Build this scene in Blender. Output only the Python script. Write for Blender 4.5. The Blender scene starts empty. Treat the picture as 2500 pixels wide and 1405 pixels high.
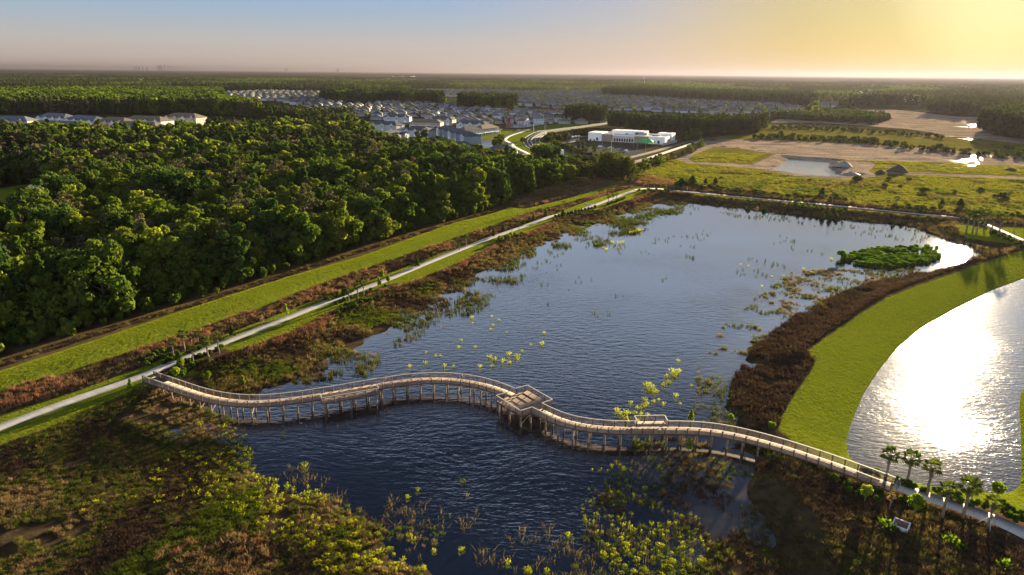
import bpy, bmesh, math, random
import numpy as np
from mathutils import Matrix, Vector, Euler

sc = bpy.context.scene
COL = sc.collection
rad = math.radians

HAZE_D, HAZE_G = 5.0e-5, 0.46
# ------------------------------------------------------------------ camera
F, H, PI_, RO = 1667.0, 58.0, rad(17.45), rad(0.55)
cd = bpy.data.cameras.new('camera')
cam = bpy.data.objects.new('camera', cd)
COL.objects.link(cam)
cd.sensor_width = 36.0
cd.lens = 36.0 * F / 2500.0
cd.clip_start = 1.0
cd.clip_end = 120000.0
cam.matrix_world = (Matrix.Translation((0, 0, H)) @ Matrix.Rotation(rad(90) - PI_, 4, 'X')
                    @ Matrix.Rotation(RO, 4, 'Z'))
sc.camera = cam

# ------------------------------------------------------------------ exposure
sc.view_settings.view_transform = 'Standard'
sc.view_settings.look = 'None'
sc.view_settings.gamma = 1.0
sc.view_settings.use_curve_mapping = False
sc.view_settings.exposure = 2.88
sc.render.film_transparent = False
sc.cycles.max_bounces = 6
sc.cycles.diffuse_bounces = 2
sc.cycles.glossy_bounces = 2
sc.cycles.transmission_bounces = 3
sc.cycles.transparent_max_bounces = 6
sc.cycles.volume_bounces = 0
sc.cycles.use_denoising = True
sc.cycles.sample_clamp_indirect = 6.0

# ------------------------------------------------------------------ world, sun
SUN_AZ, SUN_EL = rad(33.7), rad(6.8)
SUN = Vector((math.sin(SUN_AZ) * math.cos(SUN_EL), math.cos(SUN_AZ) * math.cos(SUN_EL), math.sin(SUN_EL)))
w = bpy.data.worlds.new("World")
sc.world = w
w.use_nodes = True
wn, wl = w.node_tree.nodes, w.node_tree.links
bg = wn['Background']
bg.inputs[1].default_value = 0.1
sky = wn.new('ShaderNodeTexSky')
sky.sky_type = 'NISHITA'
sky.sun_disc = False
sky.sun_elevation = SUN_EL
sky.sun_rotation = SUN_AZ
sky.altitude = 50
sky.dust_density = 1.0
sky.ozone_density = 3.0


def wnode(t, **k):
    n = wn.new(t)
    for a, b in k.items():
        setattr(n, a, b)
    return n


def ramp(nodes, stops, interp='LINEAR'):
    r = nodes.new('ShaderNodeValToRGB')
    r.color_ramp.interpolation = interp
    e = r.color_ramp.elements
    while len(e) < len(stops):
        e.new(0.5)
    for i, (p, c) in enumerate(stops):
        e[i].position = p
        e[i].color = (c[0], c[1], c[2], 1)
    return r


tc = wnode('ShaderNodeTexCoord')
sep = wnode('ShaderNodeSeparateXYZ')
wl.new(tc.outputs['Generated'], sep.inputs[0])
zr = ramp(wn, [(0.0, (0.66, 0.54, 0.47)), (0.035, (0.61, 0.57, 0.53)), (0.07, (0.42, 0.54, 0.66)),
               (0.11, (0.29, 0.48, 0.78)), (0.22, (0.78, 0.97, 1.27)), (0.345, (0.62, 0.78, 1.05)), (0.45, (0.078, 0.115, 0.21)), (0.55, (0.012, 0.028, 0.065)), (0.75, (0.03, 0.05, 0.10)), (1.0, (0.04, 0.09, 0.23))])
wl.new(sep.outputs[2], zr.inputs[0])
dot = wnode('ShaderNodeVectorMath', operation='DOT_PRODUCT')
wl.new(tc.outputs['Generated'], dot.inputs[0])
dot.inputs[1].default_value = SUN
# golden side of the sky round the sun, hugging the horizon
gc = ramp(wn, [(0.0, (0.76, 0.54, 0.44)), (0.82, (0.78, 0.55, 0.44)), (0.92, (0.84, 0.60, 0.38)), (0.975, (0.85, 0.62, 0.16)), (0.992, (0.92, 0.71, 0.19)), (1.0, (1.3, 1.1, 0.45))])
wl.new(dot.outputs['Value'], gc.inputs[0])
gf = ramp(wn, [(0.0, (0, 0, 0)), (0.55, (0, 0, 0)), (0.78, (0.06, 0.06, 0.06)), (0.90, (0.40, 0.40, 0.40)), (0.965, (0.84, 0.84, 0.84)), (1.0, (1, 1, 1))])
wl.new(dot.outputs['Value'], gf.inputs[0])
ge = ramp(wn, [(0.0, (1, 1, 1)), (0.12, (0.75, 0.75, 0.75)), (0.19, (0.16, 0.16, 0.16)), (0.28, (0.0, 0.0, 0.0))])
wl.new(sep.outputs[2], ge.inputs[0])
gm_ = wnode('ShaderNodeMath', operation='MULTIPLY')
wl.new(gf.outputs[0], gm_.inputs[0]); wl.new(ge.outputs[0], gm_.inputs[1])
add = wnode('ShaderNodeMix', data_type='RGBA')
wl.new(gm_.outputs[0], add.inputs[0])
wl.new(zr.outputs[0], add.inputs[6]); wl.new(gc.outputs[0], add.inputs[7])
# added fill: unseen sky opposite the sun, brightened to lift shaded sides
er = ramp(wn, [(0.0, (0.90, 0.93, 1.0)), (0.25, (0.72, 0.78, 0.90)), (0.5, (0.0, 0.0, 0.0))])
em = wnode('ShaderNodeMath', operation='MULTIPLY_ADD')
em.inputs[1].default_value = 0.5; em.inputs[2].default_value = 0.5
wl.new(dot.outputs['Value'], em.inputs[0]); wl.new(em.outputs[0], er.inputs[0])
sky_fill = wnode('ShaderNodeMix', data_type='RGBA', blend_type='ADD')
sky_fill.inputs[0].default_value = 1.0
wl.new(add.outputs[2], sky_fill.inputs[6]); wl.new(er.outputs[0], sky_fill.inputs[7])
add = sky_fill
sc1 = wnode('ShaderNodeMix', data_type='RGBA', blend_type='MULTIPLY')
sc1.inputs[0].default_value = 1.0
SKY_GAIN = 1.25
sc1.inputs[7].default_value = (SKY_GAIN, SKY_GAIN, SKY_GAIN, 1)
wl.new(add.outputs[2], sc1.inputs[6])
add2 = wnode('ShaderNodeMix', data_type='RGBA', blend_type='ADD')
add2.inputs[0].default_value = 0.003
wl.new(sc1.outputs[2], add2.inputs[6])
wl.new(sky.outputs[0], add2.inputs[7])
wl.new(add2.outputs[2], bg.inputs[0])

sl = bpy.data.lights.new('sun', 'SUN')
sl.energy = 5.0
sl.angle = rad(0.6)
sl.color = (1.0, 0.78, 0.48)
so = bpy.data.objects.new('sun', sl)
COL.objects.link(so)
so.rotation_euler = SUN.to_track_quat('Z', 'Y').to_euler()
so.location = (0, 0, 300)

# ------------------------------------------------------------------ helpers
rng = np.random.default_rng(7)
rnd = random.Random(5)


def G(px, py, z=1.8):
    """point of the place seen at a photo pixel, on the level z"""
    x = (px - 1250.0) / F
    y = -(py - 702.5) / F
    c, s = math.cos(RO), math.sin(RO)
    x, y = c * x - s * y, s * x + c * y
    dy = y * math.sin(PI_) + math.cos(PI_)
    dz = y * math.cos(PI_) - math.sin(PI_)
    t = (z - H) / min(dz, -1e-4)
    return np.array((x * t, dy * t))


def J(X, Y, Z=1.8):
    """photo pixel of a point (arrays)"""
    dz = Z - H
    f = Y * math.cos(PI_) - dz * math.sin(PI_)
    u = Y * math.sin(PI_) + dz * math.cos(PI_)
    f = np.maximum(f, 1e-3)
    x, y = X / f, u / f
    c, s = math.cos(RO), -math.sin(RO)
    x, y = c * x - s * y, s * x + c * y
    return 1250 + F * x, 702.5 - F * y


def PG(pts, z=1.8):
    return np.array([G(p[0], p[1], z) for p in pts])


def sdf(poly, X, Y):
    """signed distance, positive inside"""
    X = np.asarray(X, float); Y = np.asarray(Y, float)
    d2 = np.full(X.shape, 1e18)
    ins = np.zeros(X.shape, bool)
    n = len(poly)
    for i in range(n):
        ax, ay = poly[i]
        bx, by = poly[(i + 1) % n]
        ex, ey = bx - ax, by - ay
        wx, wy = X - ax, Y - ay
        t = np.clip((wx * ex + wy * ey) / (ex * ex + ey * ey + 1e-12), 0, 1)
        d2 = np.minimum(d2, (wx - ex * t) ** 2 + (wy - ey * t) ** 2)
        if ay != by:
            c = ((ay > Y) != (by > Y)) & (X < ex * (Y - ay) / (by - ay) + ax)
            ins ^= c
    d = np.sqrt(d2)
    return np.where(ins, d, -d)


def inside(poly, X, Y):
    ins = np.zeros(np.shape(X), bool)
    n = len(poly)
    for i in range(n):
        ax, ay = poly[i]
        bx, by = poly[(i + 1) % n]
        if ay != by:
            ins ^= ((ay > Y) != (by > Y)) & (X < (bx - ax) * (Y - ay) / (by - ay) + ax)
    return ins


def smooth(a, b, x):
    t = np.clip((x - a) / (b - a), 0, 1)
    return t * t * (3 - 2 * t)


_tab = np.random.default_rng(3).random((8, 256, 256))


def vnoise(x, y, s, k=0):
    x = np.asarray(x, float) / s + 1000.37
    y = np.asarray(y, float) / s + 1000.71
    xi, yi = np.floor(x).astype(int), np.floor(y).astype(int)
    fx, fy = x - xi, y - yi
    fx = fx * fx * (3 - 2 * fx); fy = fy * fy * (3 - 2 * fy)
    t = _tab[k]
    g = lambda a, b: t[(xi + a) & 255, (yi + b) & 255]
    return (g(0, 0) * (1 - fx) + g(1, 0) * fx) * (1 - fy) + (g(0, 1) * (1 - fx) + g(1, 1) * fx) * fy


def fbm(x, y, s, k=0, o=3):
    v, a, n = 0, 1, 0
    for i in range(o):
        v = v + a * vnoise(x, y, s / 2 ** i, (k + i) % 8)
        n += a
        a *= 0.5
    return v / n


def me(name, V, faces, mats=(), smooth_=False, attrs=None, mi=None):
    """mesh from arrays; faces: list of int arrays (m, k)"""
    m = bpy.data.meshes.new(name)
    V = np.asarray(V, np.float32)
    m.vertices.add(len(V))
    m.vertices.foreach_set('co', V.ravel())
    if not isinstance(faces, list):
        faces = [faces]
    loops = np.concatenate([np.asarray(f, np.int32).ravel() for f in faces]) if faces else np.zeros(0, np.int32)
    cnt = np.concatenate([np.full(len(f), np.asarray(f).shape[1], np.int32) for f in faces])
    m.loops.add(len(loops))
    m.loops.foreach_set('vertex_index', loops)
    m.polygons.add(len(cnt))
    st = np.concatenate(([0], np.cumsum(cnt)[:-1])).astype(np.int32)
    m.polygons.foreach_set('loop_start', st)
    if mi is not None:
        m.polygons.foreach_set('material_index', np.asarray(mi, np.int32))
    if smooth_:
        m.polygons.foreach_set('use_smooth', np.ones(len(cnt), bool))
    for k, v in (attrs or {}).items():
        a = m.attributes.new(k, 'FLOAT', 'POINT')
        a.data.foreach_set('value', np.asarray(v, np.float32).ravel())
    m.update(calc_edges=True)
    for x in (mats if isinstance(mats, (list, tuple)) else [mats]):
        m.materials.append(x)
    return m


def ob(name, mesh, parent=None, label=None, cat=None, group=None, kind=None, loc=(0, 0, 0), rot=(0, 0, 0), scale=None):
    o = bpy.data.objects.new(name, mesh)
    COL.objects.link(o)
    o.location = loc
    o.rotation_euler = rot
    if scale is not None:
        o.scale = scale if hasattr(scale, '__len__') else (scale,) * 3
    if parent:
        o.parent = parent
    if label: o['label'] = label
    if cat: o['category'] = cat
    if group: o['group'] = group
    if kind: o['kind'] = kind
    return o


def clone(src, label, loc, rz, scale=1.0, group=None):
    """copy a thing with its parts and sub-parts"""
    def rec(o, par):
        c = o.copy()
        COL.objects.link(c)
        if par: c.parent = par
        for ch in o.children:
            rec(ch, c)
        return c
    r = rec(src, None)
    r.location = loc
    r.rotation_euler = (0, 0, rz)
    r.scale = (scale,) * 3 if not hasattr(scale, '__len__') else scale
    if label: r['label'] = label
    if group: r['group'] = group
    return r


class MB:
    """collects boxes, bars and prisms into one mesh"""
    def __init__(s):
        s.V, s.F, s.M = [], [], []

    def poly(s, pts, faces, m=0):
        b = len(s.V)
        s.V += [tuple(p) for p in pts]
        s.F += [tuple(b + i for i in f) for f in faces]
        s.M += [m] * len(faces)

    def box(s, c, d, rz=0, m=0):
        x, y, z = d[0] / 2, d[1] / 2, d[2] / 2
        ca, sa = math.cos(rz), math.sin(rz)
        p = [(c[0] + ca * a - sa * b, c[1] + sa * a + ca * b, c[2] + e) for e in (-z, z) for a, b in ((-x, -y), (x, -y), (x, y), (-x, y))]
        s.poly(p, [(3, 2, 1, 0), (4, 5, 6, 7), (0, 1, 5, 4), (1, 2, 6, 5), (2, 3, 7, 6), (3, 0, 4, 7)], m)

    def bar(s, a, b, w, h=None, m=0, n=4, taper=1.0):
        a, b = Vector(a), Vector(b)
        d = (b - a).normalized()
        up = Vector((0, 0, 1)) if abs(d.z) < 0.95 else Vector((1, 0, 0))
        u = d.cross(up).normalized()
        v = u.cross(d).normalized()
        h = h or w
        if n == 4:
            o = [(-.5, -.5), (.5, -.5), (.5, .5), (-.5, .5)]
        else:
            o = [(.5 * math.cos(2 * math.pi * i / n), .5 * math.sin(2 * math.pi * i / n)) for i in range(n)]
        p = [a + u * (x * w) + v * (y * h) for x, y in o] + [b + u * (x * w * taper) + v * (y * h * taper) for x, y in o]
        s.poly(p, [tuple(range(n - 1, -1, -1)), tuple(range(n, 2 * n))] + [(i, (i + 1) % n, n + (i + 1) % n, n + i) for i in range(n)], m)

    def tube(s, pts, radii, n=6, m=0):
        k = len(pts)
        P = []
        for i in range(k):
            a = Vector(pts[max(i - 1, 0)]); b = Vector(pts[min(i + 1, k - 1)])
            d = (b - a).normalized()
            up = Vector((0, 0, 1)) if abs(d.z) < 0.9 else Vector((1, 0, 0))
            u = d.cross(up).normalized(); v = u.cross(d)
            for j in range(n):
                t = 2 * math.pi * j / n
                P.append(Vector(pts[i]) + (u * math.cos(t) + v * math.sin(t)) * radii[i])
        f = [(i * n + j, i * n + (j + 1) % n, (i + 1) * n + (j + 1) % n, (i + 1) * n + j) for i in range(k - 1) for j in range(n)]
        f += [tuple(range(n - 1, -1, -1)), tuple((k - 1) * n + j for j in range(n))]
        s.poly(P, f, m)

    def mesh(s, name, mats):
        m = bpy.data.meshes.new(name)
        m.from_pydata(s.V, [], s.F)
        for x in (mats if isinstance(mats, (list, tuple)) else [mats]):
            m.materials.append(x)
        m.polygons.foreach_set('material_index', s.M)
        m.update()
        return m


# ------------------------------------------------------------------ materials
def mat(name):
    m = bpy.data.materials.new(name)
    m.use_nodes = True
    nt = m.node_tree
    return m, nt.nodes, nt.links, nt.nodes['Principled BSDF']


def noisecol(n, l, c1, c2, scale, detail=4, rough=0.6, coord='Object', lo=0.35, hi=0.65):
    t = n.new('ShaderNodeTexCoord')
    x = n.new('ShaderNodeTexNoise')
    x.inputs['Scale'].default_value = scale
    x.inputs['Detail'].default_value = detail
    x.inputs['Roughness'].default_value = rough
    l.new(t.outputs[coord], x.inputs['Vector'])
    r = ramp(n, [(lo, c1), (hi, c2)])
    l.new(x.outputs[0], r.inputs[0])
    return r, x


def simple(name, c1, c2=None, scale=1.0, rough=0.8, bump=0.0, spec=0.3, coord='Object', metal=0.0):
    m, n, l, b = mat(name)
    c2 = c2 or tuple(v * 0.75 for v in c1)
    r, x = noisecol(n, l, c2, c1, scale, coord=coord)
    l.new(r.outputs[0], b.inputs['Base Color'])
    b.inputs['Roughness'].default_value = rough
    b.inputs['Specular IOR Level'].default_value = spec
    b.inputs['Metallic'].default_value = metal
    if bump:
        u = n.new('ShaderNodeBump')
        u.inputs['Strength'].default_value = bump
        l.new(x.outputs[0], u.inputs['Height'])
        l.new(u.outputs[0], b.inputs['Normal'])
    return m


def leafmat(name, c1, c2, c3=None, trans=0.4, tcol=None):
    """foliage: colour varies per plant and per leaf clump, light passes through"""
    m, n, l, b = mat(name)
    n.remove(b)
    out = n['Material Output']
    oi = n.new('ShaderNodeObjectInfo')
    at = n.new('ShaderNodeAttribute')
    at.attribute_name = 'tint'
    mx = n.new('ShaderNodeMath'); mx.operation = 'MULTIPLY_ADD'
    mx.inputs[1].default_value = 0.5
    sc_ = n.new('ShaderNodeMath'); sc_.operation = 'MULTIPLY'; sc_.inputs[1].default_value = 0.5
    l.new(at.outputs['Fac'], sc_.inputs[0])
    l.new(oi.outputs['Random'], mx.inputs[0])
    l.new(sc_.outputs[0], mx.inputs[2])
    r = ramp(n, [(0.1, c1), (0.55, c2), (0.95, c3 or c2)])
    l.new(mx.outputs[0], r.inputs[0])
    d = n.new('ShaderNodeBsdfDiffuse')
    t = n.new('ShaderNodeBsdfTranslucent')
    l.new(r.outputs[0], d.inputs[0])
    br = n.new('ShaderNodeMix'); br.data_type = 'RGBA'; br.blend_type = 'MULTIPLY'
    br.inputs[0].default_value = 1.0
    l.new(r.outputs[0], br.inputs[6])
    br.inputs[7].default_value = (*(tcol or (1.5, 1.6, 0.6)), 1)
    l.new(br.outputs[2], t.inputs[0])
    s = n.new('ShaderNodeMixShader')
    s.inputs[0].default_value = trans
    l.new(d.outputs[0], s.inputs[1]); l.new(t.outputs[0], s.inputs[2])
    l.new(s.outputs[0], out.inputs['Surface'])
    return m


M = {}
M['oak'] = leafmat('oak leaves', (0.034, 0.060, 0.012), (0.070, 0.100, 0.016), (0.135, 0.140, 0.022), trans=0.34)
M['oak_dark'] = leafmat('dark oak leaves', (0.022, 0.044, 0.014), (0.042, 0.070, 0.018), (0.075, 0.098, 0.022), trans=0.28)
M['oak_light'] = leafmat('light oak leaves', (0.060, 0.090, 0.014), (0.115, 0.145, 0.020), (0.18, 0.18, 0.028), trans=0.4)
M['grey_leaf'] = leafmat('greyish leaves', (0.045, 0.052, 0.026), (0.075, 0.076, 0.040), (0.11, 0.095, 0.055), trans=0.25, tcol=(1.3, 1.2, 0.8))
M['pine'] = leafmat('pine needles', (0.022, 0.034, 0.014), (0.038, 0.052, 0.020), (0.062, 0.066, 0.028), trans=0.2)
M['cypress'] = leafmat('cypress leaves', (0.022, 0.045, 0.010), (0.045, 0.075, 0.014), (0.075, 0.10, 0.018), trans=0.4)
M['young'] = leafmat('young leaves', (0.085, 0.135, 0.014), (0.15, 0.205, 0.018), (0.21, 0.23, 0.026), trans=0.45)
M['shrub'] = leafmat('shrub leaves', (0.026, 0.050, 0.011), (0.05, 0.085, 0.014), (0.08, 0.115, 0.02), trans=0.4)
M['scrub'] = leafmat('scrub leaves', (0.025, 0.035, 0.010), (0.05, 0.06, 0.015), (0.08, 0.075, 0.022), trans=0.3)
M['palm_leaf'] = leafmat('palm fronds', (0.03, 0.05, 0.013), (0.055, 0.075, 0.018), (0.12, 0.10, 0.035), trans=0.3)
M['arrow'] = leafmat('arrowhead leaves', (0.11, 0.15, 0.012), (0.19, 0.22, 0.016), (0.25, 0.235, 0.020), trans=0.5, tcol=(1.6, 1.5, 0.4))
M['sedge'] = leafmat('brown sedge', (0.065, 0.056, 0.022), (0.11, 0.092, 0.036), (0.17, 0.135, 0.060), trans=0.35, tcol=(1.3, 1.2, 0.8))
M['tan'] = leafmat('tan grass', (0.12, 0.088, 0.045), (0.18, 0.13, 0.07), (0.25, 0.18, 0.10), trans=0.35, tcol=(1.3, 1.15, 0.9))
M['russet'] = leafmat('russet grass', (0.11, 0.060, 0.036), (0.17, 0.095, 0.056), (0.23, 0.13, 0.08), trans=0.35, tcol=(1.2, 1.0, 0.8))
M['reed'] = leafmat('green reed', (0.022, 0.034, 0.010), (0.042, 0.055, 0.016), (0.075, 0.080, 0.025), trans=0.3)
M['darkweed'] = leafmat('dark weeds', (0.034, 0.023, 0.016), (0.060, 0.040, 0.029), (0.085, 0.060, 0.045), trans=0.2, tcol=(1.2, 1.1, 0.8))
M['turf'] = leafmat('mown turf', (0.100, 0.128, 0.012), (0.145, 0.165, 0.016), (0.215, 0.205, 0.030), trans=0.40)
M['pasture'] = leafmat('pasture grass', (0.065, 0.070, 0.014), (0.115, 0.115, 0.018), (0.18, 0.155, 0.030), trans=0.4)
M['bright_shrub'] = leafmat('bright leaves', (0.035, 0.075, 0.008), (0.075, 0.135, 0.011), (0.12, 0.18, 0.016), trans=0.4)
M['marshgreen'] = leafmat('marsh grass', (0.03, 0.05, 0.010), (0.055, 0.075, 0.014), (0.09, 0.095, 0.02), trans=0.4)
M['bark'] = simple('bark', (0.14, 0.11, 0.085), (0.05, 0.04, 0.03), 3, bump=0.5)
M['grey_bark'] = simple('grey bark', (0.25, 0.23, 0.20), (0.10, 0.09, 0.08), 3, bump=0.5)
M['palm_bark'] = simple('palm bark', (0.20, 0.155, 0.115), (0.09, 0.07, 0.05), 5, bump=0.6)
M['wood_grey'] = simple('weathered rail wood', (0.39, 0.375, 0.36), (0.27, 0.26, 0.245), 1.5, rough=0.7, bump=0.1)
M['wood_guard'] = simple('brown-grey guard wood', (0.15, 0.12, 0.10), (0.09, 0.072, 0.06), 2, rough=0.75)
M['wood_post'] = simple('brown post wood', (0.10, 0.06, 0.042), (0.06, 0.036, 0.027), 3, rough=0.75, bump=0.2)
M['wood_pile'] = simple('pile wood', (0.27, 0.20, 0.14), (0.08, 0.06, 0.045), 1.2, rough=0.8, bump=0.3)
M['white'] = simple('white paint', (0.78, 0.78, 0.76), (0.70, 0.70, 0.69), 0.3)
M['black'] = simple('black rubber', (0.02, 0.02, 0.02))
M['metal'] = simple('grey metal', (0.35, 0.35, 0.34), metal=0.6, rough=0.5)
M['glass'], _n, _l, _b = mat('dark window glass')
_b.inputs['Base Color'].default_value = (0.03, 0.035, 0.045, 1)
_b.inputs['Roughness'].default_value = 0.08


def plankmat(name, c1, c2, width=0.14, gap=0.07, vary=0.45):
    m, n, l, b = mat(name)
    uv = n.new('ShaderNodeAttribute'); uv.attribute_name = 'run'
    mu = n.new('ShaderNodeMath'); mu.operation = 'DIVIDE'; mu.inputs[1].default_value = width
    l.new(uv.outputs['Fac'], mu.inputs[0])
    fl = n.new('ShaderNodeMath'); fl.operation = 'FLOOR'
    l.new(mu.outputs[0], fl.inputs[0])
    wn_ = n.new('ShaderNodeTexWhiteNoise'); wn_.noise_dimensions = '1D'
    l.new(fl.outputs[0], wn_.inputs['W'])
    r, x = noisecol(n, l, c2, c1, 0.7, lo=0.3, hi=0.7)
    fr = n.new('ShaderNodeMath'); fr.operation = 'FRACT'
    l.new(mu.outputs[0], fr.inputs[0])
    gp = n.new('ShaderNodeMath'); gp.operation = 'GREATER_THAN'; gp.inputs[1].default_value = gap
    l.new(fr.outputs[0], gp.inputs[0])
    v = n.new('ShaderNodeMath'); v.operation = 'MULTIPLY_ADD'; v.inputs[1].default_value = vary; v.inputs[2].default_value = 1.0 - vary * 0.55
    l.new(wn_.outputs['Value'], v.inputs[0])
    v2 = n.new('ShaderNodeMath'); v2.operation = 'MULTIPLY'
    l.new(v.outputs[0], v2.inputs[0]); l.new(gp.outputs[0], v2.inputs[1])
    mx = n.new('ShaderNodeMix'); mx.data_type = 'RGBA'; mx.blend_type = 'MULTIPLY'; mx.inputs[0].default_value = 1
    l.new(r.outputs[0], mx.inputs[6]); l.new(v2.outputs[0], mx.inputs[7])
    l.new(mx.outputs[2], b.inputs['Base Color'])
    b.inputs['Roughness'].default_value = 0.9
    b.inputs['Specular IOR Level'].default_value = 0.06
    return m


M['deck'] = plankmat('deck planks', (0.27, 0.210, 0.170), (0.17, 0.132, 0.108))


def scatter(name, pts, sources, idx, rot, scl, label=None, cat=None, kind='stuff', group=None):
    """one object whose points carry copies of the source meshes"""
    N = len(pts)
    m = bpy.data.meshes.new(name)
    m.vertices.add(N)
    m.vertices.foreach_set('co', np.asarray(pts, np.float32).ravel())
    a = m.attributes.new('rot', 'FLOAT_VECTOR', 'POINT'); a.data.foreach_set('vector', np.asarray(rot, np.float32).ravel())
    a = m.attributes.new('scl', 'FLOAT_VECTOR', 'POINT'); a.data.foreach_set('vector', np.asarray(scl, np.float32).ravel())
    a = m.attributes.new('idx', 'INT', 'POINT'); a.data.foreach_set('value', np.asarray(idx, np.int32))
    o = ob(name, m, None, label, cat, group, kind)
    ng = bpy.data.node_groups.new(name, 'GeometryNodeTree')
    ng.interface.new_socket('Geometry', in_out='INPUT', socket_type='NodeSocketGeometry')
    ng.interface.new_socket('Geometry', in_out='OUTPUT', socket_type='NodeSocketGeometry')
    n, l = ng.nodes, ng.links
    gi, go = n.new('NodeGroupInput'), n.new('NodeGroupOutput')
    jn = n.new('GeometryNodeJoinGeometry')

    def named(nm, t):
        x = n.new('GeometryNodeInputNamedAttribute'); x.data_type = t
        x.inputs[0].default_value = nm
        return x.outputs[0]
    ro, sl_, ix = named('rot', 'FLOAT_VECTOR'), named('scl', 'FLOAT_VECTOR'), named('idx', 'INT')
    for i, s in enumerate(sources):
        cp = n.new('FunctionNodeCompare'); cp.data_type = 'INT'; cp.operation = 'EQUAL'
        l.new(ix, cp.inputs[2]); cp.inputs[3].default_value = i
        oi = n.new('GeometryNodeObjectInfo'); oi.transform_space = 'ORIGINAL'
        oi.inputs['Object'].default_value = s
        ip = n.new('GeometryNodeInstanceOnPoints')
        l.new(gi.outputs[0], ip.inputs['Points'])
        l.new(cp.outputs[0], ip.inputs['Selection'])
        l.new(oi.outputs['Geometry'], ip.inputs['Instance'])
        l.new(ro, ip.inputs['Rotation']); l.new(sl_, ip.inputs['Scale'])
        l.new(ip.outputs[0], jn.inputs[0])
    l.new(jn.outputs[0], go.inputs[0])
    md = o.modifiers.new('scatter', 'NODES')
    md.node_group = ng
    return o


def source(name, mesh):
    """a mesh kept only to be copied by scatter(); it is not linked into the scene"""
    return bpy.data.objects.new(name, mesh)


def ordinal(i):
    return '%d%s' % (i, 'th' if 10 <= i % 100 <= 20 else {1: 'st', 2: 'nd', 3: 'rd'}.get(i % 10, 'th'))
# ------------------------------------------------------------------ outlines read off the photograph
MARSH = PG([(-420, 1330), (-150, 1165), (0, 1102), (100, 1064), (220, 1014), (330, 962), (380, 938), (440, 922), (470, 905), (545, 886), (600, 866), (650, 848),
            (752, 811), (822, 768), (876, 749), (936, 720), (970, 711), (1032, 692), (1080, 672), (1150, 641), (1222, 602), (1304, 572), (1356, 546), (1400, 534), (1465, 520), (1533, 498), (1575, 481), (1610, 474),
            (1657, 476), (1794, 490), (1912, 501), (1990, 514), (2068, 517), (2180, 528), (2280, 536), (2330, 542), (2332, 560),
            (2360, 576), (2420, 584), (2500, 596), (2580, 602), (2500, 614), (2402, 644), (2316, 675), (2231, 705), (2162, 733), (2094, 774),
            (2026, 822), (1957, 873), (1992, 887), (1978, 910), (1947, 958), (1930, 980), (1903, 1031), (1903, 1055), (1935, 1080), (1965, 1105), (1945, 1140),
            (1910, 1190), (1957, 1222), (1992, 1266), (2026, 1318), (2060, 1369), (2100, 1450), (2250, 1600), (1250, 1700), (-300, 1700), (-700, 1500)], 0.9)
OPEN = PG([(545, 1000), (600, 972), (700, 945), (790, 910), (800, 880), (870, 850), (930, 830), (960, 795), (1010, 765), (1060, 742), (1110, 705), (1150, 675), (1230, 642), (1290, 612), (1340, 590),
           (1420, 562), (1480, 542), (1530, 517), (1600, 499), (1660, 491), (1800, 506), (1990, 530), (2100, 538), (2240, 553), (2290, 571), (2340, 590), (2400, 605),
           (2412, 622), (2380, 645), (2300, 661), (2220, 670), (2120, 692), (2050, 720), (1980, 745), (1930, 770), (1890, 800), (1850, 830), (1825, 870), (1790, 905), (1765, 945), (1750, 1000), (1760, 1040),
           (1770, 1080), (1720, 1095), (1800, 1120), (1860, 1145), (1850, 1185), (1880, 1225), (1880, 1270), (1800, 1290), (1700, 1330), (1600, 1420), (1500, 1480), (1150, 1470), (1060, 1400), (1000, 1350),
           (900, 1290), (820, 1230), (700, 1190), (600, 1160), (560, 1110), (540, 1060)], 0.0)
POND = PG([(2560, 655), (2500, 680), (2420, 710), (2330, 755), (2250, 800), (2190, 850), (2150, 900), (2110, 960), (2080, 1030), (2066, 1080), (2075, 1120),
           (2120, 1150), (2180, 1168), (2260, 1185), (2340, 1195), (2420, 1204), (2470, 1203), (2489, 1185), (2493, 1150), (2491, 1050), (2488, 1000), (2491, 960), (2520, 930), (2640, 880), (2800, 780), (2760, 680)], 0.0)
RPOND = PG([(1886, 416), (1929, 390), (2029, 397), (2020, 409), (2040, 414), (2038, 425), (2076, 432), (2040, 433), (1985, 431), (1930, 423)], 0.2)
BERM = PG([(-260, 990), (0, 903), (250, 822), (480, 745), (700, 675), (880, 625), (1100, 545), (1180, 527), (1240, 507), (1275, 511), (1345, 495), (1400, 480), (1480, 455), (1520, 447), (1500, 457), (1420, 484), (1345, 512), (1275, 532), (1200, 552),
           (1050, 602), (850, 670), (650, 745), (430, 820), (200, 895), (0, 957), (-260, 1050)], 2.0)
LAWN = [BERM]
LAWN.append(PG([(-260, 1140), (0, 1015), (200, 952), (330, 903), (420, 868), (560, 815), (750, 742), (900, 688), (1060, 626), (1200, 577), (1340, 528), (1420, 497), (1500, 470), (1560, 458), (1590, 462), (1575, 478), (1533, 497), (1465, 519), (1400, 533), (1356, 545), (1304, 571), (1222, 601),
                (1150, 640), (1080, 671), (970, 710), (936, 719), (822, 767), (752, 810), (649, 847), (545, 885), (440, 921), (330, 961), (220, 1013), (100, 1063), (0, 1101), (-260, 1210)]))
CLEARG = PG([(-200, 470), (0, 460), (60, 450), (130, 450), (175, 470), (170, 520), (120, 560), (0, 575), (-200, 590)])
LAWN.append(PG([(1650, 468), (1800, 483), (2060, 510), (2330, 535), (2330, 541), (2280, 535), (2068, 516), (1990, 513), (1912, 500), (1794, 489), (1657, 475)]))
LAWN.append(PG([(2332, 548), (2420, 556), (2500, 556), (2500, 595), (2420, 583), (2360, 575), (2332, 562)]))
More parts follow.
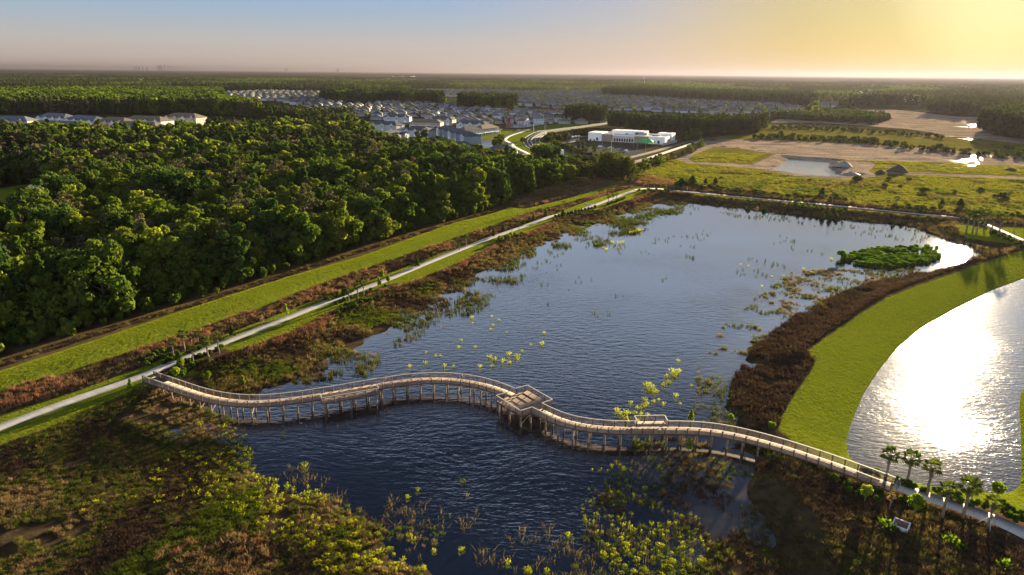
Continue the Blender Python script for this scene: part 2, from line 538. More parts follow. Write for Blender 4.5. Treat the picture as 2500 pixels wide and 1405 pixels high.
# big lawn between the marsh and the lower pond
LAWN.append(PG([(2700, 560), (2500, 614), (2402, 645), (2316, 676), (2231, 706), (2162, 734), (2094, 775), (2026, 823), (1957, 874), (1992, 888), (1978, 911), (1947, 959), (1930, 981), (1904, 1031), (1904, 1055),
                (1935, 1080), (1990, 1105), (2080, 1130), (2180, 1160), (2260, 1192), (2340, 1210), (2420, 1225), (2500, 1262), (2700, 1330), (2900, 900)], 1.2))
# roadside lawns in the middle distance
LAWN.append(PG([(1100, 372), (1185, 352), (1225, 330), (1270, 318), (1330, 306), (1480, 296), (1478, 306), (1400, 316), (1320, 330), (1312, 345), (1340, 362), (1375, 372), (1420, 380), (1370, 390), (1250, 398), (1130, 400)]))
LAWN.append(PG([(1065, 330), (1140, 322), (1215, 316), (1260, 316), (1230, 336), (1232, 350), (1255, 372), (1150, 372), (1080, 345)]))
LAWN.append(PG([(1870, 280), (1905, 272), (2010, 262), (2000, 266), (1910, 278), (1880, 284)]))
LAWN.append(CLEARG)
FIELD = PG([(1560, 440), (1570, 415), (1660, 375), (1730, 345), (1850, 338), (2100, 352), (2500, 372), (2700, 380), (2700, 545), (2500, 540), (2330, 520), (2060, 497), (1800, 473), (1640, 458)])
FIELD2 = PG([(1700, 345), (1830, 318), (1880, 305), (2000, 308), (2200, 325), (2500, 352), (2700, 370), (2700, 392), (2500, 378), (2300, 362), (2100, 350), (1900, 345)])
DIRT = [PG([(1690, 350), (1760, 340), (1880, 343), (2100, 352), (2300, 366), (2500, 385), (2700, 400), (2700, 420), (2500, 407), (2300, 398), (2110, 392), (2080, 392), (1900, 378), (1800, 362), (1720, 358)]),
        PG([(1650, 388), (1700, 366), (1722, 358), (1745, 358), (1700, 376), (1680, 388), (1690, 396), (1800, 400), (1870, 408), (1860, 415), (1790, 407), (1680, 399)]),
        PG([(1838, 402), (1900, 375), (1960, 374), (2045, 392), (2110, 394), (2140, 400), (2120, 420), (2150, 432), (2110, 436), (2050, 440), (1940, 430), (1870, 418)]),
        PG([(2110, 420), (2180, 418), (2500, 432), (2700, 441), (2700, 447), (2500, 438), (2180, 425)]),
        PG([(1880, 300), (1900, 290), (2010, 293), (2140, 302), (2250, 312), (2390, 326), (2500, 340), (2700, 356), (2700, 368), (2500, 352), (2340, 335), (2220, 316), (2120, 308), (1990, 300)]),
        PG([(2010, 268), (2180, 268), (2250, 275), (2330, 285), (2420, 288), (2470, 298), (2440, 318), (2420, 330), (2330, 322), (2230, 312), (2140, 303), (2180, 290), (2100, 282), (2010, 276)]),
        PG([(330, 221), (369, 220), (369, 226), (330, 227)]), PG([(405, 219), (428, 219), (428, 226), (405, 227)])]
BROWN = [PG([(1262, 505), (1242, 500), (1300, 476), (1380, 445), (1480, 430), (1540, 432), (1520, 446), (1480, 454), (1400, 479), (1345, 494), (1275, 510)]),
         PG([(1545, 428), (1560, 425), (1645, 446), (1640, 455), (1570, 452), (1540, 450)])]
MULCH = [PG([(2090, 1140), (2180, 1172), (2260, 1195), (2340, 1215), (2420, 1232), (2500, 1275), (2700, 1360), (2700, 1420), (2500, 1335), (2420, 1305), (2330, 1280), (2250, 1250), (2180, 1220), (2100, 1190), (2020, 1160)], 1.8),
         PG([(372, 905), (440, 874), (545, 848), (560, 860), (535, 878), (500, 890), (455, 908), (420, 922), (385, 928)]),
         PG([(822, 762), (840, 745), (930, 700), (975, 690), (968, 705), (936, 717), (876, 747)]),
         PG([(1211, 592), (1240, 578), (1300, 566), (1302, 570), (1222, 600)]),
         PG([(1345, 540), (1380, 525), (1455, 516), (1458, 520), (1400, 533), (1358, 546)]),
         PG([(1575, 470), (1600, 465), (1650, 470), (1656, 475), (1610, 474)]), PG([(1940, 500), (1990, 504), (2068, 512), (2066, 516), (1990, 513)])]
ASPH = [PG([(1400, 352), (1440, 345), (1530, 360), (1590, 372), (1545, 384), (1450, 380), (1405, 368)])]

# ------------------------------------------------------------------ the ground, one sheet
def axis(lo, hi, step, far, g):
    a = list(np.arange(lo, hi, step))
    s = step
    while a[-1] < far:
        s *= g
        a.append(a[-1] + s)
    return a


ys = np.array(axis(18, 470, 1.2, 48000, 1.022))
xp = np.array(axis(0, 270, 1.35, 48000, 1.06))
xs = np.concatenate((-xp[:0:-1], xp))
XX, YY = np.meshgrid(xs, ys)


def lim(poly, X, Y, far=-60.0, pad=60):
    """signed distance near the outline only"""
    d = np.full(X.shape, far)
    lo, hi = poly.min(0) - pad, poly.max(0) + pad
    k = (X > lo[0]) & (X < hi[0]) & (Y > lo[1]) & (Y < hi[1])
    d[k] = sdf(poly, X[k], Y[k])
    return d


def many(polys, X, Y):
    d = lim(polys[0], X, Y)
    for p in polys[1:]:
        d = np.maximum(d, lim(p, X, Y))
    return d


def height(X, Y, full=False):
    X = np.asarray(X, float); Y = np.asarray(Y, float)
    dm, do, dp, dr, db = (lim(p, X, Y) for p in (MARSH, OPEN, POND, RPOND, BERM))
    z = np.full(X.shape, 1.8)
    z = z - 1.62 * smooth(0, 7, dm)
    z = z - 0.75 * smooth(-5, 6, do + 9 * (fbm(X, Y, 8, 6) - .5) * (do > -50))
    z = z + (fbm(X, Y, 9, 1) - 0.52) * 0.55 * smooth(2, 9, dm)
    t = np.clip(-dp / 13.0, 0, 1)
    z = np.where(dp > 0, np.maximum(-1.5, -0.3 * dp), np.where(dp > -13, np.minimum(z, 1.8 * t ** 0.85 + 0.0), z))
    z = z + 1.1 * smooth(0.2, 4.2, db) * (dm < 0)
    tr = np.clip(-dr / 9.0, 0, 1)
    z = np.where(dr > 0, -0.8, np.where(dr > -9, 0.2 + 1.75 * tr ** 0.8, z))
    z = np.where((dr <= -9) & (dr > -22), np.maximum(z, 1.8 + 0.35 * (1 - (-dr - 9) / 13)), z)
    rough = smooth(470, 300, Y) * 0 + 0.10
    z = z + (fbm(X, Y, 4, 3) - 0.5) * rough * (dm < 1) * (dp < -14) * (Y < 600)
    return z


ZZ = height(XX, YY)
nY, nX = XX.shape
V = np.stack((XX.ravel(), YY.ravel(), ZZ.ravel()), 1)
ii = np.arange(nY * nX).reshape(nY, nX)
Q = np.stack((ii[:-1, :-1].ravel(), ii[:-1, 1:].ravel(), ii[1:, 1:].ravel(), ii[1:, :-1].ravel()), 1)
A = {'lawn': many(LAWN, XX, YY), 'field': np.maximum(lim(FIELD, XX, YY), lim(FIELD2, XX, YY)), 'dirt': many(DIRT, XX, YY),
     'brown': many(BROWN, XX, YY), 'mulch': many(MULCH, XX, YY), 'marsh': lim(MARSH, XX, YY), 'asph': many(ASPH, XX, YY)}

gm, n, l, b = mat('ground')
tcg = n.new('ShaderNodeTexCoord')


def nz(scale, detail=4, rough=0.6):
    x = n.new('ShaderNodeTexNoise')
    x.inputs['Scale'].default_value = scale; x.inputs['Detail'].default_value = detail; x.inputs['Roughness'].default_value = rough
    l.new(tcg.outputs['Object'], x.inputs['Vector'])
    return x


nA, nB, nC, nD = nz(0.05), nz(0.45, 5), nz(2.2, 5, 0.7), nz(0.012, 5)


def two(src, c1, c2, lo=0.38, hi=0.62):
    r = ramp(n, [(lo, c1), (hi, c2)])
    l.new(src.outputs[0], r.inputs[0])
    return r.outputs[0]


def mixc(f, a, b_, mode='MIX'):
    x = n.new('ShaderNodeMix'); x.data_type = 'RGBA'; x.blend_type = mode
    if isinstance(f, float): x.inputs[0].default_value = f
    else: l.new(f, x.inputs[0])
    l.new(a, x.inputs[6]); l.new(b_, x.inputs[7])
    return x.outputs[2]


def mask(name, amp, soft):
    a = n.new('ShaderNodeAttribute'); a.attribute_name = name
    m1 = n.new('ShaderNodeMath'); m1.operation = 'MULTIPLY_ADD'
    sb = n.new('ShaderNodeMath'); sb.operation = 'SUBTRACT'; sb.inputs[1].default_value = 0.5
    l.new(nB.outputs[0], sb.inputs[0])
    l.new(sb.outputs[0], m1.inputs[0]); m1.inputs[1].default_value = amp
    l.new(a.outputs['Fac'], m1.inputs[2])
    mr = n.new('ShaderNodeMapRange'); mr.inputs[1].default_value = -soft; mr.inputs[2].default_value = soft
    l.new(m1.outputs[0], mr.inputs[0])
    return mr.outputs[0]


base = mixc(0.5, two(nB, (0.055, 0.040, 0.020), (0.105, 0.075, 0.038)), two(nC, (0.045, 0.035, 0.018), (0.10, 0.075, 0.035)))
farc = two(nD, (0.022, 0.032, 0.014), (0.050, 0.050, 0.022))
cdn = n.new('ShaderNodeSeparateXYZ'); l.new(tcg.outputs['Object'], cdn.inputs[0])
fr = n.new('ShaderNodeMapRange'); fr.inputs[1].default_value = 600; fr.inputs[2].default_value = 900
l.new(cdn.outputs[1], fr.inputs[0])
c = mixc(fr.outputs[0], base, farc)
mud = two(nB, (0.030, 0.022, 0.013), (0.065, 0.048, 0.026))
c = mixc(mask('marsh', 2.0, 0.6), c, mud)
fieldc = mixc(0.5, two(nB, (0.085, 0.085, 0.016), (0.20, 0.18, 0.028)), two(nA, (0.11, 0.10, 0.018), (0.21, 0.19, 0.028)))
fieldc = mixc(two(nC, (0, 0, 0), (0.55, 0.55, 0.55), 0.40, 0.62), fieldc, two(nB, (0.035, 0.040, 0.012), (0.07, 0.06, 0.02)))
c = mixc(mask('field', 6.0, 0.8), c, fieldc)
c = mixc(mask('brown', 3.0, 0.8), c, two(nC, (0.10, 0.06, 0.035), (0.22, 0.13, 0.08)))
lawnc = mixc(0.5, two(nB, (0.085, 0.125, 0.010), (0.135, 0.165, 0.012)), two(nC, (0.07, 0.11, 0.010), (0.15, 0.185, 0.014)))
lawnc = mixc(two(nA, (0, 0, 0), (0.35, 0.35, 0.35), 0.35, 0.7), lawnc, two(nB, (0.15, 0.15, 0.018), (0.17, 0.17, 0.02)))
c = mixc(mask('lawn', 1.2, 0.35), c, lawnc)
c = mixc(mask('mulch', 0.8, 0.3), c, two(nC, (0.035, 0.020, 0.014), (0.09, 0.052, 0.036)))
fm = n.new('ShaderNodeMapping'); fm.inputs['Scale'].default_value = (0.012, 0.16, 1); fm.inputs['Rotation'].default_value = (0, 0, rad(-14))
l.new(tcg.outputs['Object'], fm.inputs['Vector'])
nF = n.new('ShaderNodeTexNoise'); nF.inputs['Scale'].default_value = 1.0; nF.inputs['Detail'].default_value = 4
l.new(fm.outputs[0], nF.inputs['Vector'])
dirtc = mixc(0.55, two(nA, (0.20, 0.165, 0.13), (0.46, 0.35, 0.25)), two(nB, (0.10, 0.085, 0.07), (0.34, 0.26, 0.185)))
dirtc = mixc(two(nF, (0, 0, 0), (0.9, 0.9, 0.9), 0.54, 0.66), dirtc, two(nB, (0.06, 0.05, 0.045), (0.12, 0.10, 0.085)))
c = mixc(mask('dirt', 5.0, 0.7), c, dirtc)
c = mixc(mask('asph', 0.5, 0.3), c, two(nB, (0.07, 0.07, 0.07), (0.10, 0.10, 0.10)))
l.new(c, b.inputs['Base Color'])
b.inputs['Roughness'].default_value = 0.95
b.inputs['Specular IOR Level'].default_value = 0.0
bu = n.new('ShaderNodeBump'); bu.inputs['Strength'].default_value = 0.45; bu.inputs['Distance'].default_value = 0.25
l.new(nC.outputs[0], bu.inputs['Height'])
l.new(bu.outputs[0], b.inputs['Normal'])
ground = ob('ground', me('ground', V, Q, gm, True, A), kind='structure')


# ------------------------------------------------------------------ water
def watermat(name, body, rough, s1, a1, s2, a2, rot, dist=1.5, stretch=2.6, spec=0.5, ior=1.5, body2=None):
    m, n, l, b = mat(name)
    b.inputs['Base Color'].default_value = (*body, 1)
    if body2:        # pale sediment shows through where the water is shallow
        sa = n.new('ShaderNodeAttribute'); sa.attribute_name = 'shal'
        sm = n.new('ShaderNodeMix'); sm.data_type = 'RGBA'
        l.new(sa.outputs['Fac'], sm.inputs[0]); sm.inputs[6].default_value = (*body, 1); sm.inputs[7].default_value = (*body2, 1)
        l.new(sm.outputs[2], b.inputs['Base Color'])
    b.inputs['Roughness'].default_value = rough
    b.inputs['IOR'].default_value = ior
    b.inputs['Specular IOR Level'].default_value = spec
    t = n.new('ShaderNodeTexCoord')
    mp = n.new('ShaderNodeMapping'); mp.inputs['Rotation'].default_value = (0, 0, rot)
    mp.inputs['Scale'].default_value = (1.0 / stretch, 1, 1)
    wv = n.new('ShaderNodeTexNoise'); wv.inputs['Scale'].default_value = 0.035; wv.inputs['Detail'].default_value = 1
    l.new(t.outputs['Object'], wv.inputs['Vector'])
    vm = n.new('ShaderNodeVectorMath'); vm.operation = 'MULTIPLY_ADD'; vm.inputs[1].default_value = (9, 9, 0)
    l.new(wv.outputs['Color'], vm.inputs[0]); l.new(t.outputs['Object'], vm.inputs[2])
    l.new(vm.outputs[0], mp.inputs['Vector'])
    hs = None
    for s, a, d in ((s1, a1, 2), (s2, a2, 3)):
        x = n.new('ShaderNodeTexNoise'); x.inputs['Scale'].default_value = s; x.inputs['Detail'].default_value = d
        x.inputs['Roughness'].default_value = 0.55
        l.new(mp.outputs[0], x.inputs['Vector'])
        g = n.new('ShaderNodeMath'); g.operation = 'MULTIPLY'; g.inputs[1].default_value = a
        l.new(x.outputs[0], g.inputs[0])
        if hs is None: hs = g.outputs[0]
        else:
            q = n.new('ShaderNodeMath'); l.new(hs, q.inputs[0]); l.new(g.outputs[0], q.inputs[1]); hs = q.outputs[0]
    # wind lulls: patches where the ripples die down
    lu = n.new('ShaderNodeTexNoise'); lu.inputs['Scale'].default_value = 0.02; lu.inputs['Detail'].default_value = 3
    l.new(t.outputs['Object'], lu.inputs['Vector'])
    lr = n.new('ShaderNodeMapRange'); lr.inputs[1].default_value = 0.32; lr.inputs[2].default_value = 0.6; lr.inputs[3].default_value = 0.22; lr.inputs[4].default_value = 1.0
    l.new(lu.outputs[0], lr.inputs[0])
    at = n.new('ShaderNodeAttribute'); at.attribute_name = 'calm'
    ml = n.new('ShaderNodeMath'); ml.operation = 'MULTIPLY'
    l.new(lr.outputs[0], ml.inputs[0]); l.new(at.outputs['Fac'], ml.inputs[1])
    bu = n.new('ShaderNodeBump'); bu.inputs['Distance'].default_value = dist
    l.new(ml.outputs[0], bu.inputs['Strength'])
    l.new(hs, bu.inputs['Height'])
    l.new(bu.outputs[0], b.inputs['Normal'])
    return m


M['lake'] = watermat('lake water', (0.003, 0.005, 0.010), 0.05, 1.0, 0.085, 3.0, 0.026, rad(10), ior=3.1, body2=(0.055, 0.054, 0.052))
M['pond'] = watermat('pond water', (0.010, 0.012, 0.018), 0.10, 1.1, 0.058, 4.0, 0.032, rad(4), ior=2.6)
M['still'] = watermat('still water', (0.015, 0.016, 0.02), 0.05, 0.5, 0.08, 2.5, 0.018, 0, ior=4.0)


def sheet(name, poly, z, m, calm=None, step=3.0, pad=2.0, shal=None):
    lo, hi = poly.min(0) - pad, poly.max(0) + pad
    gx, gy = np.arange(lo[0], hi[0] + step, step), np.arange(lo[1], hi[1] + step, step)
    X, Y = np.meshgrid(gx, gy)
    d = sdf(poly, X, Y)
    idx = np.arange(X.size).reshape(X.shape)
    k = d > -pad - step
    kk = k[:-1, :-1] & k[1:, :-1] & k[:-1, 1:] & k[1:, 1:]
    q = np.stack((idx[:-1, :-1][kk], idx[:-1, 1:][kk], idx[1:, 1:][kk], idx[1:, :-1][kk]), 1)
    used = np.unique(q)
    rm = np.full(X.size, -1); rm[used] = np.arange(len(used))
    v = np.stack((X.ravel()[used], Y.ravel()[used], np.full(len(used), z)), 1)
    c = np.ones(len(used)) if calm is None else calm(v[:, 0], v[:, 1])
    return ob(name, me(name, v, rm[q], m, True, {'calm': c, 'shal': np.zeros(len(used)) if shal is None else shal(v[:, 0], v[:, 1])}), kind='structure')


SHALLOW = PG([(1560, 1060), (1700, 1075), (1960, 1110), (2100, 1500), (1300, 1500), (1500, 1300), (1480, 1150)], 0)


def lake_calm(x, y):
    c = 1 - 0.93 * smooth(-6, 8, sdf(SHALLOW, x, y))
    c *= 0.25 + 0.75 * smooth(-4, 14, sdf(OPEN, x, y))
    c *= 1 - 0.6 * smooth(140, 300, y)
    return c


SHAL2 = PG([(1700, 1040), (1700, 900), (1760, 800), (1860, 720), (1990, 660), (2150, 650), (2200, 690), (2000, 760), (1900, 840), (1850, 900), (1830, 1010), (1780, 1050)], 0)
SHAL3 = PG([(1600, 1110), (1760, 1105), (1960, 1130), (2060, 1330), (2100, 1500), (1600, 1500), (1700, 1300), (1640, 1200)], 0)


def lake_shal(x, y):
    q = (fbm(x, y, 6, 2) - .5) * 8
    return np.maximum(smooth(-4, 5, sdf(SHAL3, x, y) + q), .6 * smooth(-3, 6, sdf(SHAL2, x, y) + q))


sheet('lake', MARSH, 0.0, M['lake'], lake_calm, 2.5, 2.0, lake_shal)
sheet('pond', POND, 0.0, M['pond'], None, 3.0, 3.0)
M['basin'] = watermat('basin water', (0.10, 0.11, 0.12), 0.12, 0.7, 0.16, 2.5, 0.05, 0, ior=4.5)
sheet('retention_pond', RPOND, 0.2, M['basin'], None, 4.0, 3.0)


def blob_sheet(name, poly, z, m):
    c = poly.mean(0)
    k = len(poly)
    return ob(name, me(name, np.c_[poly, np.full(k, z)], [np.arange(k)[None, :]], m, attrs={'calm': np.ones(k)}), kind='structure')


for nm, pts in (('town_pond', [(995, 291), (1020, 290), (1043, 290), (1044, 298), (1020, 300), (1008, 299)]),
                ('town_pond', [(1155, 346), (1180, 341), (1203, 340), (1199, 350), (1208, 357), (1190, 364), (1178, 366), (1165, 356)]),
                ('town_pond', [(1235, 311), (1250, 304), (1300, 303), (1345, 302), (1320, 306), (1280, 312), (1245, 313)]),
                ('town_pond', [(1357, 346), (1366, 334), (1392, 334), (1390, 338), (1376, 345)]),
                ('town_pond', [(1430, 315), (1470, 313), (1466, 316), (1432, 317)]),
                ('far_pond', [(2022, 259), (2105, 258), (2106, 263), (2030, 262)])):
    blob_sheet(nm, PG(pts), 1.9, M['still'])

# puddles left on the cleared land
pud = [(2440, 293, 34, 4), (2395, 299, 12, 2), (2340, 310, 30, 4), (2372, 306, 18, 3), (2300, 333, 60, 5), (2380, 341, 50, 4), (2200, 278, 26, 3), (2225, 285, 30, 3), (2190, 290, 22, 3), (2250, 272, 22, 2), (2270, 289, 16, 2),
       (2130, 304, 30, 3), (2080, 302, 34, 3), (1985, 301, 24, 2), (2385, 387, 30, 3), (2365, 391, 26, 3), (2330, 394, 30, 3), (2310, 391, 20, 2), (2230, 397, 24, 2), (2300, 403, 20, 3), (2370, 405, 24, 2), (2335, 410, 30, 3),
       (2460, 386, 30, 2), (2480, 379, 24, 2), (2410, 381, 20, 2), (2180, 389, 34, 3), (2150, 392, 30, 3), (2120, 388, 40, 3), (2170, 363, 20, 2), (2280, 373, 26, 2), (1765, 358, 18, 2), (1838, 362, 14, 2), (1855, 368, 14, 2), (1800, 361, 10, 2), (2170, 405, 24, 2),
       (1655, 432, 34, 4), (1615, 436, 30, 3), (1440, 500, 22, 3), (2330, 298, 14, 2), (2410, 303, 14, 2)]
prn = random.Random(11)
prs = random.Random(5)
for _ in range(70):
    q = prs.choice([(2130, 2200, 384, 396), (2260, 2480, 380, 392), (2260, 2390, 393, 408), (2200, 2280, 274, 292), (2310, 2430, 296, 312), (2200, 2400, 333, 342), (2180, 2300, 366, 376)])
    x_ = prs.uniform(q[0], q[1]); y_ = prs.uniform(q[2], q[3])
    pud.append((x_, y_, prs.uniform(4, 14), prs.uniform(.8, 1.6)))
for px, py, wd, hp in pud:
    c0 = G(px, py)
    wx = wd / 2 * np.hypot(*c0) / F * 1.0
    wy = abs(G(px, py - hp / 2)[1] - G(px, py + hp / 2)[1]) / 2 * .8
    pts = []
    for i in range(18):
        a = 2 * math.pi * i / 18
        r = (0.55 + 0.55 * prn.random()) * (1 + .25 * math.sin(2 * a + px) * math.sin(3 * a + py))
        pts.append((c0[0] + wx * r * math.cos(a), c0[1] + wy * r * math.sin(a)))
    zc = float(height(np.array([c0[0]]), np.array([c0[1]]))[0])
    blob_sheet('puddle', np.array(pts), max(zc, 1.8) + 0.09, M['still'])


# ------------------------------------------------------------------ paths and roads
def resample(P, step):
    P = np.asarray(P, float)
    n_ = len(P)
    out = []
    for i in range(n_ - 1):
        p0, p1, p2, p3 = P[max(i - 1, 0)], P[i], P[i + 1], P[min(i + 2, n_ - 1)]
        k = max(2, int(np.hypot(*(p2 - p1)[:2]) / step))
        for t in np.arange(k) / k:
            out.append(0.5 * ((2 * p1) + (-p0 + p2) * t + (2 * p0 - 5 * p1 + 4 * p2 - p3) * t * t + (-p0 + 3 * p1 - 3 * p2 + p3) * t ** 3))
    out.append(P[-1])
    return np.array(out)


def offs(C, d):
    T = np.gradient(C, axis=0)
    T /= np.linalg.norm(T, axis=1)[:, None] + 1e-9
    return C + np.stack((-T[:, 1], T[:, 0]), 1) * d


def ribbon(name, C, width, z, m, thick=0.03, kind='structure'):
    Lx, Rx = offs(C, width / 2), offs(C, -width / 2)
    k = len(C)
    run = np.concatenate(([0], np.cumsum(np.hypot(*np.diff(C, axis=0).T))))
    zz = np.full(k, z) if np.isscalar(z) else z
    v = np.concatenate((np.c_[Lx, zz], np.c_[Rx, zz], np.c_[Lx, zz - thick], np.c_[Rx, zz - thick]))
    i = np.arange(k - 1)
    q = np.concatenate((np.stack((i + k, i + 1 + k, i + 1, i), 1), np.stack((i, i + 1, i + 1 + 2 * k, i + 2 * k), 1), np.stack((i + 3 * k, i + 1 + 3 * k, i + 1 + k, i + k), 1)))
    return ob(name, me(name, v, q, m, attrs={'run': np.tile(run, 4)}), kind=kind)


M['concrete'] = plankmat('path concrete', (0.40, 0.395, 0.39), (0.33, 0.325, 0.32), 1.8, 0.012, 0.08)
M['asphalt'] = simple('asphalt', (0.11, 0.11, 0.11), (0.075, 0.075, 0.075), 0.2, rough=0.95, coord='Object', spec=0.05)
M['kerb'] = simple('kerb concrete', (0.50, 0.49, 0.46), (0.42, 0.41, 0.39), 0.5)
M['line'] = simple('road paint', (0.75, 0.70, 0.55), (0.65, 0.6, 0.45), 1)
pathL = resample(PG([(-300, 1180), (-150, 1105), (0, 1045), (160, 985), (345, 920), (440, 880), (560, 833), (660, 794), (760, 754), (860, 716), (940, 686), (1060, 636), (1180, 589), (1300, 546), (1340, 531), (1370, 524), (1405, 517), (1440, 506), (1470, 495), (1520, 476), (1550, 466)]), 2.0)
ribbon('path', pathL, 2.5, 1.9, M['concrete'])
pathR = resample(PG([(1552, 465), (1575, 462), (1610, 462.5), (1660, 467.5), (1800, 481), (1950, 495), (2060, 505), (2200, 519), (2330, 531), (2370, 538), (2400, 547), (2440, 564), (2500, 590), (2580, 620)]), 3.0)
ribbon('path', pathR, 3.0, 1.905, M['concrete'])
pathB = resample(PG([(2178, 1181), (2200, 1191), (2250, 1210), (2330, 1236), (2400, 1260), (2450, 1280), (2500, 1304), (2580, 1345), (2650, 1390)]), 1.0)
ribbon('path', pathB, 2.6, 1.9, M['concrete'])
foot = resample(PG([(1292, 317), (1262, 326), (1240, 334), (1231, 343), (1246, 351), (1254, 360), (1290, 378)]), 4)
ribbon('footpath', foot, 4.5, 1.93, M['concrete'], 0.05)
road1 = resample(PG([(1500, 299), (1470, 303), (1420, 310), (1370, 317), (1330, 323), (1309, 332), (1298, 342), (1302, 355), (1322, 367), (1345, 377), (1368, 385)]), 5)
ribbon('road', road1, 13.0, 1.96, M['asphalt'], 0.1)
ribbon('road', resample(PG([(1205, 316), (1240, 318), (1280, 319), (1325, 321)]), 5), 9.0, 1.965, M['asphalt'], 0.1)
ribbon('road', resample(PG([(1255, 379), (1300, 378), (1345, 379), (1372, 382)]), 5), 7.0, 1.97, M['asphalt'], 0.1)
ribbon('road', resample(PG([(1318, 354), (1350, 352), (1385, 350), (1396, 343), (1405, 337), (1440, 333)]), 5), 8.0, 1.97, M['asphalt'], 0.1)
ribbon('road', resample(PG([(1530, 388), (1600, 370), (1680, 347), (1730, 335)]), 6), 5.0, 1.96, M['asphalt'], 0.1)
ribbon('road', resample(PG([(1352, 354), (1372, 362), (1410, 374), (1450, 384)]), 5), 6.0, 1.95, M['asphalt'], 0.1)
ribbon('road', resample(PG([(1870, 283), (1910, 275), (2000, 265)]), 9), 9.0, 1.96, M['asphalt'], 0.1)
for s in (6.9, -6.9):
    ribbon('kerb', offs(road1, s), 0.35, 2.05, M['kerb'], 0.1)
for s in (0.25, -0.25, 3.4, -3.4):
    ribbon('road_line', offs(road1, s), 0.22, 1.968, M['line'], 0.004)
# ------------------------------------------------------------------ plants: meshes
def cards(C, Nn, size, r, aspect=1.0, bend=0.0):
    """leaf-cluster quads at C facing Nn"""
    k = len(C)
    Nn = Nn / (np.linalg.norm(Nn, axis=1)[:, None] + 1e-9)
    a = r.normal(size=(k, 3))
    U = np.cross(Nn, a); U /= np.linalg.norm(U, axis=1)[:, None] + 1e-9
    W = np.cross(Nn, U)
    s = (np.asarray(size) * np.ones(k))[:, None] / 2
    j = lambda: 1 + r.normal(size=(k, 1)) * 0.22
    v = np.stack((C - U * s * j() - W * s * aspect * j(), C + U * s * j() - W * s * aspect * j(), C + U * s * j() + W * s * aspect * j(), C - U * s * j() + W * s * aspect * j()), 1)
    return v.reshape(-1, 3), np.arange(4 * k).reshape(k, 4)


def crown(seed, R, z0, z1, nl=26, per=130, leaf=0.6, m='oak', shape='dome', fill=0.85, low=0.0):
    r = np.random.default_rng(seed)
    Cs, Ns, Ts, S = [], [], [], []
    hz = (z1 - z0)
    for i in range(nl):
        if shape == 'dome':
            u = r.random() ** 0.8
            th = i * 2.399 + r.normal() * 0.3
            rr = R * math.sqrt(max(0.02, 1 - (u * 0.92) ** 2)) * (0.42 + 0.66 * r.random())
            z = z0 + hz * (0.14 + (0.62 + 0.2 * r.random()) * u) if i > nl * 0.3 else z0 + hz * (0.05 + 0.35 * r.random())
            lr = R * (0.17 + 0.24 * r.random())
        elif shape == 'cone':
            u = (i + 0.5) / nl
            th = i * 2.399
            rr = R * (1.02 - u) * (0.45 + 0.4 * r.random())
            z = z0 + hz * (u * 0.95 + 0.03)
            lr = R * (0.42 - 0.24 * u)
        elif shape == 'pine':
            u = (i + 0.5) / nl
            th = i * 2.399
            rr = R * math.sin(math.pi * min(1, 0.15 + 0.8 * u)) * (0.4 + 0.5 * r.random())
            z = z0 + hz * u
            lr = R * (0.30 + 0.15 * r.random())
        else:
            d = r.normal(size=3); d /= np.linalg.norm(d)
            th = math.atan2(d[1], d[0]); rr = R * 0.62 * math.hypot(d[0], d[1])
            z = z0 + hz * (0.5 + 0.36 * d[2]); lr = R * 0.42
        c = np.array((rr * math.cos(th), rr * math.sin(th), z))
        d = r.normal(size=(per, 3)); d[:, 2] = d[:, 2] * 0.9 + 0.25
        d /= np.linalg.norm(d, axis=1)[:, None]
        p = c + d * lr * (0.72 + 0.38 * r.random((per, 1))) * np.array((1, 1, 0.8))
        nn = d + r.normal(size=(per, 3)) * 0.55
        Cs.append(p); Ns.append(nn); S.append(leaf * (0.6 + 0.8 * r.random(per)))
        Ts.append(np.repeat(np.clip(0.5 + r.normal() * 0.22 + r.normal(size=per) * 0.14, 0, 1), 4))
    C, Nn = np.concatenate(Cs), np.concatenate(Ns)
    v, f = cards(C, Nn, np.concatenate(S), r)
    v[:, 2] = np.maximum(v[:, 2], low)
    return me('crown', v, f, M[m], attrs={'tint': np.concatenate(Ts)})


def trunkmesh(seed, h, r0, m='bark', limbs=4, spread=3.0, h1=None):
    r = random.Random(seed)
    b = MB()
    h1 = h1 or h * 0.55
    pts = [(0, 0, -0.4)]
    for i in range(1, 5):
        t = i / 4
        pts.append((r.uniform(-.3, .3) * t, r.uniform(-.3, .3) * t, h * t))
    b.tube(pts, [r0 * (1.25 - 0.8 * i / 4) for i in range(5)], 7)
    for k in range(limbs):
        a = 2 * math.pi * k / limbs + r.uniform(-.4, .4)
        s = r.uniform(.7, 1.1) * spread
        z = h1 * r.uniform(.7, 1.0)
        b.tube([(0, 0, z), (s * .5 * math.cos(a), s * .5 * math.sin(a), z + s * .45), (s * math.cos(a), s * math.sin(a), z + s * 1.0)], [r0 * .55, r0 * .38, r0 * .15], 5)
    return b.mesh('trunk', M[m])


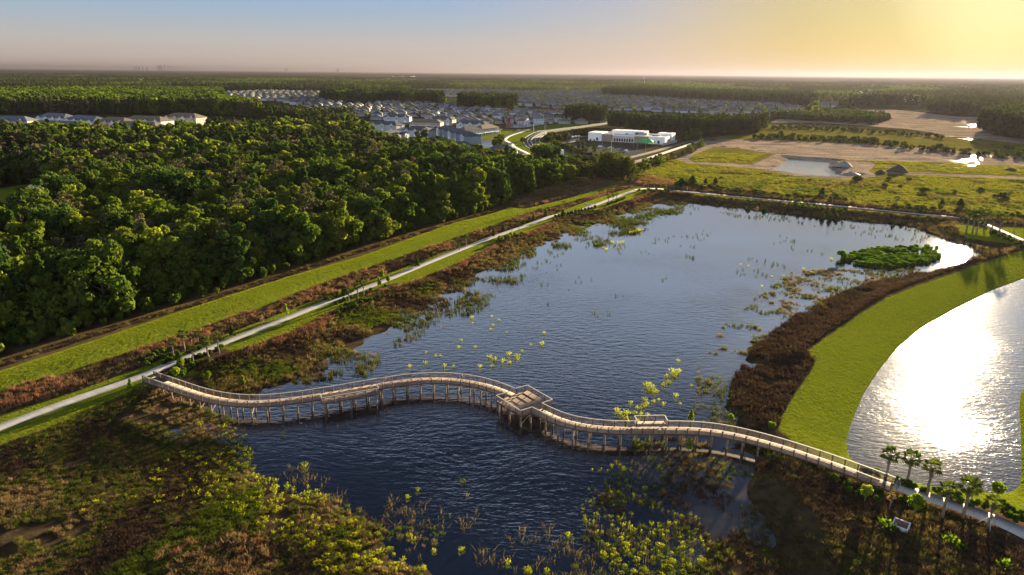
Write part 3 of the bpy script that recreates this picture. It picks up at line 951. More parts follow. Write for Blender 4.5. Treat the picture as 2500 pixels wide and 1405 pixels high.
def blades(seed, n_, h, spread, w, m, lean=0.5, droop=0.0, seg=1):
    """a tuft: thin leaves springing from one root"""
    r = np.random.default_rng(seed)
    V, Fc, T = [], [], []
    for i in range(n_):
        a = r.random() * 2 * math.pi
        b0 = np.array((math.cos(a), math.sin(a), 0)) * spread * r.random() ** .7
        hh = h * (0.55 + 0.6 * r.random())
        ln = lean * r.normal()
        ln2 = lean * r.normal()
        tip = b0 + np.array((math.cos(a) * abs(ln) * hh + ln2 * .3 * hh, math.sin(a) * abs(ln) * hh, hh * (1 - droop * r.random())))
        mid = b0 * .6 + tip * .4 + np.array((0, 0, .18 * hh))
        a2 = r.random() * math.pi
        sd = np.array((math.cos(a2), math.sin(a2), 0)) * w * (0.6 + .8 * r.random()) / 2
        k = len(V)
        V += [b0 - sd, b0 + sd, mid + sd, mid - sd, tip]
        Fc.append((k, k + 1, k + 2, k + 3)); Fc.append((k + 3, k + 2, k + 4, k + 4))
        T += [float(np.clip(.5 + r.normal() * .25, 0, 1))] * 5
    q = np.array(Fc[0::2]); t = np.array([f[:3] for f in Fc[1::2]])
    return me('tuft', np.array(V), [q, t], M[m], attrs={'tint': T})


def broadleaf(seed, n_, h, spread, m='arrow', lw=0.20, ll=0.46):
    """an emergent plant: stalks that each end in a broad upright blade"""
    r = np.random.default_rng(seed)
    V, Fq, T = [], [], []
    for i in range(n_):
        a = r.random() * 2 * math.pi
        b0 = np.array((math.cos(a), math.sin(a), 0)) * spread * .45 * r.random()
        out = np.array((math.cos(a), math.sin(a), 0))
        hh = h * (.5 + .55 * r.random())
        top = b0 + out * spread * (.25 + .55 * r.random()) + np.array((0, 0, hh))
        side = np.array((-math.sin(a), math.cos(a), 0))
        k = len(V)
        sw = side * .018
        V += [b0 - sw, b0 + sw, top + sw, top - sw]
        Fq.append((k, k + 1, k + 2, k + 3)); T += [.25] * 4
        up = out * (.3 + .6 * r.random()) + np.array((0, 0, .45 + .7 * r.random()))
        up /= np.linalg.norm(up)
        L_, W_ = ll * (.6 + .6 * r.random()), lw * (.7 + .6 * r.random())
        tw = side * math.cos(r.normal() * .6) + np.cross(up, side) * math.sin(r.normal() * .6)
        k = len(V)
        V += [top - up * L_ * .25, top + tw * W_ / 2 + up * L_ * .1, top + up * L_ * .75, top - tw * W_ / 2 + up * L_ * .1]
        Fq.append((k, k + 1, k + 2, k + 3)); T += [float(np.clip(.55 + r.normal() * .25, 0, 1))] * 4
    return me('leaves', np.array(V), [np.array(Fq)], M[m], attrs={'tint': T})


OAK = [crown(10 + i, 6.6 + .5 * (i % 3), 1.2 + (i % 2) * 1.2, 16 + (i % 3), 30, 150, .62, ('oak', 'oak', 'oak_dark', 'oak', 'oak_light')[i]) for i in range(5)]
OAK += [crown(16, 5.0, 1.5, 20.5, 30, 140, .60, 'oak_dark'), crown(17, 8.6, 1.0, 14.0, 38, 135, .64, 'oak')]
OAKT = [trunkmesh(30 + i, 11, .34, 'bark', 4, 4.2) for i in range(3)]
GREY = [crown(20, 5.2, 3.0, 15.5, 24, 105, .55, 'grey_leaf'), crown(21, 4.8, 6.5, 17.0, 17, 55, .50, 'grey_leaf')]
GREYT = [trunkmesh(35 + i, 12, .28, 'grey_bark', 5, 3.6) for i in range(2)]
CYP = [crown(24 + i, 3.7, 2.0, 16.5, 22, 95, .55, 'cypress', 'cone') for i in range(2)]
CYPT = [trunkmesh(38 + i, 14, .25, 'bark', 3, 1.2) for i in range(1)]
# light versions for far-off woods
OAKL = [crown(50 + i, 6.8, 1.5, 16, 22, 34, 1.25, ('oak', 'oak_dark', 'oak_light')[i]) for i in range(3)]
GREYL = [crown(54, 5.4, 2, 15.5, 18, 28, 1.15, 'grey_leaf')]
CYPL = [crown(55, 3.7, 2, 16.5, 16, 30, 1.05, 'cypress', 'cone')]
PINEL = [crown(56 + i, 2.9, 3.5, 18, 13, 16, 1.3, 'pine', 'pine') for i in range(2)]
BUSHL = [crown(60 + i, 2.2, 0.1, 3.2, 9, 26, .6, 'scrub', 'ball') for i in range(2)]
FARL = [crown(64, 6.8, 1.0, 15, 12, 11, 2.3, 'oak'), crown(65, 3.6, 1.5, 17, 10, 9, 1.9, 'pine', 'pine'), crown(66, 6.0, 1.0, 14, 11, 11, 2.2, 'grey_leaf')]

# ------------------------------------------------------------------ the near forest
FOREST = PG([(-420, 1075), (-260, 985), (-100, 922), (0, 880), (120, 840), (250, 800), (350, 770), (450, 744), (600, 700), (740, 650), (870, 607), (1000, 570), (1100, 541), (1180, 520), (1240, 499), (1262, 480), (1330, 457), (1390, 440), (1412, 432), (1390, 425), (1360, 424),
             (1320, 426), (1275, 432), (1200, 424), (1130, 415), (1090, 402), (1000, 386), (935, 366), (905, 346), (860, 323), (700, 323), (600, 331), (480, 341), (260, 351), (0, 346), (-160, 345), (-420, 420)])
CLEAR = CLEARG
MID1 = PG([(-300, 274), (0, 279), (300, 281), (480, 279), (600, 288), (640, 290), (622, 279), (583, 270), (440, 258), (343, 248), (240, 239), (0, 239), (-300, 236)])


def jitter_grid(poly, sp, seed, jit=.42):
    r = np.random.default_rng(seed)
    lo, hi = poly.min(0), poly.max(0)
    X, Y = np.meshgrid(np.arange(lo[0], hi[0], sp), np.arange(lo[1], hi[1], sp * .9))
    X = X + (np.arange(X.shape[0]) % 2)[:, None] * sp * .5
    X = X + (r.random(X.shape) * 2 - 1) * sp * jit
    Y = Y + (r.random(X.shape) * 2 - 1) * sp * jit
    X, Y = X.ravel(), Y.ravel()
    k = inside(poly, X, Y)
    return X[k], Y[k]


def inview(X, Y, z=8.0, mx=140):
    px, py = J(X, Y, z)
    return (px > -mx) & (px < 2500 + mx) & (Y > 10) & (py < 1600)


fx, fy = jitter_grid(FOREST, 7.6, 1)
fd = sdf(FOREST, fx, fy)
edge = PG([(-420, 1075), (-260, 985), (-100, 922), (0, 880), (120, 840), (250, 800), (350, 770), (450, 744), (600, 700), (740, 650), (870, 607), (1000, 570), (1100, 541), (1180, 520), (1240, 499), (1262, 480), (1330, 457), (1400, 436)])
ed = np.full(len(fx), 1e9)
for i in range(len(edge) - 1):
    a, b_ = edge[i], edge[i + 1]
    e = b_ - a
    t = np.clip(((fx - a[0]) * e[0] + (fy - a[1]) * e[1]) / (e @ e), 0, 1)
    ed = np.minimum(ed, np.hypot(fx - a[0] - e[0] * t, fy - a[1] - e[1] * t))
k = (fd > 3.2) & ~inside(CLEAR, fx, fy) & inview(fx, fy)
# gaps between the crowns
k &= (vnoise(fx, fy, 16, 5) > 0.20) | (ed < 12)
fx, fy, ed = fx[k], fy[k], ed[k]
sp_n = vnoise(fx, fy, 34, 6)
r_ = np.random.default_rng(4)
pick = r_.random(len(fx))
kindv = np.where(pick < .16 + .35 * (sp_n > .60) * (ed > 18), 1, np.where((pick > .88), 2, 0))
kindv = np.where((ed < 9) & (kindv == 1), 0, kindv)
dist = np.hypot(fx, fy)
order = np.argsort(dist)
near = order[:300]
rest = order[300:]
LOOK = {0: ('oak_tree', 'oak', 'dark green round-crowned oak'), 1: ('moss_grey_tree', 'tree', 'grey-green thin-crowned tree'), 2: ('cypress_tree', 'cypress', 'pointed green cypress')}
rows = np.digitize(ed, [8.5, 16, 24, 33, 44, 60, 90])
ROWN = ['front edge of woods by mown bank', 'second line of woods behind mown bank', 'third line of woods behind mown bank', 'fourth line of woods behind mown bank', 'fifth line of woods', 'sixth line of woods', 'seventh line of woods', 'deepest woods']
cnt = {}
for i in sorted(near, key=lambda q: float(J(fx[q], fy[q])[0])):
    kd, rw = int(kindv[i]), int(rows[i])
    nm, cat_, lk = LOOK[kd]
    cnt[(kd, rw)] = cnt.get((kd, rw), 0) + 1
    lab = '%s, %s from left, %s' % (lk, ordinal(cnt[(kd, rw)]), ROWN[rw])
    s = .62 + .5 * r_.random()
    if kd == 0 and ed[i] < 9: s *= 1.0
    t = ob(nm, None, None, lab, cat_, 'trees of the near woods', loc=(fx[i], fy[i], 1.75), rot=(0, 0, r_.random() * 6.28), scale=(s * (.9 + .2 * r_.random()), s * (.9 + .2 * r_.random()), s))
    j = int(r_.integers(0, 99))
    cm, tm = {0: (OAK, OAKT), 1: (GREY, GREYT), 2: (CYP, CYPT)}[kd]
    ob('trunk', tm[j % len(tm)], t)
    ob('crown', cm[j % len(cm)], t)

SRC = [source('s', x) for x in OAK + GREY + CYP]
LSRC = [source('s', x) for x in OAKL + GREYL + CYPL + PINEL]
FSRC = [source('s', x) for x in FARL]
BSRC = [source('s', x) for x in BUSHL]


def wood(name, X, Y, kd, src, mapk, label, s0=.66, s1=.48, z=1.75, seed=3, cat=None):
    r = np.random.default_rng(seed)
    N = len(X)
    idx = np.zeros(N, int)
    for q, opts in mapk.items():
        w_ = np.where(kd == q)[0]
        idx[w_] = np.array(opts)[r.integers(0, len(opts), len(w_))]
    s = s0 + s1 * r.random(N)
    return scatter(name, np.c_[X, Y, np.full(N, z)], src, idx, np.c_[np.zeros(N), np.zeros(N), r.random(N) * 6.28], np.c_[s * (.9 + .2 * r.random(N)), s * (.9 + .2 * r.random(N)), s], label)


nr = rest[dist[rest] < 420]
fr_ = rest[dist[rest] >= 420]
wood('woodland', fx[nr], fy[nr], kindv[nr], SRC, {0: [0, 1, 2, 3, 4, 5, 6], 1: [7, 8], 2: [9, 10]}, 'dense green woodland canopy behind the nearest trees')
pk = np.random.default_rng(8).random(len(fr_))
kf = np.where((sp_n[fr_] > .48) & (pk < .55), 3, kindv[fr_])
wood('woodland', fx[fr_], fy[fr_], kf, LSRC, {0: [0, 1, 2], 1: [3], 2: [4], 3: [5, 6, 3]}, 'far part of the woods in front of the townhouses')

mx_, my_ = jitter_grid(MID1, 7.0, 21)
k = inview(mx_, my_)
mx_, my_ = mx_[k], my_[k]
wood('woodland', mx_, my_, np.where(vnoise(mx_, my_, 60, 2) > .6, 1, 0), LSRC, {0: [0, 1, 2, 0, 4], 1: [3, 4]}, 'band of woods behind the grey-roofed apartment rows', 1.0, .4)

# understorey along the forest foot
ux, uy = jitter_grid(FOREST, 3.2, 31)
ud = sdf(FOREST, ux, uy)
k = (ud > 1.0) & (ud < 13) & inview(ux, uy) & (np.hypot(ux, uy) < 420) & ~inside(CLEAR, ux, uy)
ux, uy = ux[k], uy[k]
N = len(ux)
r = np.random.default_rng(5)
M_UND = [source('s', crown(70 + i, 1.5, 0, 3.2, 8, 50, .42, 'oak', 'ball')) for i in range(2)]
scatter('undergrowth', np.c_[ux, uy, np.full(N, 1.7)], M_UND, r.integers(0, 2, N), np.c_[np.zeros((N, 2)), r.random(N) * 6.28], np.repeat((.5 + .8 * r.random(N))[:, None], 3, 1) * np.array((1, 1, 1.2)), 'dark undergrowth along the foot of the woods')

# ------------------------------------------------------------------ marsh plants
TUFT = {'sedge': [blades(100 + i, 26, .95, .45, .07, 'sedge', .55) for i in range(3)],
        'tan': [blades(104 + i, 30, .9, .5, .07, 'tan', .5) for i in range(2)],
        'russet': [blades(107 + i, 28, 1.0, .55, .08, 'russet', .5) for i in range(2)],
        'reed': [blades(110 + i, 14, 1.15, .55, .06, 'reed', .22) for i in range(3)],
        'darkweed': [blades(114 + i, 26, .85, .55, .09, 'darkweed', .6) for i in range(3)],
        'marshgreen': [blades(118 + i, 26, .75, .5, .08, 'marshgreen', .5) for i in range(2)],
        'arrow': [broadleaf(120 + i, 16, .75, .62) for i in range(3)],
        'bright': [broadleaf(124 + i, 30, .9, .8, 'bright_shrub', .32, .5) for i in range(2)],
        'strand': [blades(128 + i, 8, .8, .7, .05, 'sedge', .9) for i in range(2)]}
TS = {a: [source('s', x) for x in v] for a, v in TUFT.items()}


def area(poly, dens, seed):
    r = np.random.default_rng(seed)
    lo, hi = poly.min(0), poly.max(0)
    n_ = int((hi - lo).prod() * dens)
    X, Y = lo[0] + r.random(n_) * (hi[0] - lo[0]), lo[1] + r.random(n_) * (hi[1] - lo[1])
    k = inside(poly, X, Y) & inview(X, Y, 0, 60)
    return X[k], Y[k], r


def sow(name, X, Y, kinds, seed, label, s0=.7, s1=.6, zmin=-.05, cat=None, zs=1.0):
    """kinds: list of tuft kinds, chosen by patches of noise"""
    r = np.random.default_rng(seed)
    N = len(X)
    src, start = [], []
    for q in kinds:
        start.append((len(src), len(TS[q]))); src += TS[q]
    g = fbm(X, Y, 11, seed % 8, 3) + r.normal(size=N) * .07
    g = np.clip((g - .32) / .36, 0, .999)
    ki = (g * len(kinds)).astype(int)
    idx = np.array([start[q][0] for q in ki]) + (r.random(N) * np.array([start[q][1] for q in ki])).astype(int)
    z = np.maximum(height(X, Y), zmin) - .03
    s = s0 + s1 * r.random(N)
    return scatter(name, np.c_[X, Y, z], src, idx, np.c_[r.normal(size=(N, 2)) * .08, r.random(N) * 6.28], np.repeat(s[:, None], 3, 1) * np.array((1, 1, zs)), label)


def pg0(pts):
    return PG(pts, 0.2)


dmf = lambda X, Y: sdf(MARSH, X, Y)
dof = lambda X, Y: sdf(OPEN, X, Y)

# left shore: brown sedge from the lawn down into the water, ragged outer edge
LS = pg0([(470, 905), (545, 886), (650, 848), (752, 811), (876, 749), (970, 711), (1080, 672), (1150, 641), (1222, 602), (1304, 572), (1400, 534), (1533, 498), (1610, 474), (1680, 478), (1700, 500), (1560, 570), (1400, 625), (1300, 665), (1200, 740), (1120, 790), (950, 850), (900, 915), (760, 945), (600, 985), (520, 960)])
X, Y, r = area(LS, 3.4, 41)
q = fbm(X, Y, 7, 2) * .75 + fbm(X, Y, 2.2, 5) * .25
d = dof(X, Y)
k = (q > .32 + .32 * smooth(-6, 9, d)) & (r.random(len(X)) < 1 - .75 * smooth(-5, 5, d)) & (dmf(X, Y) > .6)
sow('marsh_sedge', X[k], Y[k], ['marshgreen', 'sedge', 'marshgreen', 'sedge', 'tan', 'sedge', 'darkweed'], 42, 'brown and olive sedge along the left shore of the lake', .42, .45)
k2 = (d > -3) & (d < 26) & (q > .60 - .1 * smooth(20, 4, d)) & ~k & (r.random(len(X)) < .36)
sow('reed_bed', X[k2], Y[k2], ['reed', 'strand', 'reed'], 43, 'sparse green reeds standing in the left shallows', .6, .5)
# pink dry grass line at the foot of the lawn
k3 = (dmf(X, Y) > -.6) & (dmf(X, Y) < 2.2)
sow('dry_grass', X[k3], Y[k3], ['darkweed', 'tan', 'darkweed', 'russet'], 44, 'dry pinkish grass at the foot of the lakeside lawn', .6, .5)

# far shore strip
FS = pg0([(1600, 474), (1657, 476), (1794, 490), (1990, 514), (2180, 528), (2330, 542), (2345, 590), (2410, 607), (2500, 600), (2500, 618), (2402, 648), (2330, 600), (2250, 575), (2100, 545), (1990, 535), (1800, 512), (1640, 500)])
X, Y, r = area(FS, 1.1, 45)
k = (dof(X, Y) < 2 + 6 * (fbm(X, Y, 5, 1) - .45)) & (dmf(X, Y) > .4)
sow('marsh_sedge', X[k], Y[k], ['darkweed', 'sedge', 'darkweed', 'sedge'], 46, 'dark sedge along the far shore of the lake')
X, Y, r = area(pg0([(1480, 560), (1560, 520), (1650, 495), (1800, 510), (2000, 535), (2240, 556), (2340, 600), (2330, 640), (2200, 590), (2000, 555), (1800, 530), (1680, 520), (1600, 540), (1500, 580)]), .22, 47)
k = fbm(X, Y, 6, 4) > .52
sow('reed_bed', X[k], Y[k], ['reed'], 48, 'thin reeds in the far shallows', .5, .45)
# long green reed bank in the far left corner
X, Y, r = area(pg0([(1500, 540), (1560, 525), (1670, 503), (1672, 508), (1600, 530), (1560, 548), (1525, 552)]), .9, 49)
sow('reed_bed', X, Y, ['reed', 'marshgreen'], 50, 'long bank of green reeds in the far left corner', .6, .5)

# right bank: dark weeds between the lake and the big lawn
RB = pg0([(2500, 606), (2402, 640), (2316, 672), (2231, 702), (2162, 730), (2094, 771), (2026, 819), (1957, 870), (1990, 887), (1976, 910), (1945, 958), (1928, 980), (1902, 1031), (1902, 1050), (1860, 1062), (1800, 1045), (1760, 1020), (1790, 930), (1830, 860), (1880, 815), (1950, 765), (2050, 715), (2120, 692), (2230, 668), (2330, 655), (2420, 620)])
X, Y, r = area(RB, 3.6, 51)
q = fbm(X, Y, 6, 3)
d = dof(X, Y)
k = (q > .28 + .30 * smooth(-6, 8, d)) & (dmf(X, Y) > -.4)
sow('dark_weeds', X[k], Y[k], ['darkweed', 'darkweed', 'darkweed', 'darkweed'], 52, 'dark brown weeds on the bank between lake and big lawn', .5, .6)
k = (dmf(X, Y) > -.8) & (dmf(X, Y) < 2.0)
sow('dry_grass', X[k], Y[k], ['darkweed', 'sedge', 'darkweed'], 53, 'rust-brown grass edging the big lawn', .45, .3)
X, Y, r = area(pg0([(1690, 1020), (1700, 900), (1760, 800), (1850, 720), (1930, 665), (2080, 650), (2250, 655), (2200, 700), (2000, 760), (1900, 830), (1850, 900), (1830, 1010), (1780, 1050)]), 1.7, 54)
q = fbm(X, Y, 9, 6) * .6 + fbm(X, Y, 2.5, 2) * .4
k = q > .485
sow('reed_bed', X[k], Y[k], ['reed', 'strand', 'marshgreen', 'sedge'], 55, 'green reeds and drowned grass in the right shallows', .4, .45)
# reeds standing in the open lake
X, Y, r = area(pg0([(1250, 660), (1500, 560), (1900, 560), (2050, 600), (1950, 650), (1700, 740), (1500, 780), (1300, 740)]), .10, 56)
k = fbm(X, Y, 8, 7) > .60
sow('reed_bed', X[k], Y[k], ['reed'], 57, 'scattered reed stems in the open lake', .5, .5)

# near left: brown and green marsh below the boardwalk
NL = pg0([(-60, 1130), (0, 1104), (100, 1066), (220, 1016), (330, 964), (400, 960), (470, 985), (560, 1010), (600, 1050), (700, 1110), (850, 1175), (1000, 1250), (1130, 1330), (1230, 1430), (-100, 1440)])
X, Y, r = area(NL, 8.5, 61)
q = fbm(X, Y, 5, 2)
d = dof(X, Y)
px, py = J(X, Y, 0)
gr_ = smooth(60, 0, np.abs((px - 480) * .5 + (py - 1310) * .86) ) * (px > 60) * (px < 1000)
k = (q > .28 + .10 * smooth(-9, -2, d) + .34 * smooth(-3, 6, d)) & (r.random(len(X)) < 1 - .8 * smooth(-5, 4, d)) & (dmf(X, Y) > .2) & (gr_ < .6)
sow('marsh_sedge', X[k], Y[k], ['darkweed', 'marshgreen', 'sedge', 'marshgreen', 'marshgreen', 'sedge', 'marshgreen', 'marshgreen', 'tan'], 62, 'brown marsh grass and weeds in the near left corner', .22, .34)
k = (gr_ > .25) & (q > .33) & (d < -1) & (px < 640)
sow('marsh_grass', X[k], Y[k], ['marshgreen', 'marshgreen'], 63, 'green marsh grass in the near left corner', .25, .35)
# pinkish seedheads at the bottom edge
X, Y, r = area(pg0([(-40, 1180), (180, 1150), (120, 1250), (-40, 1300)]), 1.2, 64)
k = fbm(X, Y, 3, 1) > .52
sow('dry_grass', X[k], Y[k], ['tan', 'sedge'], 65, 'pale dry grass heads at the left edge', .4, .4)
X, Y, r = area(pg0([(380, 1340), (500, 1310), (650, 1310), (680, 1380), (640, 1430), (380, 1430)]), 3.0, 66)
k = fbm(X, Y, 3.5, 3) > .50
sow('dry_grass', X[k], Y[k], ['tan', 'russet', 'tan'], 67, 'pinkish dry grass heads at the bottom edge', .4, .4)
# drowned strands in the near bay
X, Y, r = area(pg0([(640, 1140), (760, 1140), (900, 1200), (1100, 1240), (1400, 1290), (1500, 1430), (1050, 1420), (1000, 1340), (840, 1230)]), .55, 68)
k = fbm(X, Y, 5, 5) > .50
sow('drowned_grass', X[k], Y[k], ['strand'], 69, 'thin drowned grass strands in the dark near bay', .6, .5)
# near right: shallow water, grass and weeds
NR = pg0([(1560, 1115), (1700, 1105), (1860, 1140), (1900, 1180), (1950, 1220), (1990, 1266), (2026, 1318), (2080, 1440), (1380, 1440), (1420, 1300), (1480, 1180)])
X, Y, r = area(NR, 2.8, 71)
q = fbm(X, Y, 6, 1) * .6 + fbm(X, Y, 2, 3) * .4
px, py = J(X, Y, 0)
k = q > .47 - .10 * smooth(1150, 1350, py) + .10 * smooth(1850, 1700, px) * 0
sow('drowned_grass', X[k], Y[k], ['strand', 'reed', 'marshgreen', 'sedge', 'darkweed'], 72, 'weeds and grass in the grey shallows on the near right', .28, .42)
UB = pg0([(1545, 1075), (1640, 1068), (1720, 1080), (1850, 1085), (1930, 1110), (2060, 1150), (2000, 1170), (1900, 1140), (1760, 1112), (1640, 1106), (1560, 1105)])
X, Y, r = area(UB, 3.0, 73)
k = fbm(X, Y, 4, 2) > .36
sow('dark_weeds', X[k], Y[k], ['marshgreen', 'darkweed', 'marshgreen', 'sedge'], 74, 'dark green weeds below the right part of the boardwalk', .4, .4)
DK = PG([(1840, 1120), (1990, 1130), (2090, 1150), (2180, 1195), (2260, 1225), (2340, 1260), (2500, 1345), (2580, 1420), (2060, 1440), (2020, 1330), (1990, 1262), (1930, 1210)], 1.2)
X, Y, r = area(DK, 7.5, 75)
k = (fbm(X, Y, 4, 6) > .24)
sow('dark_weeds', X[k], Y[k], ['darkweed', 'darkweed', 'sedge', 'darkweed', 'marshgreen'], 76, 'dark dry weeds on the near right slope', .25, .45, .2)

# the dry strip between mown bank and path
DS = PG([(-60, 985), (0, 957), (200, 897), (330, 858), (430, 822), (650, 746), (850, 671), (1050, 603), (1200, 553), (1290, 524), (1420, 487), (1510, 458), (1545, 456), (1500, 470), (1420, 496), (1340, 527), (1200, 576), (1060, 625), (900, 686), (750, 740), (560, 813), (420, 866), (330, 901), (200, 950), (0, 1012), (-60, 1040)])
X, Y, r = area(DS, 1.9, 81)
k = fbm(X, Y, 5, 4) > .34
sow('dry_grass', X[k], Y[k], ['darkweed', 'sedge', 'darkweed', 'tan', 'russet'], 82, 'brown dry grass between the mown bank and the path', .45, .55, 1.5)
X, Y, r = area(BROWN[0], .9, 83)
k = fbm(X, Y, 8, 4) > .33
sow('dry_grass', X[k], Y[k], ['sedge', 'tan', 'russet', 'tan'], 84, 'pinkish broomgrass before the lone oak', .9, .6, 1.5)
X, Y, r = area(BROWN[1], .7, 85)
sow('dry_grass', X, Y, ['russet', 'sedge'], 86, 'rust-red grass patch right of the lone oak', .9, .5, 1.5)
X, Y, r = area(PG([(-60, 920), (0, 884), (250, 803), (450, 747), (740, 653), (1000, 573), (1240, 503), (1242, 508), (1000, 580), (740, 663), (450, 756), (250, 816), (0, 899), (-60, 930)]), 1.0, 87)
sow('dry_grass', X, Y, ['darkweed', 'sedge', 'darkweed'], 88, 'brown grass strip at the foot of the woods', .4, .4, 1.5)
# rough strip along the far path
X, Y, r = area(PG([(1650, 452), (1800, 470), (2060, 494), (2330, 520), (2520, 540), (2520, 556), (2330, 530), (2060, 503), (1800, 478), (1650, 464)]), .55, 89)
sow('dry_grass', X, Y, ['darkweed', 'sedge', 'darkweed'], 90, 'dark dry grass along the far path', .8, .6, 1.5)
# the pasture's own tussocks
X, Y, r = area(FIELD, .8, 191)
k = (Y < 520) & (fbm(X, Y, 9, 6) > .36)
for q in DIRT[:4]: k &= lim(q, X, Y) < -1
k &= (lim(RPOND, X, Y) < -20) & (lim(BROWN[1], X, Y) < 0)
FT = [source('s', blades(420 + i, 20, .42, .55, .10, 'pasture', .7)) for i in range(3)]
N = int(k.sum())
s_ = (.5 + .9 * r.random(N))
scatter('pasture_grass', np.c_[X[k], Y[k], np.full(N, 1.78)], FT, r.integers(0, 3, N), np.c_[np.zeros((N, 2)), r.random(N) * 6.28], np.repeat(s_[:, None], 3, 1), 'rough yellow-green grass of the pasture')
X, Y, r = area(PG([(1590, 436), (1700, 412), (1840, 418), (2060, 445), (2150, 436), (2500, 440), (2560, 450), (2560, 530), (2330, 517), (2060, 492), (1800, 468), (1650, 452)]), .22, 91)
k = fbm(X, Y, 14, 3) > .50
sow('pasture_tussocks', X[k], Y[k], ['marshgreen', 'marshgreen', 'sedge'], 92, 'rough grass tussocks of the green pasture', .8, .7, 1.5)
# island of bright shrubs on the right of the lake
X, Y, r = area(pg0([(2062, 628), (2090, 612), (2170, 603), (2290, 603), (2293, 625), (2270, 640), (2200, 655), (2120, 650), (2070, 640)]), 1.3, 93)
k = fbm(X, Y, 5, 3) > .36
TS['isl'] = [source('s', crown(94 + i, 1.5, 0, 2.6, 9, 46, .42, 'bright_shrub', 'ball')) for i in range(2)]
sow('shrub_island', X[k], Y[k], ['isl', 'marshgreen', 'bright', 'marshgreen', 'isl', 'sedge', 'isl'], 94, 'island of bright green shrubs in the right of the lake', .34, .42, zs=.68)
ob('shrub', crown(99, 2.0, -.1, 2.6, 10, 60, .4, 'bright_shrub', 'ball'), None, 'small dark green bush alone in the water left of the shrub island', 'shrub', loc=(*G(2053, 632, 0), 0))

# ------------------------------------------------------------------ arrowhead plants, each one a thing
ARR = [broadleaf(140 + i, 24 + 6 * i, .85, .7 + .08 * i) for i in range(5)]
PAT = [('group behind the boardwalk centre', [(1000, 893, 5), (1040, 885, 5), (1085, 893, 6), (1107, 893, 4), (1172, 893, 5), (1202, 893, 4), (1195, 870, 6), (1208, 876, 5), (1228, 880, 7), (1243, 862, 6), (1262, 868, 6), (1244, 885, 5), (1274, 856, 4), (1265, 876, 4),
       (1322, 838, 6), (1296, 842, 3), (1160, 846, 4), (1119, 848, 4), (1126, 830, 3), (1040, 860, 3), (1063, 868, 3), (1075, 868, 3), (1204, 794, 3), (1198, 803, 3), (1153, 788, 3), (1152, 774, 4), (1200, 772, 4), (1218, 781, 3), (1328, 812, 4), (1237, 810, 3)]),
       ('drift behind the right lookout bay', [(1506, 1000, 6), (1515, 1008, 6), (1530, 1008, 6), (1525, 1020, 6), (1548, 1008, 5), (1560, 996, 6), (1572, 990, 6), (1575, 975, 6), (1578, 985, 5), (1580, 940, 7), (1592, 945, 7), (1600, 955, 6), (1585, 950, 6), (1620, 938, 6), (1632, 932, 5),
       (1640, 908, 8), (1655, 905, 7), (1645, 915, 7), (1628, 917, 5), (1656, 880, 4), (1596, 980, 4), (1540, 983, 5), (1650, 965, 5), (1620, 985, 4), (1565, 1010, 5), (1580, 1014, 5), (1500, 1030, 4), (1535, 1030, 5), (1555, 1028, 5), (1688, 940, 4), (1608, 975, 4), (1660, 985, 4)]),
       ('far left lake corner', [(1540, 568, 5), (1550, 565, 5), (1560, 562, 6), (1512, 592, 6), (1520, 590, 5), (1495, 590, 4), (1480, 608, 4), (1472, 604, 3)]),
       ('group left of shrub island', [(2030, 632, 4), (1961, 655, 4), (1912, 672, 4), (1884, 674, 3), (1898, 700, 3), (1860, 698, 3), (1808, 645, 3), (1827, 648, 3), (1982, 665, 4)]),
       ('near bay below the boardwalk', [(568, 1105, 5), (605, 1098, 6), (612, 1108, 6), (572, 1078, 5), (690, 1062, 5), (487, 1035, 5), (545, 1042, 5), (552, 1060, 5), (745, 1135, 6), (1020, 1195, 5), (995, 1213, 5), (1130, 1175, 5), (1142, 1208, 4), (1387, 1305, 8), (1000, 1308, 5), (1010, 1315, 5), (1126, 1340, 5), (1060, 1345, 4), (1240, 1372, 6), (1288, 1390, 6), (1290, 1396, 6), (1335, 1392, 5)])]
arr_n = 0
pr = np.random.default_rng(77)


def arrow_at(x, y, s, lab, grp):
    global arr_n
    z = max(float(height(np.array([x]), np.array([y]))[0]), 0.0) - .04
    ob('arrowhead_plant', ARR[arr_n % 5], None, lab, 'water plant', grp, loc=(x, y, z), rot=(0, 0, pr.random() * 6.28), scale=s)
    arr_n += 1


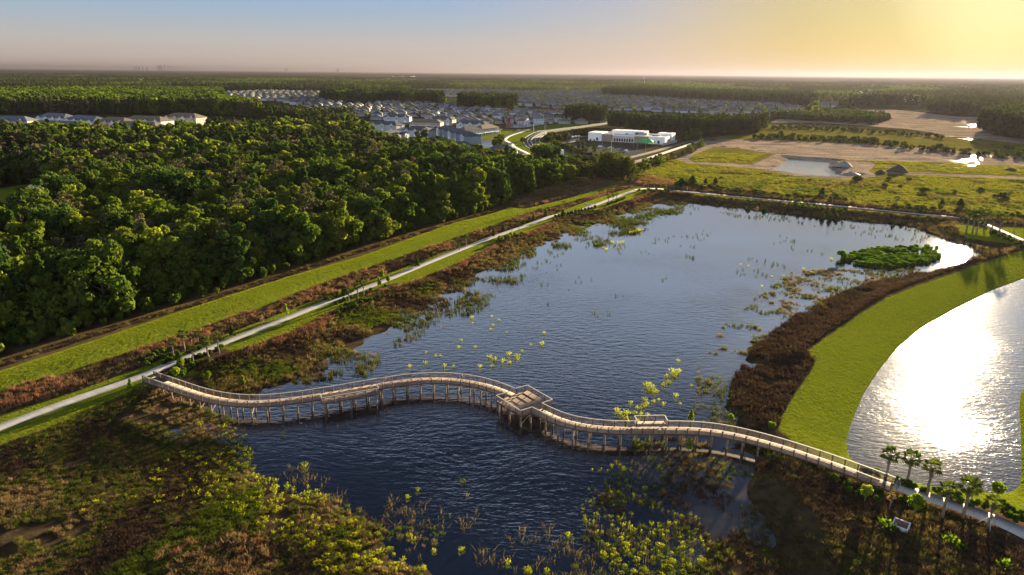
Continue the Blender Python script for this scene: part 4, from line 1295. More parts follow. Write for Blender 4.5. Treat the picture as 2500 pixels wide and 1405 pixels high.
for nm_, L_ in PAT:
    for i, (px, py, s) in enumerate(sorted(L_)):
        p = G(px, py + s * .8, 0)
        arrow_at(p[0], p[1], (.14 + .03 * pr.random()) * s * (np.hypot(*p) / 100) ** .6 * .68, 'yellow-green water plant, %s from left, %s' % (ordinal(i + 1), nm_), 'broad-leaved water plants')
DRL = pg0([(590, 1068), (612, 1120), (640, 1160), (740, 1180), (840, 1230), (900, 1290), (990, 1340), (1060, 1390), (900, 1410), (780, 1400), (640, 1290), (520, 1240), (330, 1230), (200, 1260), (180, 1225), (330, 1190), (400, 1130), (470, 1090)])
DRR = pg0([(1430, 1150), (1500, 1110), (1540, 1160), (1590, 1200), (1700, 1260), (1760, 1340), (1700, 1410), (1500, 1410), (1420, 1260)])
extraX, extraY = [], []
for poly, nm_, dens, lim_ in ((DRL, 'broad drift of the near left marsh', 1.9, 130), (DRR, 'drift in the near right shallows', 1.3, 70)):
    X, Y, r = area(poly, dens, 78)
    k = (fbm(X, Y, 4, 2) > .38) & (r.random(len(X)) < .35 + 1.3 * (fbm(X, Y, 2.0, 6) - .3))
    X, Y = X[k], Y[k]
    o = np.argsort(np.hypot(X, Y))
    X, Y = X[o], Y[o]
    m_ = min(lim_, len(X))
    extraX.append(X[m_:]); extraY.append(Y[m_:])
    for i, q in enumerate(sorted(range(m_), key=lambda q: float(J(X[q], Y[q], 0)[0]))):
        arrow_at(X[q], Y[q], .22 + .27 * r.random(), 'yellow-green water plant, %s from left, %s' % (ordinal(i + 1), nm_), 'broad-leaved water plants')
sow('water_plants', np.concatenate(extraX), np.concatenate(extraY), ['arrow'], 79, 'rest of the yellow-green water plants of the near drifts', .30, .32)

# ------------------------------------------------------------------ short turf on the lawns
TURF = [source('s', blades(400 + i, 22, .075, .26, .035, 'turf', .8)) for i in range(3)]
TX, TY = [], []
for i, (q, dens) in enumerate(((LAWN[0], 7.0), (LAWN[1], 7.0), (LAWN[2], 4.0), (LAWN[3], 4.0), (LAWN[4], 8.0))):
    X, Y, r = area(q, dens, 500 + i)
    k = (sdf(q, X, Y) > .15) & (Y < 360) & (lim(MULCH[0], X, Y) < 0) & (lim(POND, X, Y) < -.3)
    for mq in MULCH[1:]: k &= lim(mq, X, Y) < 0
    TX.append(X[k]); TY.append(Y[k])
X, Y = np.concatenate(TX), np.concatenate(TY)
# none on the paths
pd = np.full(len(X), 1e9)
for C in (pathL, pathR, pathB):
    for j in range(0, len(C), 1):
        pd = np.minimum(pd, (X - C[j, 0]) ** 2 + (Y - C[j, 1]) ** 2)
k = pd > 1.9 ** 2
X, Y = X[k], Y[k]
N = len(X)
r = np.random.default_rng(510)
s = .75 + .35 * r.random(N) * (.7 + .6 * fbm(X, Y, 6, 3))
scatter('turf', np.c_[X, Y, height(X, Y) - .01], TURF, r.integers(0, 3, N), np.c_[np.zeros((N, 2)), r.random(N) * 6.28], np.repeat(s[:, None], 3, 1), 'short mown turf of the lawns')
# ------------------------------------------------------------------ boardwalk
ZD, ZR = 2.1, 3.2
pairs = [(420, 922.5, 941.6), (464, 937.6, 957), (510, 952, 970), (570, 963.5, 977), (630, 966, 979), (690, 961.6, 973.6), (779, 949.6, 960.2), (850, 937.5, 948.5), (930, 923.7, 934.6),
         (1004, 913, 924), (1060, 909.5, 921), (1108, 911, 922.6), (1160, 917, 931), (1202, 927, 942), (1237, 940.5, 957)]
pairs2 = [(1323, 984.6, 1005), (1368, 1009, 1025), (1400, 1016, 1034), (1440, 1025, 1040), (1480, 1029, 1043.5), (1520, 1030, 1044), (1560, 1029.3, 1044), (1631, 1028, 1043.6), (1700, 1028.6, 1045.5), (1750, 1033, 1050),
          (1800, 1042, 1059), (1850, 1055, 1071.5), (1900, 1067, 1085.5), (1973, 1089.3, 1110.5), (2047, 1113, 1135), (2121, 1141, 1162.5)]
CL = [(360, 912)] + [(x, (a + b_) / 2) for x, a, b_ in pairs] + [(1248, 953.4)]
CR = [(1311.5, 989)] + [(x, (a + b_) / 2) for x, a, b_ in pairs2] + [(2181, 1174)]
WID = 2.3


def smoothline(C):
    P = resample(PG(C, ZR), 1.0)
    for _ in range(10):
        P[1:-1] = .5 * P[1:-1] + .25 * (P[:-2] + P[2:])
    d = np.concatenate(([0], np.cumsum(np.hypot(*np.diff(P, axis=0).T))))
    s = np.linspace(0, d[-1], int(d[-1] / .5) + 1)
    return np.c_[np.interp(s, d, P[:, 0]), np.interp(s, d, P[:, 1])]


CLw, CRw = smoothline(CL), smoothline(CR)
Lf, Ln = offs(CLw, WID / 2), offs(CLw, -WID / 2)        # far (left of travel) and near side
Rf, Rn = offs(CRw, WID / 2), offs(CRw, -WID / 2)
bw = ob('boardwalk', None, None, 'long curving wooden boardwalk on piles across the lake with square platform and lookout bays', 'boardwalk', loc=(0, 0, 0))
plat = PG([(1210, 966), (1287, 941), (1351, 975), (1272, 1002.7)], ZR)   # left, back, right, front
pc = plat.mean(0)
u_ = (plat[1] - plat[0] + plat[2] - plat[3]); u_ /= np.linalg.norm(u_)
v_ = np.array((u_[1], -u_[0]))
hs_ = 3.55
plat = np.array([pc + v_ * -hs_ * 0 + (-u_ * hs_ - v_ * hs_) * 1, pc + u_ * hs_ - v_ * hs_, pc + u_ * hs_ + v_ * hs_, pc - u_ * hs_ + v_ * hs_])


def decksheet(name, Lp, Rp, z, parent):
    k = len(Lp)
    run = np.concatenate(([0], np.cumsum(np.hypot(*np.diff((Lp + Rp) / 2, axis=0).T))))
    zz = np.full(k, z)
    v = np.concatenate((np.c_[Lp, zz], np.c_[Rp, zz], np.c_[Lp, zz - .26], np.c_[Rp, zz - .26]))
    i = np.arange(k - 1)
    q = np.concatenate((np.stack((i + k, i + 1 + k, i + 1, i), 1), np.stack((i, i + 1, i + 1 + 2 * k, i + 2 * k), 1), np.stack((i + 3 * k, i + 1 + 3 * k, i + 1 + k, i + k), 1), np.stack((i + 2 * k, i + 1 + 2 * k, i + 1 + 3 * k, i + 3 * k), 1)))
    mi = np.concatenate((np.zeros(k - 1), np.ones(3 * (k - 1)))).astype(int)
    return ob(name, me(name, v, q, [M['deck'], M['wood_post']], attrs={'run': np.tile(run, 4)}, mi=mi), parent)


decksheet('deck', Lf, Ln, ZD, bw)
decksheet('deck', Rf, Rn, ZD, bw)
k5 = np.linspace(0, 1, 15)[:, None]
decksheet('platform_deck', plat[0] + (plat[1] - plat[0]) * k5, plat[3] + (plat[2] - plat[3]) * k5, ZD + .006, bw)


def near_i(P, q):
    return int(np.argmin(np.hypot(*(P - q).T)))


# lookout bays: left one on the near side, right one on the far side
bA, bB = near_i(Ln, G(779, 960, ZR)), near_i(Ln, G(919, 937, ZR))
bay1 = np.array([Ln[bA], G(785, 972, ZR), G(925, 948, ZR), Ln[bB]])
cA, cB = near_i(Rf, G(1554, 1029, ZR)), near_i(Rf, G(1631, 1028, ZR))
bay2 = np.array([Rf[cA], G(1549, 1015.6, ZR), G(1623, 1014, ZR), Rf[cB]])


def bay_deck(edge, o0, o1, flip):
    k = len(edge)
    t = np.linspace(0, 1, k)[:, None]
    outer = o0 + (o1 - o0) * t
    a, b_ = (edge, outer) if not flip else (outer, edge)
    decksheet('lookout_deck', a, b_, ZD + .004, bw)


bay_deck(Ln[bA:bB + 1], bay1[1], bay1[2], False)
bay_deck(Rf[cA:cB + 1], bay2[1], bay2[2], True)

onL = lambda P: P  # rail paths as point lists
e0, e1 = plat[0], plat[1]          # back-left side of the platform, where the left run enters
f0, f1 = plat[2], plat[3]          # front-right side, where the right run leaves
rails = [np.concatenate((Lf, [plat[1], plat[2]], Rf[:cA + 1], bay2[1:3], Rf[cB:])),
         np.concatenate((Ln[:bA + 1], bay1[1:3], Ln[bB:], [plat[0], plat[3]], Rn))]
Dead = []
rail_pts = []
for R in rails:
    top, lows = MB(), MB()
    for a, b_ in zip(R[:-1], R[1:]):
        if np.hypot(*(b_ - a)) < .05: continue
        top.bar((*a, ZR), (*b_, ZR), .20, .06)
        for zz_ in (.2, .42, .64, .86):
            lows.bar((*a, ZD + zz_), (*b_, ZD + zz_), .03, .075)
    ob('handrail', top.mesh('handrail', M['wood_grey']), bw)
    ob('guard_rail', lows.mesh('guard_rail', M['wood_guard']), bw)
    d = np.concatenate(([0], np.cumsum(np.hypot(*np.diff(R, axis=0).T))))
    for s in np.arange(.1, d[-1], 1.83):
        rail_pts.append((np.interp(s, d, R[:, 0]), np.interp(s, d, R[:, 1])))
rail_pts.sort(key=lambda p: math.hypot(*p))
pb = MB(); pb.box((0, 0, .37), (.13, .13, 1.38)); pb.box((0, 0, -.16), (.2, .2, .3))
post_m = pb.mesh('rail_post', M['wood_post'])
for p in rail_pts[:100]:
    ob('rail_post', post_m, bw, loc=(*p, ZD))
pb = MB()
for p in rail_pts[100:]:
    pb.box((p[0], p[1], ZD + .37), (.13, .13, 1.38)); pb.box((p[0], p[1], ZD - .16), (.2, .2, .3))
ob('rail_post', pb.mesh('rail_post', M['wood_post']), bw, kind='stuff')
pm = MB(); pm.tube([(0, 0, -1.6), (0, 0, 1.80)], [.17, .16], 8)
pile_m = pm.mesh('pile', M['wood_pile'])
bents = []
for C in (CLw, CRw):
    T = np.gradient(C, axis=0); T /= np.linalg.norm(T, axis=1)[:, None]
    for i in range(6, len(C) - 3, 5):
        bents.append((C[i], np.array((-T[i][1], T[i][0]))))
bents.sort(key=lambda q: math.hypot(*q[0]))
npile = 0
late = MB()
for k, (c_, nrm) in enumerate(bents):
    a, b_ = c_ + nrm * .95, c_ - nrm * .95
    for p in (a, b_):
        if npile < 84:
            ob('pile', pile_m, bw, loc=(*p, 0)); npile += 1
        else: late.tube([(*p, -1.6), (*p, 1.80)], [.17, .16], 8)
    x = MB(); x.bar((*(c_ + nrm * 1.2), 1.70), (*(c_ - nrm * 1.2), 1.70), .16, .24)
    if k % 2 == 0 or k % 5 == 0: x.bar((*(b_ - nrm * .12), .15), (*(a + nrm * .05), 1.55), .08, .18)
    ob('bent_brace', x.mesh('bent_brace', M['wood_pile']), bw)
if late.V: ob('pile', late.mesh('pile', M['wood_pile']), bw, kind='stuff')
for sx in (-1, -.33, .33, 1):
    for sy in (-1, 0, 1):
        if npile < 100:
            p = pc + u_ * sx * 3.2 + v_ * sy * 3.2
            ob('pile', pile_m, bw, loc=(*p, 0)); npile += 1
x = MB()
x.bar((*(pc - u_ * 3.2 + v_ * 3.2), .2), (*(pc - u_ * 1.2 + v_ * 3.2), 1.7), .08, .18)
x.bar((*(pc + u_ * 3.2 + v_ * 3.2), .2), (*(pc + u_ * 1.2 + v_ * 3.2), 1.7), .08, .18)
for sx in (-1, -.33, .33, 1):
    x.bar((*(pc + u_ * sx * 3.2 - v_ * 3.5), 1.7), (*(pc + u_ * sx * 3.2 + v_ * 3.5), 1.7), .16, .24)
ob('platform_brace', x.mesh('platform_brace', M['wood_pile']), bw)
for q in (bay1, bay2):
    for t in (.05, .5, .95):
        if npile < 112:
            p = q[1] + (q[2] - q[1]) * t + (q[0] - q[1]) * .12
            ob('pile', pile_m, bw, loc=(*p, 0)); npile += 1

# benches are absent; a bare deck with people only

# ------------------------------------------------------------------ palms
def palm_crown(seed, n_=22, L_=1.5):
    r = np.random.default_rng(seed)
    V, Fq, T = [], [], []
    for i in range(n_):
        a = i * 2.399 + r.normal() * .2
        el = 1.25 - 1.9 * ((i + .5) / n_) + r.normal() * .12
        out = np.array((math.cos(a), math.sin(a), 0)); up = np.array((0, 0, 1.))
        d = out * math.cos(el) + up * math.sin(el)
        side = np.array((-math.sin(a), math.cos(a), 0))
        base = d * .15
        tip0 = d * L_ * .55
        k = len(V)
        V += [base - side * .03, base + side * .03, tip0 + side * .03, tip0 - side * .03]
        Fq.append((k, k + 1, k + 2, k + 3)); T += [.2] * 4
        nrm = np.cross(side, d)
        for j in range(7):
            f = (j - 3) / 3
            dd = d * math.cos(f * 1.25) + side * math.sin(f * 1.25)
            ln = L_ * (.72 - .15 * abs(f))
            t0, t1 = tip0 + dd * .05, tip0 + dd * ln - up * ln * (.18 + .25 * abs(f)) - nrm * 0.05
            w_ = np.cross(dd, nrm); w_ /= np.linalg.norm(w_) + 1e-9
            mid = (t0 + t1) / 2 + up * .05
            k = len(V)
            V += [t0, mid + w_ * .12, t1, mid - w_ * .12]
            Fq.append((k, k + 1, k + 2, k + 3))
            T += [float(np.clip(.25 + .5 * (i / n_) + r.normal() * .15, 0, 1))] * 4
    return me('crown', np.array(V), [np.array(Fq)], M['palm_leaf'], attrs={'tint': T})


PALMC = [palm_crown(200 + i, 22 - 2 * i, 1.22 - .06 * i) for i in range(3)]


def palm_trunk(seed, h):
    r = random.Random(seed)
    b = MB()
    pts = [(0, 0, -.3)] + [(r.uniform(-.05, .05), r.uniform(-.05, .05), h * i / 5) for i in range(1, 6)]
    b.tube(pts, [.20, .17, .15, .14, .15, .19], 8)
    for i in range(26):       # boots: stubs of cut fronds under the crown
        a, z = i * 2.4, h * (.62 + .36 * i / 26)
        b.bar((.15 * math.cos(a), .15 * math.sin(a), z), (.34 * math.cos(a), .34 * math.sin(a), z + .22), .07, .05)
    return b.mesh('trunk', M['palm_bark'])


PALMT = [palm_trunk(i, 3.9) for i in range(3)]
palm_n = 0


def palm(bx, by, tx, ty, lab, stakes=False, z=1.8, grp='cabbage palms along the paths', small=1.0):
    global palm_n
    p = G(bx, by, z)
    # height from how tall it stands in view
    Rg = math.hypot(p[0], p[1])
    hpx = math.hypot(by - ty, 0)
    lo, hi = 1.0, 12.0
    for _ in range(30):
        m_ = (lo + hi) / 2
        if by - J(p[0], p[1], z + m_)[1] < hpx: lo = m_
        else: hi = m_
    s = lo / 4.0 * small
    s = min(max(s, .6), 1.7)
    t = ob('palm_tree', None, None, lab, 'palm tree', grp, loc=(*p, z), rot=(0, 0, rnd.random() * 6), scale=s)
    ob('trunk', PALMT[palm_n % 3], t)
    c_ = ob('crown', PALMC[palm_n % 3], t, loc=(0, 0, 4.0))
    if stakes:
        b = MB()
        for a in (0.4, 2.5, 4.6):
            b.bar((1.35 * math.cos(a), 1.35 * math.sin(a), -.05), (.2 * math.cos(a), .2 * math.sin(a), 1.5), .07, .07)
        ob('support_stakes', b.mesh('support_stakes', M['wood_grey']), t)
    palm_n += 1


PL = [(424, 870, 418, 836, 'palm behind the path near the left boardwalk end, first of five'), (451, 858, 447, 816, 'palm with pale fruit stalks behind the path near the left boardwalk end'),
      (473, 889, 470, 851, 'dark-headed palm on the lake side of the path by the boardwalk end'), (485, 840, 483, 816, 'yellow-tipped palm behind the path, above the palm trio'),
      (509, 879, 506, 833, 'largest palm on the mulch bed by the left boardwalk end'), (535, 863, 531, 822, 'thin-headed palm at the right end of the mulch bed')]
for q in PL: palm(*q)
PL = [(852, 740, 849, 710, 'palm at the left of three beside the round-shrub bed'), (874, 731, 873, 699, 'middle one of three palms beside the round-shrub bed'), (888, 721, 887, 692, 'right one of three palms beside the round-shrub bed'),
      (1138, 603, 1138, 578, 'lone palm left of the path, opposite the second mulch bed'), (1122, 612, 1121, 598, 'short thin palm next to the lone palm left of the path'), (1250, 570, 1249, 555, 'small palm left of the path at the second mulch bed'),
      (1267, 565, 1267, 549, 'palm right beside the path at the second mulch bed'), (1376, 514, 1376, 495, 'taller of two palms left of the path bend'), (1391, 519, 1390, 500, 'leaning palm right at the path bend'),
      (1485, 498, 1485, 479, 'left palm in the small bed below the path corner'), (1496, 495, 1495, 477, 'middle palm in the small bed below the path corner'), (1505, 491, 1504, 474, 'right palm in the small bed below the path corner'),
      (1571, 460, 1571, 448, 'left palm of the group at the path corner'), (1583, 459, 1583, 446, 'middle palm of the group at the path corner'), (1597, 459, 1597, 448, 'right palm of the group at the path corner'),
      (1833, 475, 1833, 458, 'left of two palms beyond the far path'), (1852, 477, 1853, 457, 'right of two palms beyond the far path'),
      (2031, 500, 2030, 474, 'left palm of three beyond the far path bed'), (2012, 497, 2010, 479, 'thin palm left of the three beyond the far path bed'), (2052, 500, 2052, 484, 'right palm of three beyond the far path bed'),
      (2165, 509, 2165, 492, 'left palm of three beyond the far path right'), (2186, 508, 2187, 485, 'tall middle palm of three beyond the far path right'), (2209, 512, 2208, 494, 'right palm of three beyond the far path right'),
      (2360, 563, 2362, 517, 'leftmost tall palm casting shadow by the right path bend'), (2374, 566, 2376, 515, 'second tall palm by the right path bend'), (2384, 568, 2387, 518, 'third tall palm by the right path bend'),
      (2403, 553, 2404, 518, 'palm just behind the right path bend'), (2419, 571, 2420, 531, 'palm in front of the path at the far right'), (2438, 574, 2440, 530, 'big-headed palm in front of the path at the far right'),
      (2475, 563, 2475, 546, 'small palm on the lawn strip at the far right edge')]
for q in PL: palm(*q)
PL = [(2162, 1172, 2166, 1110, 'first palm by the right boardwalk end, dark against the glittering pond'), (2213, 1184, 2220, 1118, 'second palm by the right boardwalk end against the glittering pond'), (2262, 1211, 2275, 1140, 'third palm against the glittering pond, on the path edge'),
      (2300, 1263, 2309, 1196, 'palm on the near side of the lower path, left'), (2351, 1264, 2363, 1186, 'palm on the near side of the lower path, right'), (2412, 1289, 2421, 1226, 'large palm with support stakes on the near side of the lower path')]
for i, q in enumerate(PL): palm(*q, stakes=(i == 5))

# ------------------------------------------------------------------ young trees
def young_tree(bx, by, ty, wpx, lab, kind, z=1.8, cat_='young tree'):
    p = G(bx, by, z)
    lo, hi = .5, 14.
    for _ in range(30):
        m_ = (lo + hi) / 2
        if by - J(p[0], p[1], z + m_)[1] < by - ty: lo = m_
        else: hi = m_
    h = lo
    Rg = math.sqrt(p[0] ** 2 + p[1] ** 2 + H * H)
    R_ = wpx * Rg / F / 2 * .95
    t = ob({'ball': 'young_tree', 'cone': 'cypress_sapling', 'bare': 'bare_sapling', 'dark': 'young_tree'}[kind], None, None, lab, cat_, 'young planted trees', loc=(*p, z), rot=(0, 0, rnd.random() * 6))
    b = MB()
    b.tube([(0, 0, -.2), (.03, 0, h * .4), (0, .03, h * .75)], [.07, .055, .025], 6)
    for a in range(5):
        an = a * 1.257
        b.tube([(0, 0, h * (.35 + .06 * a)), (R_ * .7 * math.cos(an), R_ * .7 * math.sin(an), h * (.55 + .08 * a))], [.03, .01], 4)
    ob('trunk', b.mesh('trunk', M['grey_bark']), t)
    sd = rnd.randint(0, 9999)
    if kind == 'ball': ms = crown(sd, R_ * .92, h * .34, h * 1.02, 22, 48, .17 * max(1, R_), 'young', 'ball')
    elif kind == 'cone': ms = crown(sd, R_, h * .18, h, 18, 42, .17 * max(1, R_), 'young', 'cone')
    elif kind == 'dark': ms = crown(sd, R_, h * .15, h, 14, 40, .28 * max(1, R_), 'cypress', 'cone')
    else: ms = crown(sd, R_, h * .4, h, 9, 12, .2, 'tan', 'ball')
    ob('crown', ms, t)


YT = [(2111, 1225, 1184, 26, 'round yellow-green young tree on the dark slope, left of the bare sapling', 'ball'), (2231, 1253, 1212, 38, 'largest yellow-green young tree, right of the bare sapling', 'ball'), (2171, 1245, 1205, 24, 'nearly bare grey sapling between two yellow-green young trees', 'bare'),
      (2373, 1217, 1174, 22, 'slim yellow-green young tree by the pond, behind the lower path', 'ball'), (2433, 1214, 1180, 28, 'yellow-green young tree at the pond corner, lower right', 'ball')]
for q in YT: young_tree(*q)
for q in [(1680, 1103, 1069, 16, 'bright cypress sapling standing in the water below the boardwalk', 'cone', .1), (1686, 1030, 1001, 17, 'bright cypress sapling just behind the boardwalk, right of the lookout bay', 'cone', .1), (1783, 1034, 1012, 15, 'small bright sapling behind the boardwalk, second from the lookout bay', 'ball', .2),
          (1882, 1060, 1029, 19, 'bright round sapling behind the boardwalk near the lawn corner', 'ball', .3), (320.5, 957, 926, 14, 'bright sapling beside the left path, left of the boardwalk end', 'cone', 1.5), (443, 903, 875, 18, 'bright green young tree on the lake side of the path, by the boardwalk end', 'ball', 1.8),
          (430, 925, 898, 22, 'bright bushy young tree just above the left boardwalk rail', 'ball', 1.6), (437, 880, 858, 18, 'darker green young tree behind the path, left of the palms', 'dark', 1.8), (510, 928, 908, 14, 'pale green young tree in the sedge above the boardwalk', 'ball', .6),
          (594, 940, 918, 12, 'thin pale sapling in the sedge above the boardwalk', 'cone', .3)]:
    young_tree(*q)
for q in [(567, 824, 796, 14, 'first thin young tree along the path, right of the palms', 'dark'), (640.6, 798, 768, 13, 'brownish young tree along the path, second from the palms', 'bare'), (699, 773, 742, 15, 'feathery young tree along the path, third from the palms', 'cone'),
          (887, 700, 678, 9, 'dark slim young tree behind the three palms', 'dark'), (934, 682, 656, 13, 'pale slim young tree left of the path, before the second bend', 'cone'), (948, 695, 674, 12, 'bright round young tree at the right end of the round-shrub bed', 'ball'), (926, 700, 678, 12, 'bright slim young tree in the round-shrub bed', 'cone'),
          (1019, 653, 630, 12, 'dark brown-leaved young tree left of the path', 'dark'), (1054, 630, 611, 11, 'small green young tree left of the path', 'dark'), (1205, 580, 559, 10, 'dark columnar young tree left of the path', 'dark'), (1229, 565, 549, 11, 'dark cone-shaped shrub tree in the dry grass', 'dark'),
          (1279, 550, 537, 10, 'dark slim tree left of the path before the mulch bed', 'dark'), (1302, 540, 524, 10, 'green young tree left of the path after the mulch bed', 'dark'), (1332, 529, 510, 13, 'round dark young tree left of the path bend', 'dark'), (1374, 532, 513, 15, 'round green young tree right on the path bend', 'dark'),
          (1224, 592, 578, 14, 'left bright bush-like tree in the second mulch bed', 'ball'), (1240, 586, 573, 14, 'middle bright bush-like tree in the second mulch bed', 'ball'), (1247, 580, 568, 12, 'right bright bush-like tree in the second mulch bed', 'ball'),
          (1613, 463, 452, 9, 'left bright round tree at the path corner', 'ball'), (1625, 463, 453, 9, 'middle bright round tree at the path corner', 'ball'), (1640, 466, 455, 10, 'right dark round tree at the path corner', 'dark'), (1807, 474, 463, 12, 'rounded green tree left of the two far palms', 'dark'),
          (1913, 491, 479, 8, 'left of three bright trees on the far path', 'ball'), (1931, 496, 483, 9, 'middle of three bright trees on the far path', 'ball'), (1951, 496, 484, 8, 'right of three bright trees on the far path', 'ball'), (2249, 515, 503, 13, 'round green tree beyond the far path right', 'dark')]:
    young_tree(*q)
# saplings standing in the far shallows
for i, (bx, by, ty, w_, nm_) in enumerate([(1846, 521, 505, 12, 'bare grey cypress standing in the far shallows'), (1826, 514, 508, 13, 'low green bush in the far shallows left'), (1865, 516, 507, 12, 'low olive bush in the far shallows'), (2007, 534, 517, 13, 'left bush of the trio in the far water'),
                                          (2024, 537, 520, 13, 'middle bush of the trio in the far water'), (2041, 535, 522, 13, 'right bush of the trio in the far water'), (1909, 518, 510, 8, 'small sapling in the far shallows below three bright trees'), (2179, 550, 538, 8, 'thin sapling in the far shallows right'), (2200, 549, 540, 12, 'low bush in the far shallows right')]):
    young_tree(bx, by, ty, w_, nm_, 'dark' if 'bare' not in nm_ else 'bare', 0.0, 'shrub')
# pines and bushes beyond the far path
for bx, by, ty, w_, nm_ in [(1664, 452, 438, 30, 'bushy dark pine clump beyond the path corner, left'), (1690, 450, 430, 24, 'tallest dark pine of the clump beyond the path corner'), (1722, 450, 436, 12, 'single dark pine right of the clump'), (1746, 451, 434, 14, 'last dark pine right of the clump'),
                            (2006, 478, 459, 16, 'dark pine at the pasture edge, centre'), (2299, 501, 487, 12, 'dark pine at the pasture edge, right'), (2343, 505, 486, 18, 'leaning dark pine at the pasture edge, far right'), (2038, 484, 474, 22, 'low grey bush at the pasture edge')]:
    young_tree(bx, by, ty, w_, nm_, 'dark', 1.8, 'tree')

# ------------------------------------------------------------------ the lone oak
def big_tree(bx, by, topy, wpx, lab, src='oak', nl=44, per=150, leaf=.62, z=1.8, nm='oak_tree', shape='dome'):
    p = G(bx, by, z)
    lo, hi = 1., 30.
    for _ in range(30):
        m_ = (lo + hi) / 2
        if by - J(p[0], p[1], z + m_)[1] < by - topy: lo = m_
        else: hi = m_
    Rg = math.sqrt(p[0] ** 2 + p[1] ** 2 + H * H)
    R_ = wpx * Rg / F / 2
    t = ob(nm, None, None, lab, 'tree', None, loc=(*p, z))
    ob('trunk', trunkmesh(int(bx), lo * .6, .4, 'bark', 6, R_ * .6), t)
    ob('crown', crown(int(bx) + 1, R_, .4, lo, nl, per, leaf, src, shape), t)


big_tree(1495, 437, 379, 108, 'lone wide dark oak at the far end of the mown bank', 'scrub', 60, 150, .7)
big_tree(1560, 418, 398, 34, 'dark bushy tree right behind the lone oak', 'scrub', 24, 90, .6)
big_tree(1296, 472, 412, 34, 'pointed bright green tree at the end of the woods', 'cypress', 30, 90, .6, shape='cone')
big_tree(1345, 452, 398, 52, 'round oak at the far tip of the woods', 'oak', 36, 130)
big_tree(1390, 441, 402, 46, 'last low oak of the woods, left of the lone oak', 'oak', 34, 130)
big_tree(1425, 434, 404, 40, 'small oak touching the lone oak on its left', 'scrub', 30, 110)

# ------------------------------------------------------------------ round shrubs of the beds
RS = [crown(300 + i, .62, 0, .95, 9, 34, .2, 'shrub', 'ball') for i in range(3)]
rs_n = 0


def shrub_row(pts, lab, s=1.0, z=1.78):
    global rs_n
    for i, (px, py) in enumerate(pts):
        p = G(px, py, z)
        ob('round_shrub', RS[rs_n % 3], None, 'small round clipped shrub, %s from left %s' % (ordinal(i + 1), lab), 'shrub', 'round shrubs of the planting beds', loc=(*p, z), rot=(0, 0, rnd.random() * 6), scale=s * rnd.uniform(.85, 1.15))
        rs_n += 1


def zz(pts, x0=780, y0=640, f=8.333):
    return [(x0 + a / f, y0 + (b_ + 25) / f) for a, b_ in pts]


shrub_row(sorted(zz([(375, 1030), (415, 990), (450, 950), (448, 915), (480, 980), (540, 885), (540, 915), (540, 950), (655, 825), (655, 865), (640, 895), (628, 935), (720, 820), (725, 860), (728, 905), (768, 790), (800, 830), (865, 790), (865, 835), (885, 750), (960, 775), (955, 805), (985, 735), (1065, 710), (1095, 750), (1040, 780), (1115, 680), (1175, 650), (1230, 690), (1185, 715)])), 'in the round-shrub bed below the path')
shrub_row(sorted(zz([(340, 835), (420, 800), (500, 770), (635, 715), (980, 610), (1035, 565), (1300, 530), (1335, 500), (1290, 640), (1480, 540), (1410, 600)])), 'along the upper edge of the round-shrub bed')
shrub_row(sorted(zz([(185, 770), (240, 745), (335, 715), (400, 690), (485, 665), (130, 750), (285, 690), (385, 660), (500, 600), (560, 640), (670, 590), (640, 570), (170, 715)])), 'above the path opposite the round-shrub bed')
q4 = lambda pts: [(400 + a / 9.367, 810 + (b_ + 25) / 9.367) for a, b_ in pts]
shrub_row(sorted(q4([(540, 690), (750, 735), (830, 570), (940, 530), (1060, 685), (1190, 430), (1310, 385), (655, 800), (540, 855), (915, 720), (450, 920), (420, 985), (185, 970), (1060, 490), (700, 590)])), 'in the palm bed by the left boardwalk end')
shrub_row(sorted(q4([(160, 540), (45, 580), (95, 655), (155, 655), (15, 720), (575, 480), (830, 390), (1310, 170)]) + [(395, 875), (380, 880), (367, 886), (385, 866), (372, 872), (360, 893), (350, 880), (398, 860)]), 'above the path by the left boardwalk end')
b2 = []
for i in range(26):
    t = i / 25
    b2.append((1352 + 100 * t, 541 - 24 * t - 9 * (i % 2)))
shrub_row(b2, 'in the dark bed below the path bend', 1.1)
b3 = [(1214 + 7 * (i % 9) + 3 * (i // 9), 594 - 1.9 * (i % 9) - 5 * (i // 9)) for i in range(24)]
shrub_row(sorted(b3), 'in the second mulch bed', 1.0)
b4 = [(1484 + 5 * i, 501 - 1.8 * i) for i in range(9)]
shrub_row(b4, 'in the small bed below the path corner', 1.1)
shrub_row([(1560 + 7 * i + 2 * (i % 2), 467 + 2.5 * (i % 3)) for i in range(11)], 'at the path corner bed', 1.5)
shrub_row([(1784 + 6.2 * i, 476.5 + .62 * i) for i in range(16)], 'in the row along the far path, left part', .9)
shrub_row([(1940 + 5.2 * i, 498 + .62 * i + 4.5 * (i % 3)) for i in range(25)], 'in the far bed between path and water', 1.2)
shrub_row([(2144 + 5.5 * i, 511.5 + .55 * i) for i in range(24)], 'in the row along the far path, right part', .9)
shrub_row([(2340 + 6 * i, 531 + 1.6 * i + 3 * (i % 2)) for i in range(12)], 'by the right path bend', 1.1)
shrub_row([(2420 + 7 * i, 566 + 3.2 * i + 4 * (i % 2)) for i in range(12)], 'in the bed at the far right path', 1.5)
q7 = lambda pts: [(1900 + a / 4.0717, 1060 + (b_ + 22) / 4.0717) for a, b_ in pts]
shrub_row(sorted(q7([(1225, 480), (1293, 505), (1345, 520), (1440, 555), (1180, 470), (980, 395), (885, 370), (830, 345), (935, 378)])), 'beside the right boardwalk end, pond side', 1.0)
shrub_row(sorted(q7([(1225, 655), (545, 430), (1000, 550), (690, 495), (570, 445), (795, 590), (985, 650), (700, 555)])), 'on the dark slope below the right boardwalk end', .9)
